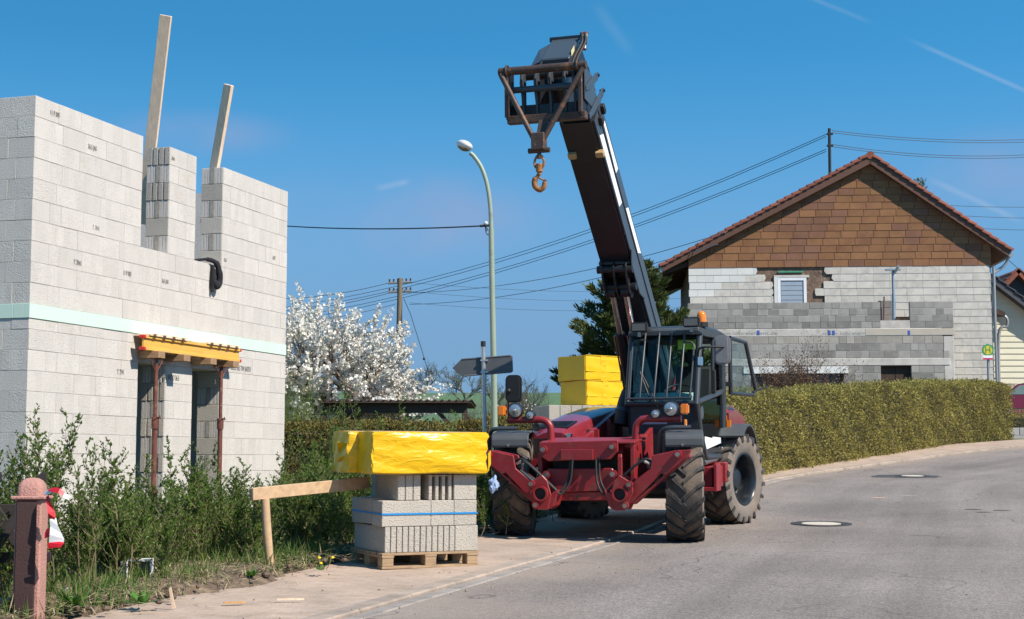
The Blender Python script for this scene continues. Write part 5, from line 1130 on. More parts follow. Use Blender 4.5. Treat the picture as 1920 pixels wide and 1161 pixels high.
cblock(b_slot, .47, .03, z3_, 'slotted hollow grey block in the top layer of the front pallet, middle')
cblock(b_short, .725, .02, z3_, 'smooth grey block in the top layer of the front pallet, right corner')
cblock(b_plain, .2, .53, z3_, 'long grey block in the top layer of the front pallet, at the back')
# strap round the middle layer
zs = z2_ + .115; g = MB()
for (xa, ya), (xb, yb) in (((-.006, .012), (.97, .012)), ((-.006, .012), (-.006, .76))):
    dx, dy = (0, .004) if ya == yb else (.004, 0)
    g.bx(min(xa, xb), max(xa, xb)+dx, min(ya, yb), max(ya, yb)+dy, zs-.008 , zs+.008)
st = g.build('strap', M_strap, None); st.location = PB; st.rotation_euler = prot; tag(st, 'blue plastic strap round the middle layer of concrete blocks', 'strap')
# ---- yellow packs
def pack(L_, D, H, seed, name='insulation_pack', rough=.003, mat=None, amp=1.0):
    r = random.Random(seed); g = MB(); nx, ny, nz = 16, 10, 8
    bm = bmesh.new(); bmesh.ops.create_cube(bm, size=1)
    bmesh.ops.subdivide_edges(bm, edges=bm.edges[:], cuts=9, use_grid_fill=True)
    ph = [r.uniform(0, 6.28) for _ in range(12)]; k_a = amp
    for v in bm.verts:
        x, y, z = v.co; X, Y, Z = x*L_, y*D, z*H
        cr = (1-abs(2*x)**6)*(1-abs(2*z)**6)
        n = v.co.copy(); b = .010*math.sin(7*x+ph[0]+3*z) + .008*math.sin(13*z+ph[1]+4*x) + .006*math.sin(23*x+11*z+ph[2]) + rough*r.uniform(-.5, .5)
        if abs(y) > .49: Y += k_a*math.copysign(1, y)*(b*(1-abs(2*z)**4) + .012*cr)
        if abs(x) > .49: X += .45*k_a*math.copysign(1, x)*(.009*math.sin(11*y+9*z+ph[3]) + .006*math.sin(23*z+ph[4]) + rough*r.uniform(-.6, .6))
        if abs(z) > .49: Z += math.copysign(1, z)*(.004*math.sin(9*x+6*y+ph[5]))
        v.co = (X, Y, Z)
    bmesh.ops.bevel(bm, geom=[e for e in bm.edges if e.calc_face_angle(0) > 1.0], offset=.012, segments=2, affect='EDGES')
    bm.normal_update(); me = bpy.data.meshes.new(name); [setattr(f, 'material_index', 1) for f in bm.faces if abs(f.normal.x) > .6]; bm.to_mesh(me); bm.free(); me.materials.append(mat or M_wrap); me.materials.append(M_wrap2); me.shade_smooth(); me.set_sharp_from_angle(angle=math.radians(55)); return me
zp = z3_ + H_ + .004
for i, (y, s_, dx, lab) in enumerate(((-.08, 3, .44, 'glossy yellow insulation pack on the front block pallet, nearer the road'), (.30, 5, .35, 'glossy yellow insulation pack on the front block pallet, behind the nearer one'))):
    o = inst('insulation_pack', pack(1.17, .385, .385, s_), None, pb(dx, y+.19, zp + .196), (tiltx, 0, PR)); tag(o, lab, 'insulation pack', 'yellow insulation packs')
    fl = MB()                                                    # loose folded wrap at the ends
    if i == 1: fl.add([(-.585, -.1, .08), (-.585, .06, -.02), (-.64, -.06, .09)], [(0,1,2)]); fl.add([(-.585, -.1, -.03), (-.585, .05, -.1), (-.625, -.05, -.06)], [(0,1,2)])
    else: fl.add([(.585, -.193, .0), (.608, -.2, .03), (.612, -.2, -.1), (.588, -.196, -.16)], [(0,1,2,3)]); fl.add([(-.585, -.193, -.02), (-.608, -.2, .0), (-.602, -.2, -.05), (-.575, -.2, -.13)], [(0,1,2,3)])
    q = fl.build('wrap_flap', M_wrap2, o)
    md = q.modifiers.new('thickness', 'SOLIDIFY'); md.thickness = .004
# ---- rear pallet behind the telehandler
QR = math.radians(14); QB = at(1105, 952, 24.2); QB.z = gz(QB.x, QB.y) + .03
Qm = Matrix.Rotation(QR, 3, 'Z')
def qb(x, y, z): return QB + Qm @ Vector((x, y, z))
pallet('pallet', qb(-.55, 0, 0), (0, 0, QR), 1.2, 1.0, 'wooden pallet half hidden behind the front axle of the telehandler')
bt = MB().bx(.002, .238, 0, .48, 0, .247).mesh('concrete_block', M_cb, bevel=.006)
zt_ = at(1105, 760, 24.2).z - QB.z - .145
nl = 6; hl = zt_/nl
bt = MB().bx(.003, .177, 0, .48, 0, hl-.003).mesh('concrete_block', M_cb, bevel=.006)
for k in range(nl):
    for i in range(7):
        for j in range(2):
            if j == 1 and (k < nl-1 and i > 0): continue
            o = inst('concrete_block', bt, None, qb(-.65 + i*.18, j*.485, .145 + k*hl), (0, 0, QR))
            lay = ('bottom', 'second lowest', 'third', 'fourth', 'second highest', 'top')[k]; pos = ('leftmost', 'second', 'third', 'fourth', 'fifth', 'sixth', 'rightmost')[i]
            tag(o, '%s block, %s layer, %s row of the stack under rear yellow packs' % (pos, lay, 'front' if j == 0 else 'back'), 'concrete block', 'concrete blocks of the rear stack')
for i, (dz_, dx, s_, lab) in enumerate(((0, .03, 8, 'lower yellow insulation pack on the block stack behind the telehandler'), (.395, -.01, 9, 'upper yellow insulation pack on the block stack behind the telehandler'))):
    o = inst('insulation_pack', pack(.75, .68, .39, s_, rough=.003, mat=M_wrap2, amp=.45), None, qb(.17 + dx, .5, .145 + zt_ + .198 + dz_), (0, 0, math.radians(36 + 2*i)))
    for z_ in (-.06, .19): MB().bx(-.36, .36, -.352, -.335, z_, z_+.012).build('wrap_seam', M_wrap2, o, bevel=.003)
    MB().bx(-.06, .06, -.348, -.335, -.19, .19).build('wrap_tape', M_wrap, o)
    tag(o, lab, 'insulation pack', 'yellow insulation packs')
# ---- wooden rail beside the pallet
M_rail = pm('weathered_rail', (0.47, 0.32, 0.19), 0.85, var=0.2, scale=3, stretch=(1, 5, 5), bump=0.15, bscale=30, dirt=((0.3, 0.21, 0.14), 0.55, 0.75, 5))
r0, r1 = at(471, 927, 13.6), at(690, 905, 14.9); rp_ = at(506, 1076, 13.75)
wb = empty('wooden_rail', (rp_.x, rp_.y, gz(rp_.x, rp_.y))); tag(wb, 'rough timber rail nailed to a short post in front of the shrubs', 'rail')
O_ = wb.location
rp_.z = O_.z - .05; top = at(497, 935, 13.7)
a = rp_ - O_; b = top - O_; MB().tube([a, a.lerp(b, .3) + Vector((.008, 0, 0)), a.lerp(b, .7), b], [.04, .038, .04, .038], 10).build('post', M_rail, wb, smooth=50)
d = (r1-r0).normalized(); n = Vector((-d.y, d.x, 0)).normalized(); u = d.cross(n)*-1; u = u if u.z > 0 else -u
Ln = (r1-r0).length
MB().add([r0 - O_ + d*t + n*a_*.025 + u*b_*.055 for t in (0, Ln) for a_, b_ in ((-1,-1),(1,-1),(1,1),(-1,1))], [(0,1,2,3),(4,5,6,7),(0,1,5,4),(1,2,6,5),(2,3,7,6),(3,0,4,7)]).build('rail', M_rail, wb, bevel=.005)
# blue white rag on the stabiliser
rg = random.Random(4); g = MB().ball((0, 0, -.08), .07, (.75, .6, 1.35), 14, 10)
g.v = [(x*(1+.35*math.sin(z*70+y*50)+.2*rg.uniform(-1, 1)), y*(1+.3*rg.uniform(-1, 1)), z+.02*math.sin(x*90)) for x, y, z in g.v]
rag = g.build('rag', pm('blue_white_rag', (.30, .40, .62), .9, var=.35, scale=30), None, smooth=35); rag.location = at(926, 895, 18.0); tag(rag, 'crumpled blue and white rag hanging behind the end of the yellow pack', 'rag')
# ---- fence post, picket fence, low wall and barrier tape at the left edge
M_pinkc = pm('pink_concrete', (0.40, 0.205, 0.17), 0.95, var=0.12, scale=5, bump=0.5, bscale=70, dirt=((0.3, 0.17, 0.14), 0.52, 0.7, 8, 0.6))
M_pbrown = pm('brown_concrete', (0.05, 0.024, 0.023), 0.9, var=0.12, scale=5, bump=0.2, bscale=60, dirt=((.05, .03, .028), .55, .7, 4))
FR = BA - math.pi/2
pc = at(58, 1010, 10.4); pz0 = gz(pc.x, pc.y); fp = empty('fence_post', (pc.x, pc.y, pz0 - .05), math.radians(2)); tag(fp, 'pink and brown concrete gate post with rounded cap at the left edge', 'post')
hh = at(58, 936, 10.4).z - pz0 + .05; w2 = .088
MB().bx(-w2, w2, -w2, w2, 0, hh).build('shaft', M_pinkc, fp, bevel=.012)
MB().bx(-w2+.012, w2-.03, -w2-.012, -w2+.004, 0, hh-.01).build('front_board', M_pbrown, fp, bevel=.006)
MB().bx(-w2-.025, w2+.025, -w2-.025, w2+.025, hh, hh+.022).build('cap_slab', M_pinkc, fp, bevel=.006)
g = MB(); lv_ = [(.086, 0), (.085, .045), (.078, .075), (.062, .1), (.038, .116), (.012, .121)]; nn_ = 24
for hw, z in lv_: g.v += [(x, y, hh+.022+z) for x, y in rrect(-hw, hw, -hw, hw, hw*.45)]
for a in range(len(lv_)-1):
    for b in range(nn_): g.f.append((a*nn_+b, a*nn_+(b+1) % nn_, (a+1)*nn_+(b+1) % nn_, (a+1)*nn_+b))
g.f.append(tuple(range(nn_))[::-1]); g.f.append(tuple((len(lv_)-1)*nn_+b for b in range(nn_)))
g.build('cap', M_pinkc, fp, smooth=40)
# lattice fence of crossed boards behind the post
M_fwood = pm('black_brown_fence_wood', (0.022, 0.017, 0.016), 0.75, var=0.3, scale=6, bump=0.1, bscale=40)
fo = at(95, 1000, 10.75); fe = empty('lattice_fence', (fo.x, fo.y, gz(fo.x, fo.y)), math.radians(8)); tag(fe, 'dark lattice fence of crossed boards behind the pink gate post', 'fence')
ztop = at(60, 895, 10.75).z - fe.location.z
for i in range(6):
    for s_ in (-1, 1):
        x0 = -.06 - i*.30; x1 = x0 + s_*.42; y = -.02 if s_ > 0 else .012
        a = Vector((x0 - .0, 0, .28)); b = Vector((x1, 0, ztop)); 
        if s_ > 0: a, b = Vector((x0-.45, 0, .28)), Vector((x0, 0, ztop))
        else: a, b = Vector((x0, 0, .28)), Vector((x0-.45, 0, ztop))
        d = (b-a).normalized(); w = Vector((d.z, 0, -d.x))*.034
        poly = [(p.x, p.z) for p in (a-w, a+w, b+w, b+d*.045, b-w)]
        MB().prism(poly, 'y', y-.014, y+.014).build('board', M_fwood, fe, bevel=.004)
for zz in (.45, ztop-.22): MB().bx(-2.4, .0, .03, .06, zz-.035, zz+.035).build('fence_rail', M_fwood, fe, bevel=.004)
for i in range(4): MB().cyl((-.2-i*.3, -.035, ztop-.22), (-.2-i*.3, -.045, ztop-.22), .012, n=8).build('fence_bolt', M_steel, fe)
lwz = at(10, 1124, 10.4).z; lo = at(28, 1124, 10.5); lw_ = MB().bx(-2.2, -.02, -.1, .1, 0, lwz - gz(lo.x, lo.y) + .1).build('low_wall', M_pinkc, None, bevel=.01); lw_.location = (lo.x, lo.y, gz(lo.x, lo.y)-.1); lw_.rotation_euler = (0, 0, math.radians(8)); tag(lw_, 'low pink concrete wall below the lattice fence at the left edge', 'wall')
# barrier tape
M_tr = pm('red_tape', (.55, .008, .02), .35, var=.08); M_tw = pm('white_tape', (.8, .8, .8), .35, var=.04)
tp = empty('barrier_tape', at(86, 928, 10.25)); tag(tp, 'red and white barrier tape knotted to the gate post', 'tape'); T0 = tp.location
def ribbon(pts, ws, m, name):
    g = MB(); P_ = [at(x, y, d) - T0 for x, y, d in pts]
    for p, w in zip(P_, ws): g.v += [tuple(p - Vector((w/2, -.02*random.random(), 0))), tuple(p + Vector((w/2, .03*random.random(), .01)))]
    for i in range(len(P_)-1): g.f.append((2*i, 2*i+1, 2*i+3, 2*i+2))
    o = g.build(name, m, tp, raw=False); md = o.modifiers.new('thickness', 'SOLIDIFY'); md.thickness = .003; return o
def ribbonh(pts, ws, m, name):
    g = MB(); P_ = [at(x, y, d) - T0 for x, y, d in pts]
    for p, w in zip(P_, ws): g.v += [tuple(p - Vector((0, .01, w/2))), tuple(p + Vector((.008, .015*random.random(), w/2)))]
    for i in range(len(P_)-1): g.f.append((2*i, 2*i+1, 2*i+3, 2*i+2))
    o = g.build(name, m, tp); md = o.modifiers.new('thickness', 'SOLIDIFY'); md.thickness = .003; return o
ribbonh([(83, 924, 10.25), (90, 922, 10.22), (98, 919, 10.200)], [.03, .035, .03], M_tw, 'tape_white')
ribbonh([(90, 918, 10.22), (100, 918, 10.180), (110, 920, 10.160), (119, 928, 10.160)], [.012, .03, .03, .025], M_tr, 'tape_red')
ribbonh([(118, 928, 10.160), (124, 931, 10.160), (129, 934, 10.160)], [.022, .028, .02], M_tw, 'tape_white')
ribbon([(88, 932, 10.22), (91, 945, 10.200), (95, 962, 10.180), (98, 975, 10.180)], [.012, .025, .04, .045], M_tr, 'tape_red')
ribbon([(98, 974, 10.175), (100, 988, 10.170), (103, 1003, 10.160), (105, 1014, 10.160), (104, 1021, 10.160)], [.04, .05, .075, .1, .095], M_tw, 'tape_white')
ribbon([(104, 1018, 10.155), (103, 1024, 10.150), (102, 1029, 10.150)], [.1, .098, .085], M_tr, 'tape_red')
ribbon([(90, 992, 10.190), (88, 1001, 10.200), (87, 1010, 10.200)], [.03, .04, .03], M_tr, 'tape_red')
# ============================================================ plants
UP = Vector((0, 0, 1))
def rdir(r): 
    while True:
        v = Vector((r.uniform(-1, 1), r.uniform(-1, 1), r.uniform(-1, 1)))
        if .05 < v.length < 1: return v.normalized()
def leaf(g, p, d, w, L_, W_):
    """one folded leaf: two triangles about its mid rib"""
    b = len(g.v); m = p + d*L_*.45
    n = d.cross(w); q = m + w*W_*.5 + n*W_*.12; s = m - w*W_*.5 + n*W_*.12
    g.v += [tuple(p), tuple(q), tuple(p + d*L_), tuple(s)]; g.f += [(b, b+1, b+2), (b, b+2, b+3)]
def rleaf(g, p, r, L_, W_, d=None, spread=1.0):
    d = rdir(r) if d is None else (d + rdir(r)*spread).normalized()
    w = d.cross(rdir(r)); w = w.normalized() if w.length > 1e-3 else d.orthogonal().normalized(); leaf(g, p, d, w, L_, W_)
M_hedge = leafmat('olive_hedge_leaf', [(.18, .135, .06), (.235, .205, .062), (.33, .295, .08), (.47, .40, .13)], .38, .6, 1.6)
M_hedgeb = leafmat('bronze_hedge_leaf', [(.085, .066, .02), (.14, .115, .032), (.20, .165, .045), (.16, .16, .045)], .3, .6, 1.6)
M_hcore = pm('hedge_inner_twigs', (.035, .032, .014), 1, var=.4, scale=12, bump=1, bscale=14)
M_bark = pm('grey_brown_bark', (.13, .10, .075), .95, var=.3, scale=8, bump=.5, bscale=30)
def clipped_hedge(name, path, tops, thick, mat, n, seed, label, ls=(.062, .034), round_=.22):
    r = random.Random(seed); P_ = [Vector((x, y, 0)) for x, y in path]; o0 = Vector((P_[0].x, P_[0].y, gz(P_[0].x, P_[0].y)))
    h = empty(name, o0); tag(h, label, 'hedge'); cum = [0]
    for i in range(1, len(P_)): cum.append(cum[-1] + (P_[i]-P_[i-1]).length)
    def along(s):
        for i in range(len(P_)-1):
            if s <= cum[i+1] or i == len(P_)-2:
                t = (s-cum[i])/(cum[i+1]-cum[i]); p = P_[i].lerp(P_[i+1], t); d = (P_[i+1]-P_[i]).normalized(); top = tops[i] + (tops[i+1]-tops[i])*t
                return p, d, top
    core = MB(); N_ = max(8, int(cum[-1]/.35)); sec = 0
    for k in range(N_+1):
        s = cum[-1]*k/N_; p, d, top = along(s); nn = Vector((-d.y, d.x, 0)); zb = gz(p.x, p.y); ee = .1 if 0 < k < N_ else .22
        for a, zt in ((.12, .0), (.1, .6), (.14, .93), (.3, 1.0), (.7, 1.0), (.9, .93), (.92, 0)):
            q = p + nn*thick*a; zz = zb + (top - .07 - ee*.4 - zb)*zt; core.v.append((q.x-o0.x, q.y-o0.y, zz-o0.z))
    for k in range(N_):
        for i in range(7): core.f.append((k*7+i, k*7+(i+1) % 7, (k+1)*7+(i+1) % 7, (k+1)*7+i))
    core.f.append(tuple(range(7))); core.f.append(tuple(N_*7+i for i in range(7)))
    core.build('twig_core', M_hcore, h)
    g = MB()
    for _ in range(n):
        s = r.uniform(-.08, cum[-1]+.08); sc = min(max(s, 0), cum[-1]); p, d, top = along(sc); nn = Vector((-d.y, d.x, 0)); zb = gz(p.x, p.y); H = top - zb
        H += .04*math.sin(s*1.7+seed) + .025*math.sin(s*7.7) + (r.random() < .03)*r.uniform(0, .12)
        per = H*1.0 + thick + H*.35; u = r.uniform(0, per); endf = min(s+.08, cum[-1]+.08-s)
        if u < H: q = p + nn*(r.gauss(.05, .055) + .05*math.sin(s*2.3+u*3) + .03*math.sin(u*9+s*5)); z = zb + u; nd = -nn
        elif u < H+thick: q = p + nn*(u-H); z = zb + H + r.gauss(-.02, .035); nd = UP
        else: q = p + nn*(thick - r.gauss(.03, .05)); z = zb + H - (u-H-thick); nd = nn
        # rounded top edge
        if nd != UP and z > zb+H-round_: k = (z-(zb+H-round_))/round_; q = q - nd*round_*.45*k*k
        if nd == UP: k = max(0, 1-(u-H)/round_/1.2); z -= .1*k*k
        q = q + d*(s-sc)
        a = r.random(); 
        rleaf(g, Vector((q.x-o0.x, q.y-o0.y, z-o0.z)), r, ls[0]*r.uniform(.6, 1.3), ls[1]*r.uniform(.7, 1.3), nd*.7 + UP*.35, 1.0)
    # end caps
    for e, sg in ((0, -1), (cum[-1], 1)):
        p, d, top = along(e); nn = Vector((-d.y, d.x, 0)); zb = gz(p.x, p.y)
        for _ in range(int(n*.05)):
            q = p + nn*r.uniform(0, thick) + d*sg*r.gauss(.06, .04); z = r.uniform(zb, top-.03)
            rleaf(g, Vector((q.x-o0.x, q.y-o0.y, z-o0.z)), r, ls[0]*r.uniform(.6, 1.3), ls[1], d*sg + UP*.3, 1.0)
    f = g.build('foliage', mat, h, raw=True); f['kind'] = 'stuff'; return h
clipped_hedge('clipped_hedge', [(4.35, 30.9), (6.0, 34.0), (9.3, 39.0), (12.6, 43.8), (15.15, 47.0)], [2.78, 2.95, 3.32, 3.66, 3.78], 1.1, M_hedge, 70000, 3, 'long clipped olive hedge along the pavement on the right')
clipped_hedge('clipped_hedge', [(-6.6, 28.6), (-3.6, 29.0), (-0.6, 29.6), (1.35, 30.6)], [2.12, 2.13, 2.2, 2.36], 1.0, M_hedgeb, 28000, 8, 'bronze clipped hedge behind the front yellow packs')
# ---- straggly privet along the building plot
M_priv = leafmat('privet_leaf', [(.05, .095, .014), (.085, .15, .024), (.135, .215, .038), (.21, .30, .065)], .48, .45, 2.2)
M_stem = pm('privet_stem', (.19, .15, .085), .9, var=.35, scale=20)
def privet(name, s0, s1, nst, seed, label, hmul=1.0, um=-2.45, uw=.42, lsz=.030):
    r = random.Random(seed); p0, _ = on_edge((s0+s1)/2, um); h = empty(name, p0); tag(h, label, 'shrub', 'privet shrubs along the plot'); st = MB(); lv = MB()
    for k in range(nst):
        s = r.uniform(s0, s1); b, _ = on_edge(s, um + r.gauss(0, uw)); b.z += .06; base = b - p0
        Hh = r.gauss(.96, .15)*hmul*(.82 + .22*math.sin(s*1.9+seed)); tall = r.random() < .28
        if tall: Hh *= r.uniform(1.12, 1.36)
        lean = Vector((r.gauss(0, .10), r.gauss(0, .10), 0)); pts = []
        for i in range(6):
            t = i/5; pts.append(base + lean*t*t*Hh + UP*Hh*t + Vector((r.gauss(0, .018), r.gauss(0, .018), 0)))
        C_ = bez(pts, 3); st.tube(C_, [.0062*(1-.75*i/len(C_)) for i in range(len(C_))], 4, cap=False)
        def twig(o, d, L_, n):
            q = [o, o + d*L_*.5 + UP*L_*.15, o + d*L_ + UP*L_*.5]; st.tube(q, [.0035, .0028, .0015], 3, cap=False)
            for j in range(n):
                t = (j+.5)/n; a = q[0].lerp(q[1], t*2) if t < .5 else q[1].lerp(q[2], t*2-1)
                for sg in (0, 1): rleaf(lv, a + rdir(r)*.006, r, lsz*r.uniform(.65, 1.25), lsz*.48, d*.5 + UP*.5, .9)
        for i in range(int(len(C_)*.18), len(C_)):
            f = i/len(C_)
            if f > .3 or r.random() < .5:
                for _ in range(3 if f < .85 else 1):
                    a = r.uniform(0, 6.28); d = Vector((math.cos(a), math.sin(a), r.uniform(.2, 1.2))).normalized(); twig(C_[i], d, r.uniform(.07, .24)*(1.15-f*.8), r.randint(5, 9))
            if f > .55:
                for _ in range(4): rleaf(lv, C_[i] + rdir(r)*.008, r, lsz*r.uniform(.7, 1.2), lsz*.48, UP, .8)
        if tall:
            for j in range(12): rleaf(lv, C_[-1] - UP*.012*j, r, lsz*.8, lsz*.4, UP, .7)
    a = st.build('stems', M_stem, h, raw=True); a['kind'] = 'stuff'; b_ = lv.build('foliage', M_priv, h, raw=True); b_['kind'] = 'stuff'; return h
privet('privet_shrub', s_of_y(9.3), s_of_y(11.4), 75, 1, 'straggly privet shrub behind the pink gate post', 1.02, -2.75, .3)
privet('privet_shrub', s_of_y(11.4), s_of_y(13.1), 74, 2, 'straggly privet shrub below the left steel prop', .98, -2.7, .34)
privet('privet_shrub', s_of_y(13.1), s_of_y(14.3), 40, 5, 'straggly privet shrub below the right steel prop', .95, -2.6, .3)
privet('privet_shrub', s_of_y(14.6), s_of_y(16.6), 92, 3, 'dense privet shrub behind the wooden rail', 1.1, -2.45, .36)
privet('privet_shrub', s_of_y(16.6), s_of_y(20.3), 95, 4, 'low privet shrub between the front pallet and the telehandler wheel', .86, -2.25, .3)
# ---- grass and litter on the verge
M_grass = leafmat('verge_grass', [(.04, .095, .015), (.07, .15, .024), (.13, .19, .045), (.30, .25, .12)], .35, .6, 3.0)
M_straw = leafmat('dry_straw', [(.20, .15, .08), (.32, .26, .15), (.42, .35, .22), (.14, .1, .06)], .1, .8, 4.0)
r = random.Random(21); g = MB(); gs = MB()
for k in range(13500):
    s = r.uniform(s_of_y(8.5), s_of_y(21)); u = r.uniform(-3.6, -1.75) if r.random() < .75 else r.gauss(-1.95, .12)
    if math.sin(s*2.3)+math.sin(s*5.1+1)+r.uniform(-1, 1) < -.6 and u > -2.4: continue
    p, _ = on_edge(s, u); p.z += .11 if u < -1.85 else .05; d = (UP + rdir(r)*.55).normalized(); w = d.cross(rdir(r)).normalized(); Lb = r.uniform(.06, .24)
    leaf(g, p, d, w, Lb, .009)
for k in range(11000):
    s = r.uniform(s_of_y(8.5), s_of_y(22)); u = r.gauss(-2.15, .28); p, _ = on_edge(s, u); p.z += .12 + r.uniform(-.02, .06); d = rdir(r); d.z *= .25; d.normalize(); w = d.cross(UP).normalized()
    leaf(gs, p, d, w, r.uniform(.04, .2), r.uniform(.006, .012))
o = g.build('grass', M_grass, None, raw=True); tag(o, 'green and straw coloured grass blades along the verge', 'grass', kind='stuff')
o = gs.build('dry_stalks', M_straw, None, raw=True); tag(o, 'dry stalks and plant litter on the earth verge', 'plant litter', kind='stuff')
# clods of earth
M_clod = pm('earth_clod', (.12, .085, .06), 1, var=.4, scale=12, bump=1, bscale=25)
g = MB()
for k in range(700):
    s = r.uniform(s_of_y(9), s_of_y(21)); u = r.gauss(-2.05, .22); p, _ = on_edge(s, u); rr = r.uniform(.008, .04)*(1.6 if r.random() < .1 else 1)
    g.ball((p.x, p.y, p.z + .10), rr, (r.uniform(.8, 1.5), r.uniform(.8, 1.5), r.uniform(.5, .9)), 5, 4)
o = g.build('earth_clods', M_clod, None); tag(o, 'loose brown earth clods along the edge of the pavement', 'earth', kind='stuff')
g = MB()
for k in range(520):
    s = r.uniform(s_of_y(9), s_of_y(30)); u = r.gauss(-.1, .9) if r.random() < .6 else r.uniform(.2, 5); p, _ = on_edge(s, u); rr = r.uniform(.003, .011)
    g.ball((p.x, p.y, p.z + (.04 if u < -.12 else .008)), rr, (r.uniform(.8, 1.5), r.uniform(.8, 1.5), .7), 5, 3)
o = g.build('grit', pm('grit', (.3, .25, .2), 1, var=.4, scale=3), None); tag(o, 'small stones and grit scattered on the pavement and road', 'grit', kind='stuff')
# leafy weeds and dandelions
M_weed = leafmat('weed_leaf', [(.05, .13, .02), (.08, .19, .03), (.12, .25, .05)], .3, .5, 3)
M_dand = pm('dandelion_yellow', (.75, .5, .01), .7, var=.1)
def weed(px, py, Y, n, L_, label, fl=0):
    p = at(px, py, Y); p.z = gz(p.x, p.y) + .09; h = empty('weed', p); tag(h, label, 'weed', 'weeds on the verge'); g = MB()
    for i in range(n):
        a = r.uniform(0, 6.28); d = Vector((math.cos(a), math.sin(a), r.uniform(.2, 1.1))).normalized(); w = d.cross(UP).normalized(); leaf(g, Vector((0, 0, 0)), d, w, L_*r.uniform(.6, 1.2), L_*.3)
    g.build('leaves', M_weed, h, raw=True)
    for i in range(fl):
        q = Vector((r.uniform(-.12, .12), r.uniform(-.08, .08), r.uniform(.05, .12))); MB().cyl((q.x*.5, q.y*.5, 0), q, .004, n=5).build('stalk', M_stem, h); MB().lathe([(.001, .012), (.010, .010), (.016, 0), (.001, -.01)], q, (0, -.3, 1), 10).build('flower', M_dand, h)
weed(262, 1143, 11.1, 16, .15, 'broad leaved weed at the foot of the shrub beside the white open box'); weed(140, 1150, 10.9, 20, .18, 'spreading weed by the pink gate post')
weed(600, 1076, 13.6, 12, .09, 'dandelion with yellow flowers at the pavement edge', 3); weed(470, 1098, 13.0, 18, .12, 'low green weed by the foot of the wooden rail')
# ---- flowering cherry
def grow(r, o, d, L_, rad, depth, st, tips, spread=.55, up=.12, nseg=4, kids=(2, 4)):
    pts = [o]; dd = d.copy()
    for i in range(nseg): dd = (dd + rdir(r)*.16 + UP*up*.3).normalized(); pts.append(pts[-1] + dd*L_/nseg)
    st.tube(pts, [rad*(1-.5*i/nseg) for i in range(nseg+1)], 5 if rad > .03 else 3, cap=False)
    if depth <= 1:
        for i in range(1, nseg+1): tips.append((pts[i], dd))
    if depth == 0: return
    for k in range(r.randint(*kids)):
        t = r.uniform(.35, 1); i = min(nseg-1, int(t*nseg)); p = pts[i].lerp(pts[i+1], t*nseg-i) if i < nseg else pts[-1]
        nd = (dd + rdir(r)*spread*1.4 + UP*up).normalized(); grow(r, p, nd, L_*r.uniform(.55, .85), rad*.55, depth-1, st, tips, spread, up, nseg, kids)
M_bloss = leafmat('white_blossom', [(.66, .62, .55), (.76, .73, .67), (.82, .80, .75), (.56, .55, .40)], .3, .7, 2)
def cherry(O, cc, rx, rz, seed, ntw, label):
    r = random.Random(seed); h = empty('cherry_tree', O); tag(h, label, 'tree'); st = MB(); g = MB()
    st.tube([(0, 0, 0), (.05, 0, .8), (.0, .05, 1.4)], [.2, .17, .15], 8)
    mains = []
    for k in range(14):
        a = k*2.4; el = .25 + .9*((k*.618) % 1); d = Vector((math.cos(a)*math.cos(el)*rx, math.sin(a)*math.cos(el)*rx, math.sin(el)*rz))*.78
        C_ = bez([(0, 0, 1.3), Vector((0, 0, 1.4)).lerp(cc + d, .5) + rdir(r)*.2, cc + d], 6); st.tube(C_, [.07*(1-.8*i/len(C_)) for i in range(len(C_))], 5, cap=False); mains += C_[3:]
    for k in range(ntw):
        a = r.uniform(0, 6.28); ze = r.uniform(-.55, 1); q = math.sqrt(max(0, 1-ze*ze)); n = Vector((math.cos(a)*q, math.sin(a)*q, ze)); rad = r.uniform(.5, 1.0)*(1 + .09*math.sin(a*5+seed)+.07*math.sin(ze*9+a*3))
        p = cc + Vector((n.x*rx, n.y*rx, n.z*rz))*rad; d = (n + rdir(r)*.45 + UP*.35).normalized(); L_ = r.uniform(.35, .75)
        m = min(mains, key=lambda v: (v-p).length_squared); st.tube([m, m.lerp(p, .55) + rdir(r)*.08, p, p + d*L_], [.02, .014, .009, .004], 3, cap=False)
        for j in range(13):
            c = p + d*L_*(j/12*1.15 - .12) + rdir(r)*.055
            for _ in range(4):
                q_ = c + rdir(r)*.05; nn = rdir(r); u = nn.orthogonal().normalized(); w = nn.cross(u); s_ = r.uniform(.03, .058); b = len(g.v)
                g.v += [tuple(q_+u*s_), tuple(q_+w*s_), tuple(q_-u*s_), tuple(q_-w*s_)]; g.f.append((b, b+1, b+2, b+3))
    st.build('branches', M_bark, h, raw=True); f = g.build('blossom', M_bloss, h, raw=True); f['kind'] = 'stuff'; return h
CT = at(575, 800, 46); CT.z = gz(CT.x, CT.y)
cherry(CT, at(575, 745, 46) - CT, 3.35, 2.6, 6, 1250, 'cherry tree in white blossom behind the block building')
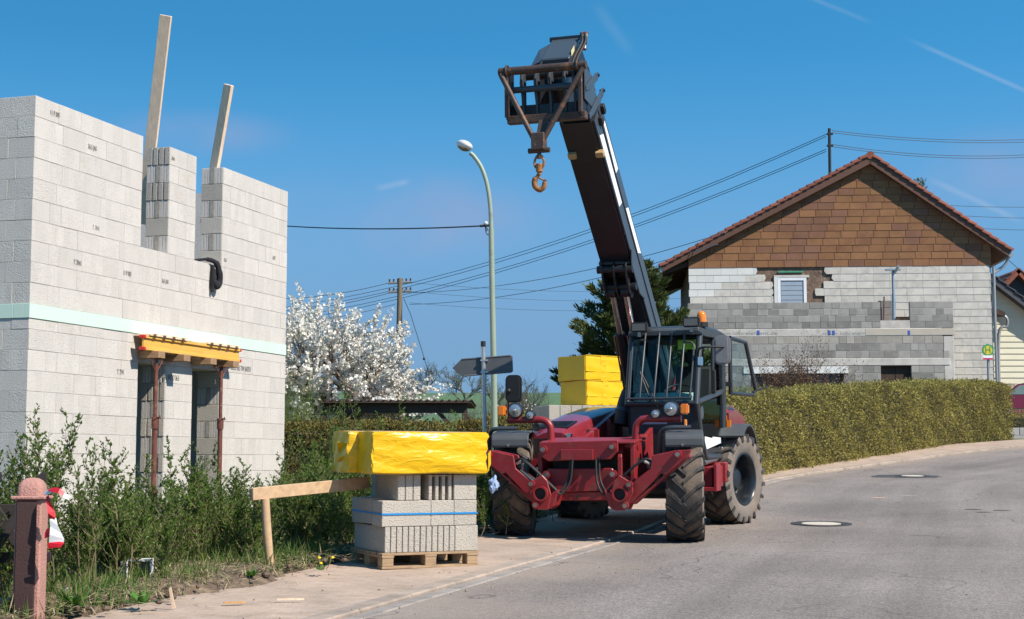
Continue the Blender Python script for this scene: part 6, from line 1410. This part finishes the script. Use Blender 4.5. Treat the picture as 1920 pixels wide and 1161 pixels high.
# green twiggy shrub in front of it at the building edge
M_gtwig = pm('green_twig', (.13, .16, .05), .9, var=.3, scale=6)
M_glf = leafmat('fresh_leaf', [(.08, .12, .02), (.14, .19, .04), (.2, .25, .07)], .3, .6, 2)
def twiggy(O, Hh, W_, n, seed, mat, lm, nl, label, name='twiggy_shrub', depth=2, rad=.016, cat='shrub', lsz=.07):
    r = random.Random(seed); h = empty(name, O); tag(h, label, cat); st = MB(); tips = []
    for k in range(n):
        d = Vector((r.gauss(0, W_), r.gauss(0, W_), 1)).normalized(); grow(r, Vector((r.uniform(-.15, .15), r.uniform(-.15, .15), 0)), d, Hh*r.uniform(.4, .62), rad, depth, st, tips, .5, .2, 4, (2, 4))
    a = st.build('twigs', mat, h, raw=True)
    if nl:
        g = MB()
        for i in range(nl): p, d = r.choice(tips); rleaf(g, p + rdir(r)*.06, r, lsz*r.uniform(.6, 1.2), lsz*.5)
        f = g.build('foliage', lm, h, raw=True); f['kind'] = 'stuff'
    return h
o_ = at(545, 830, 38); o_.z = gz(o_.x, o_.y); twiggy(o_, 3.0, .38, 40, 4, M_gtwig, M_glf, 10000, 'fresh green twiggy shrub between the block building and the cherry', lsz=.045)
M_rtwig = pm('brown_bare_twig', (.20, .13, .085), .9, var=.3, scale=6)
o_ = at(1490, 760, 49.2); o_.z = gz(o_.x, o_.y); twiggy(o_, 2.7, .6, 34, 12, M_rtwig, leafmat('dead_brown_leaf', [(.10, .055, .035), (.16, .09, .055), (.22, .14, .09)], .2, .8, 3), 4200, 'bare brown bush in front of the grey block annex', depth=3, rad=.022)
for i, (px, Y, Hh, lab) in enumerate(((905, 48, 2.9, 'leafless grey shrub behind the arrow sign'), (1000, 44, 3.0, 'leafless grey shrub left of the rear yellow packs'), (860, 52, 3.0, 'leafless grey shrub at the right end of the carport'), (975, 60, 3.3, 'leafless grey shrub behind the lamp post'))):
    o_ = at(px, 800, Y); o_.z = gz(o_.x, o_.y); twiggy(o_, Hh*.58, .6, 20, 30+i, M_bark, M_bloss, 120 if i == 1 else 0, lab, depth=3, rad=.016)
# ---- conifer
M_needle = leafmat('cypress_needle', [(.03, .045, .016), (.07, .09, .026), (.12, .14, .04), (.18, .19, .06)], .25, .6, .9)
def conifer(O, Hh, R_, seed, n, label, tilt=0):
    r = random.Random(seed); h = empty('conifer', O); tag(h, label, 'tree'); MB().tube([(0, 0, 0), (0, 0, Hh*.5), (0, 0, Hh*.97)], [.16, .1, .02], 8).build('trunk', M_bark, h, smooth=60)
    br = MB(); g = MB(); nb = 170
    for k in range(nb):
        f = (k+.5)/nb; z = Hh*(.04 + .95*f); a = k*2.399 + r.uniform(-.3, .3); rad = R_*((1-f)**.62)*r.uniform(.6, 1.15)*(.75+.25*min(1, f*5)) + .05
        d = Vector((math.cos(a), math.sin(a), 0)); p0 = Vector((0, 0, z)); p1 = p0 + d*rad*.55 + UP*.10*rad; p2 = p0 + d*rad + UP*(.32*rad + r.uniform(-.1, .2)); C_ = bez([p0, p1, p2], 5); br.tube(C_, [.025*(1-.8*i/len(C_)) for i in range(len(C_))], 3, cap=False)
        m = int(n/nb*(.25+1.6*rad/R_))
        for _ in range(m):
            t = r.random()**.6; i = min(len(C_)-2, int(t*(len(C_)-1))); p = C_[i].lerp(C_[i+1], r.random()); off = rdir(r); off.z *= .5
            p = p + off*r.uniform(0, .30)*(.45+.6*(1-t)); dd = (d*.5 + UP*.55 + off*.55).normalized(); w = dd.cross(rdir(r)).normalized(); leaf(g, p, dd, w, r.uniform(.10, .2), r.uniform(.035, .06))
    br.build('branches', M_bark, h, raw=True); f = g.build('needles', M_needle, h, raw=True); f['kind'] = 'stuff'; return h
o_ = at(1188, 800, 44); o_.z = gz(o_.x, o_.y); zt = at(1215, 488, 44).z; conifer(o_, zt - o_.z, 2.6, 5, 52000, 'dark conifer rising behind the telehandler cab')
o_ = at(1732, 600, 68); o_.z = gz(o_.x, o_.y); conifer(o_, at(1732, 332, 68).z - o_.z, 1.1, 9, 5000, 'tip of a small conifer showing above the right roof slope')
# ---- far trees on the field edge
def far_tree(px, Y, Hh, seed, label):
    o_ = at(px, 760, Y); o_.z = gz(o_.x, o_.y); r = random.Random(seed); h = empty('far_tree', o_); tag(h, label, 'tree', 'distant trees on the field'); st = MB(); tips = []
    for k in range(7): grow(r, Vector((0, 0, Hh*.12*k/3)), (UP + rdir(r)*.9).normalized(), Hh*.42, Hh*.02, 3, st, tips, .6, .15, 3, (3, 4))
    st.build('branches', pm('far_bark', (.12, .12, .1), 1), h, raw=True); g = MB()
    for i in range(500): p, d = r.choice(tips); rleaf(g, p + rdir(r)*Hh*.03, r, Hh*.035, Hh*.02)
    f = g.build('crown', leafmat('far_leaf', [(.07, .085, .05), (.1, .12, .07)], .1, .8, 1), h, raw=True); f['kind'] = 'stuff'
for i, (px, Y, Hh, lab) in enumerate(((797, 420, 10, 'lone round tree on the far field'), (872, 330, 9, 'low bushy tree at the field edge left of the arrow sign'), (990, 260, 6, 'low bushy tree at the field edge right of the lamp post'), (930, 240, 6, 'low bushy tree at the field edge behind the lamp post'))): far_tree(px, Y, Hh, 50+i, lab)
# ============================================================ street furniture, wires, carport, car, small things
M_lampost = pm('pale_green_paint', (.27, .33, .25), .45, var=.1, scale=3, dirt=((.2, .22, .18), .55, .75, 4))
LB = at(929, 850, 24.0); LB.z = gz(LB.x, LB.y)
lamp = empty('street_lamp', LB); tag(lamp, 'curved pale green street lamp behind the arrow sign', 'street lamp')
def lq(px, py): return at(px, py, 24.0) - LB
MB().tube([(lq(929, 850).x, 0, 0), lq(926, 700), lq(923, 560), lq(921, 430)], [.052, .048, .044, .042], 14).build('lower_mast', M_lampost, lamp, smooth=60)
MB().tube(bez([lq(921, 430), lq(919, 385), lq(913, 345), lq(903, 315), lq(890, 295), lq(882, 287)], 5), .034, 12).build('upper_mast', M_lampost, lamp, smooth=60)
MB().cyl((lq(929, 850).x, 0, 0), (lq(929, 850).x, 0, .6), .075, n=14).build('mast_base', M_lampost, lamp, smooth=40)
hc = lq(871, 275); M_lhead = pm('grey_white_plastic', (.55, .56, .57), .4, var=.06)
hd_ = MB().ball((0, 0, 0), .125, (1.0, 1.5, .62), 18, 10).build('lamp_head', M_lhead, lamp, smooth=60); hd_.location = hc + Vector((0, 0, .02)); hd_.rotation_euler = (.25, .35, .5)
MB().ball((0, 0, -.03), .108, (.95, 1.4, .6), 18, 10).build('glass_bowl', pm('smoky_bowl', (.12, .11, .09), .15, var=.3, scale=12, coat=.4), hd_, smooth=60)
cl = lq(913, 423); MB().tube([lq(921, 423), cl, lq(900, 424)], .02, 8).build('cable_clamp', M_black, lamp, smooth=50)
MB().ball(lq(911, 419), .035).build('insulator', M_lhead, lamp, smooth=60)
MB().tube(bez([lq(910, 425), lq(911, 433), lq(914, 430), lq(911, 427), lq(912, 438), lq(919, 442)], 5), .008, 6).build('cable_tail', M_black, lamp)
# arrow sign seen from the back
SB = at(912, 850, 20.6); SB.z = gz(SB.x, SB.y); sg = empty('arrow_sign', SB); tag(sg, 'grey back of an arrow shaped road sign on a galvanised post', 'road sign')
def sq(px, py): return at(px, py, 20.6) - SB
M_galv = pm('galvanised_post', (.42, .45, .48), .4, .7, var=.15, scale=8)
MB().tube([(sq(912, 850).x, 0, 0), sq(906, 645)], .03, 12).build('post', M_galv, sg, smooth=50)
MB().cyl(sq(906, 650), sq(906, 640), .034, n=12).build('post_cap', M_black, sg)
po = [sq(848, 690), sq(866, 672), sq(957, 665), sq(961, 668), sq(962, 696), sq(958, 699), sq(870, 706), sq(864, 704)]
M_sback = pm('grey_sign_back', (.085, .09, .095), .45, .3, var=.12, scale=6)
MB().prism([(p.x, p.z) for p in po], 'y', .036, .05).build('plate', M_sback, sg, bevel=.004)
for a, b in (((866, 673.5), (956, 666.5)), ((869, 704.5), (957, 698))): p_, q_ = sq(*a), sq(*b); MB().tube([(p_.x, .032, p_.z), (q_.x, .032, q_.z)], .007, 6).build('rim', pm('sign_rim', (.2, .21, .22), .4, .5), sg)
for py in (676, 698): MB().bx(sq(908, py).x-.05, sq(908, py).x+.05, -.034, .0355, sq(908, py).z-.012, sq(908, py).z+.012).build('bracket', M_galv, sg)
# bus stop sign
M_bgreen = pm('bus_green', (.03, .28, .10), .5, var=.03); M_byel = pm('bus_yellow', (.62, .5, .03), .5, var=.03)
BB = at(1853, 715, 48.3); BB.z = gz(BB.x, BB.y); bs = empty('bus_stop_sign', BB); tag(bs, 'round green and yellow bus stop sign with an H on a grey post', 'bus stop sign')
def bq(px, py): return at(px, py, 48.3) - BB
MB().tube([(bq(1853, 720).x, 0, 0), bq(1852, 645)], .04, 10).build('post', M_zinc, bs, smooth=50)
c_ = bq(1851, 657); MB().lathe([(.001, .012), (.185, .012), (.185, -.012), (.001, -.012)], (c_.x, -.06, c_.z), (0, -1, 0), 28).build('disc', M_bgreen, bs)
MB().lathe([(.001, .016), (.135, .016), (.135, .0125)], (c_.x, -.06, c_.z), (0, -1, 0), 28).build('yellow_field', M_byel, bs)
inst('letter', text_mesh('H', .27, M_bgreen, .004), bs, (c_.x, -.079, c_.z), (math.pi/2, 0, 0))
w_ = bq(1851, 671); MB().bx(w_.x-.15, w_.x+.15, -.075, -.06, w_.z-.06, w_.z+.07).build('name_plate', M_white, bs)
MB().bx(w_.x-.15, w_.x+.15, -.08, -.0755, w_.z-.06, w_.z-.01).build('line_plate', pm('magenta', (.5, .02, .12), .5), bs)
# utility pole
UB = at(746, 800, 68); UB.z = gz(UB.x, UB.y); up_ = empty('utility_pole', UB); tag(up_, 'wooden utility pole with two crossarms behind the cherry tree', 'utility pole')
def uq(px, py): return at(px, py, 68) - UB
M_pole = pm('weathered_pole', (.17, .13, .095), .95, var=.25, scale=5, stretch=(6, 6, .6))
MB().tube([(uq(746, 780).x, 0, 0), uq(748, 660), uq(750, 522)], [.17, .14, .11], 12).build('mast', M_pole, up_, smooth=50)
for py, w in ((529, 22), (546, 22)):
    a_, b_ = uq(750-w, py+2), uq(750+w, py); arm = MB().tube([a_, b_], .06, 6).build('crossarm', M_zinc, up_)
    for k in range(6): p_ = a_.lerp(b_, (k+.3)/5.6); MB().lathe([(.02, 0), (.045, .03), (.03, .07), (.045, .1), (.03, .13), (.001, .15)], p_ + Vector((0, 0, .04)), (0, 0, 1), 8).build('insulator', M_brownpost, arm)
MB().tube([uq(757, 560), uq(770, 590), uq(813, 728)], .014, 5).build('stay_wire', M_black, up_)
MB().ball(uq(795, 673), .06).build('stay_insulator', M_black, up_)
# overhead wires
M_wire = pm('wire', (.03, .035, .045), .6); M_wireg = pm('grey_wire', (.30, .32, .34), .5)
def wire(a, b, sag, rad, lab, m=M_wire, grp='overhead wires'):
    A, B = at(*a), at(*b); pts = []
    for i in range(17): t = i/16; pts.append(A.lerp(B, t) - Vector((0, 0, sag*4*t*(1-t))))
    g = MB(); g.tube([p - A for p in pts], rad, 4); o = g.build('overhead_wire', m); o.location = A; tag(o, lab, 'wire', grp)
wire((536, 424, 30), (900, 424, 24), .05, .014, 'thick cable from the block building to the street lamp')
wire((1549, 252, 54), (470, 585, 75), 1.0, .012, 'uppermost wire from the roof mast down to the left'); wire((1549, 256, 54), (470, 592, 75), 1.0, .012, 'second wire from the roof mast down to the left')
wire((1549, 280, 54), (470, 606, 75), .9, .012, 'third wire from the roof mast down to the left'); wire((1549, 284, 54), (470, 612, 75), .9, .012, 'lowest wire from the roof mast down to the left')
wire((1560, 245, 54), (2100, 247, 60), .35, .012, 'upper wire from the roof mast to the right edge'); wire((1560, 249, 54), (2100, 252, 60), .35, .012, 'second wire from the roof mast to the right edge')
wire((1560, 271, 54), (2100, 270, 60), .45, .012, 'third wire from the roof mast to the right edge'); wire((1560, 275, 54), (2100, 275, 60), .45, .012, 'lowest wire from the roof mast to the right edge')
wire((772, 549, 68), (1360, 436, 52), .45, .014, 'pale wire from the utility pole to the left eave of the house', M_wireg); wire((768, 571, 68), (1345, 458, 52), .45, .014, 'lower pale wire from the utility pole towards the house eave', M_wireg)
wire((770, 530, 68), (1300, 540, 90), .3, .010, 'upper faint wire from the utility pole towards the conifer'); wire((770, 547, 68), (1300, 558, 90), .3, .010, 'middle faint wire from the utility pole towards the conifer'); wire((768, 568, 68), (1300, 575, 90), .3, .010, 'lower faint wire from the utility pole towards the conifer')
wire((728, 531, 68), (470, 562, 62), .2, .015, 'upper wire from the utility pole to the block building side'); wire((728, 550, 68), (470, 585, 62), .2, .015, 'middle wire from the utility pole to the block building side'); wire((742, 570, 68), (470, 610, 62), .2, .012, 'lower wire from the utility pole to the block building side')
wire((1770, 385, 75), (2050, 385, 80), .1, .014, 'upper wire right of the house roof'); wire((1795, 404, 75), (2050, 407, 80), .1, .014, 'middle wire right of the house roof'); wire((1830, 428, 75), (2050, 428, 80), .1, .014, 'lower wire right of the house roof')
wire((1870, 468, 58), (1960, 540, 70), .1, .012, 'wire from the house eave to the red roofed house')
# carport
M_cp = pm('dark_carport_wood', (.05, .028, .02), .75, var=.25, scale=6)
KB = at(700, 830, 41); KB.z = gz(KB.x, KB.y); kp = empty('carport', KB); tag(kp, 'low dark wooden carport in front of the cherry tree', 'carport')
def kq(px, py): return at(px, py, 41) - KB
tz = kq(700, 752).z; x0, x1 = kq(598, 760).x, kq(884, 760).x
MB().bx(x0, x1, -.3, 4.5, tz-.06, tz).build('roof_sheet', M_cp, kp)
for i in range(22): xx = x0 + (x1-x0)*i/21; MB().bx(xx-.03, xx+.03, -.32, 4.5, tz+.001, tz+.03).build('roof_rib', M_cp, kp)
MB().bx(x0+.1, x1-.1, -.1, .05, tz-.32, tz-.062).build('beam', M_cp, kp, bevel=.01)
for px in (607, 872):
    xx = kq(px, 770).x; MB().bx(xx-.08, xx+.08, -.1, .06, 0, tz-.33).build('post', M_cp, kp, bevel=.01)
    sgn = 1 if px < 700 else -1
    MB().prism([(xx+sgn*.06, tz-.95), (xx+sgn*.18, tz-.95), (xx+sgn*.75, tz-.325), (xx+sgn*.6, tz-.325)], 'y', -.06, .02).build('brace', M_cp, kp)
MB().bx(x0+1.0, x0+2.4, .5, .8, tz-.75, tz-.55).build('cross_board', M_cp, kp)
# maroon car on the terrace beyond the hedge
TZ = at(1900, 718, 55).z - 1.44
te = MB().bx(15.5, 32, 53.6, 53.9, gz(17, 50) - 1.5, TZ).bx(15.5, 32, 53.9, 57.6, TZ-.25, TZ).build('terrace', M_conc); tag(te, kind='structure')
cx0 = at(1868, 750, 55).x - .55; car = empty('parked_car', (cx0, 55.6, TZ)); tag(car, 'maroon car parked beyond the right end of the clipped hedge', 'car')
M_carp = pm('maroon_car_paint', (.13, .008, .025), .25, var=.04, coat=.8); M_cg = pm('car_window', (.14, .2, .2), .08, var=.1)
side = [(0, .35), (.02, .78), (.12, .92), (.75, .98), (1.25, 1.38), (1.5, 1.43), (2.4, 1.44), (2.75, 1.38), (3.35, .98), (4.2, .86), (4.4, .7), (4.42, .38), (4.1, .3), (.3, .28)]
MB().prism(side, 'y', -.85, .85).build('body', M_carp, car, bevel=.06, seg=3, smooth=40)
for i, q in enumerate(([(.9, 1.02), (1.3, 1.34), (1.95, 1.38), (1.95, 1.02)], [(2.03, 1.02), (2.03, 1.38), (2.42, 1.385), (2.68, 1.33), (3.05, 1.02)])): MB().prism(q, 'y', -.862, -.852).build('window', M_cg, car)
for x in (1.99, 1.02, 3.1): MB().bx(x-.006, x+.006, -.858, -.851, .4, .97).build('door_gap', M_dark, car)
for x in (1.75, 2.85): MB().bx(x-.08, x+.08, -.875, -.851, .82, .85).build('door_handle', M_carp, car, bevel=.008)
MB().bx(.3, 4.2, -.862, -.851, .5, .54).build('side_trim', M_black, car)
for x in (.85, 3.55):
    for y in (-.78, .78):
        w_ = MB().cyl((x, y-.1, .31), (x, y+.1, .31), .31, n=24).build('wheel', M_black, car, smooth=40); MB().cyl((x, y-.11, .31), (x, y-.101, .31), .2, n=20).build('rim', M_zinc, w_)
# wooden planter, small hedge and block wall at the right edge
pw = empty('plank_screen', (at(1895, 778, 52.5).x, 52.5, TZ-.3)); tag(pw, 'short screen of brown planks below the maroon car', 'fence')
zt_, zb2 = at(1900, 767, 52.5).z - (TZ-.3), at(1900, 786, 52.5).z - (TZ-.3)
for i in range(16): MB().bx(i*.13, i*.13+.115, 0, .03, zb2-.3, zt_).build('plank', pm('red_brown_plank', (.16, .07, .05), .8, var=.2, rnd=.2) if i == 0 else bpy.data.materials['red_brown_plank'], pw)
clipped_hedge('low_hedge', [(15.6, 49.2), (21, 49.6)], [at(1900, 777, 49.3).z, at(1900, 777, 49.3).z + .1], .7, M_hedge, 4000, 17, 'small green hedge above the grey block wall at the right edge')
M_rw = pm('retaining_block', (.34, .33, .33), .9, var=.12, scale=4, rnd=.1, bump=.15)
rw = empty('block_wall', (15.5, 48.3, gz(16, 48.3))); tag(rw, 'low grey block retaining wall at the right edge', 'wall')
bmw = MB().bx(.006, .594, 0, .25, .004, .236).mesh('block', M_rw, bevel=.01); bz = at(1900, 802, 48.3).z - rw.location.z
for k in range(3):
    for i in range(9): inst('block', bmw, rw, (i*.6 + (.3 if k % 2 else 0) - .3, 0, bz - .24*(k+1)))
# ---- manhole covers and patches in the road
M_iron = pm('cast_iron', (.06, .058, .056), .7, .3, var=.3, scale=20, bump=.4, bscale=60); M_cov = pm('pale_cover_fill', (.50, .44, .36), .9, var=.12, scale=10)
def manhole(px, py, Y, r0, r1, lab, cov=M_cov):
    p = at(px, py, Y); p.z = gz(p.x, p.y); sl_ = math.atan((gz(p.x, p.y+.5)-gz(p.x, p.y-.5))); h = empty('manhole', p + Vector((0, 0, .005)), rot=(sl_, 0, 0)); tag(h, lab, 'manhole cover', 'manhole covers in the road')
    MB().lathe([(r0, -.03), (r0, .008), (r1, .010), (r1, -.03)], (0, 0, 0), (0, 0, 1), 40).build('frame_ring', M_iron, h, smooth=30)
    MB().lathe([(r0-.012, -.03), (r0-.012, .009), (.001, .011)], (0, 0, 0), (0, 0, 1), 40).build('cover', cov, h, smooth=30)
    for k in range(8): a = k*math.pi/4; MB().bx(-.03, .03, -.008, .008, .010, .0125, Matrix.Rotation(a, 4, 'Z') @ Matrix.Translation(((r0+r1)/2, 0, 0))).build('ring_rib', M_iron, h)
manhole(1540, 983, 20.75, .27, .40, 'round manhole with pale filled cover in front of the rear tyre')
manhole(1711, 889, 32.6, .24, .36, 'round manhole with pale cover in a dark patch farther up the road')
def patch(px, py, Y, rx, ry, lab, m, n=22):
    p = at(px, py, Y); rr = random.Random(int(px)); vs = []; g = MB()
    for k in range(n): a = 2*math.pi*k/n; q = rr.uniform(.8, 1.15); x, y = p.x + rx*q*math.cos(a), p.y + ry*q*math.sin(a); vs.append((x, y, gz(x, y)+.0085))
    vs.append((p.x, p.y, gz(p.x, p.y)+.0087)); g.add(vs, [(k, (k+1) % n, n) for k in range(n)]); o = g.build('road_patch', m, None, raw=True); tag(o, kind='structure')
M_tar = pm('tar_patch', (.055, .054, .056), .85, var=.2, scale=5, bump=.3, bscale=80)
patch(1700, 889.5, 32.5, .75, .5, '', M_tar)
for px, py, Y, rx, ry in ((1825, 955, 23.5, .13, .07), (1878, 957, 23.3, .13, .06), (1845, 962, 22.9, .12, .05)): patch(px, py, Y, rx, ry, '', M_tar)
patch(1648, 932, 26.2, .12, .10, '', pm('orange_mark', (.55, .33, .2), .9, var=.15)); patch(1705, 927, 26.7, .16, .04, '', pm('chalk_mark', (.5, .45, .4), .9, var=.15))
# ---- bits in the shrubs and on the pavement
BX = at(262, 1100, 12.5); BX.z = gz(BX.x, BX.y) + .02; bo = empty('open_box', BX, math.radians(8)); tag(bo, 'small white box standing open with wooden slats inside under the shrub', 'box')
M_wpl = pm('white_plastic', (.72, .72, .71), .5, var=.04)
bh = at(262, 1048, 12.5).z - BX.z; bw = .085
MB().bx(-bw-.012, -bw, -.1, .1, 0, bh).bx(bw, bw+.012, -.1, .1, 0, bh).bx(-bw, bw, -.1, .1, 0, .014).bx(-bw, bw, -.1, .1, bh-.014, bh).bx(-bw, bw, .09, .1, .014, bh-.014).build('shell', M_wpl, bo)
M_slat = pm('orange_slat', (.5, .27, .1), .8, var=.2, scale=8)
for z in (.05, .11, .16): MB().bx(-bw+.004, bw-.004, -.07, .06, z, z+.02).build('slat', M_slat, bo)
MB().bx(-bw-.06, -bw-.013, -.09, .09, 0, bh*.95).build('side_panel', pm('blue_grey_panel', (.13, .15, .18), .6), bo)
g = MB(); rq = random.Random(9); vs = [(rq.uniform(-.14, .14), rq.uniform(-.1, .1), rq.uniform(0, .1)) for _ in range(14)]
bm = bmesh.new(); [bm.verts.new(v) for v in vs]; bmesh.ops.convex_hull(bm, input=bm.verts[:]); me = bpy.data.meshes.new('plastic_sheet'); bm.to_mesh(me); bm.free(); me.materials.append(M_wpl)
o = inst('plastic_sheet', me); q = at(140, 1104, 11.6); o.location = (q.x, q.y, gz(q.x, q.y)+.08); tag(o, 'crumpled white plastic sheet lying under the privet by the gate post', 'plastic sheet')
def splinter(px, py, Y, L_, w, rz, lab, m):
    p = at(px, py, Y); o = MB().prism([(-L_/2, -w/2), (L_*.3, -w/2), (L_/2, 0), (L_*.2, w/2), (-L_/2, w*.3)], 'z', 0, .012).build('wood_splinter', m); o.location = (p.x, p.y, gz(p.x, p.y) + .05); o.rotation_euler = (0, 0, rz); tag(o, lab, 'wood splinter', 'wood splinters')
splinter(440, 1131, 11.5, .16, .035, .3, 'reddish wood splinter lying on the pavement below the rail', M_slat); splinter(545, 1122, 11.7, .2, .02, .1, 'thin pale wood splinter on the pavement left of the pallet', M_plank)
o = MB().prism([(-.012, 0), (.012, 0), (.006, .16), (-.01, .15)], 'y', -.006, .006).build('wood_splinter', M_plank); q = at(326, 1140, 11.2); o.location = (q.x, q.y, gz(q.x, q.y)+.05); o.rotation_euler = (.2, -.15, 0); tag(o, 'pale wood splinter stuck upright in the verge', 'wood splinter', 'wood splinters')
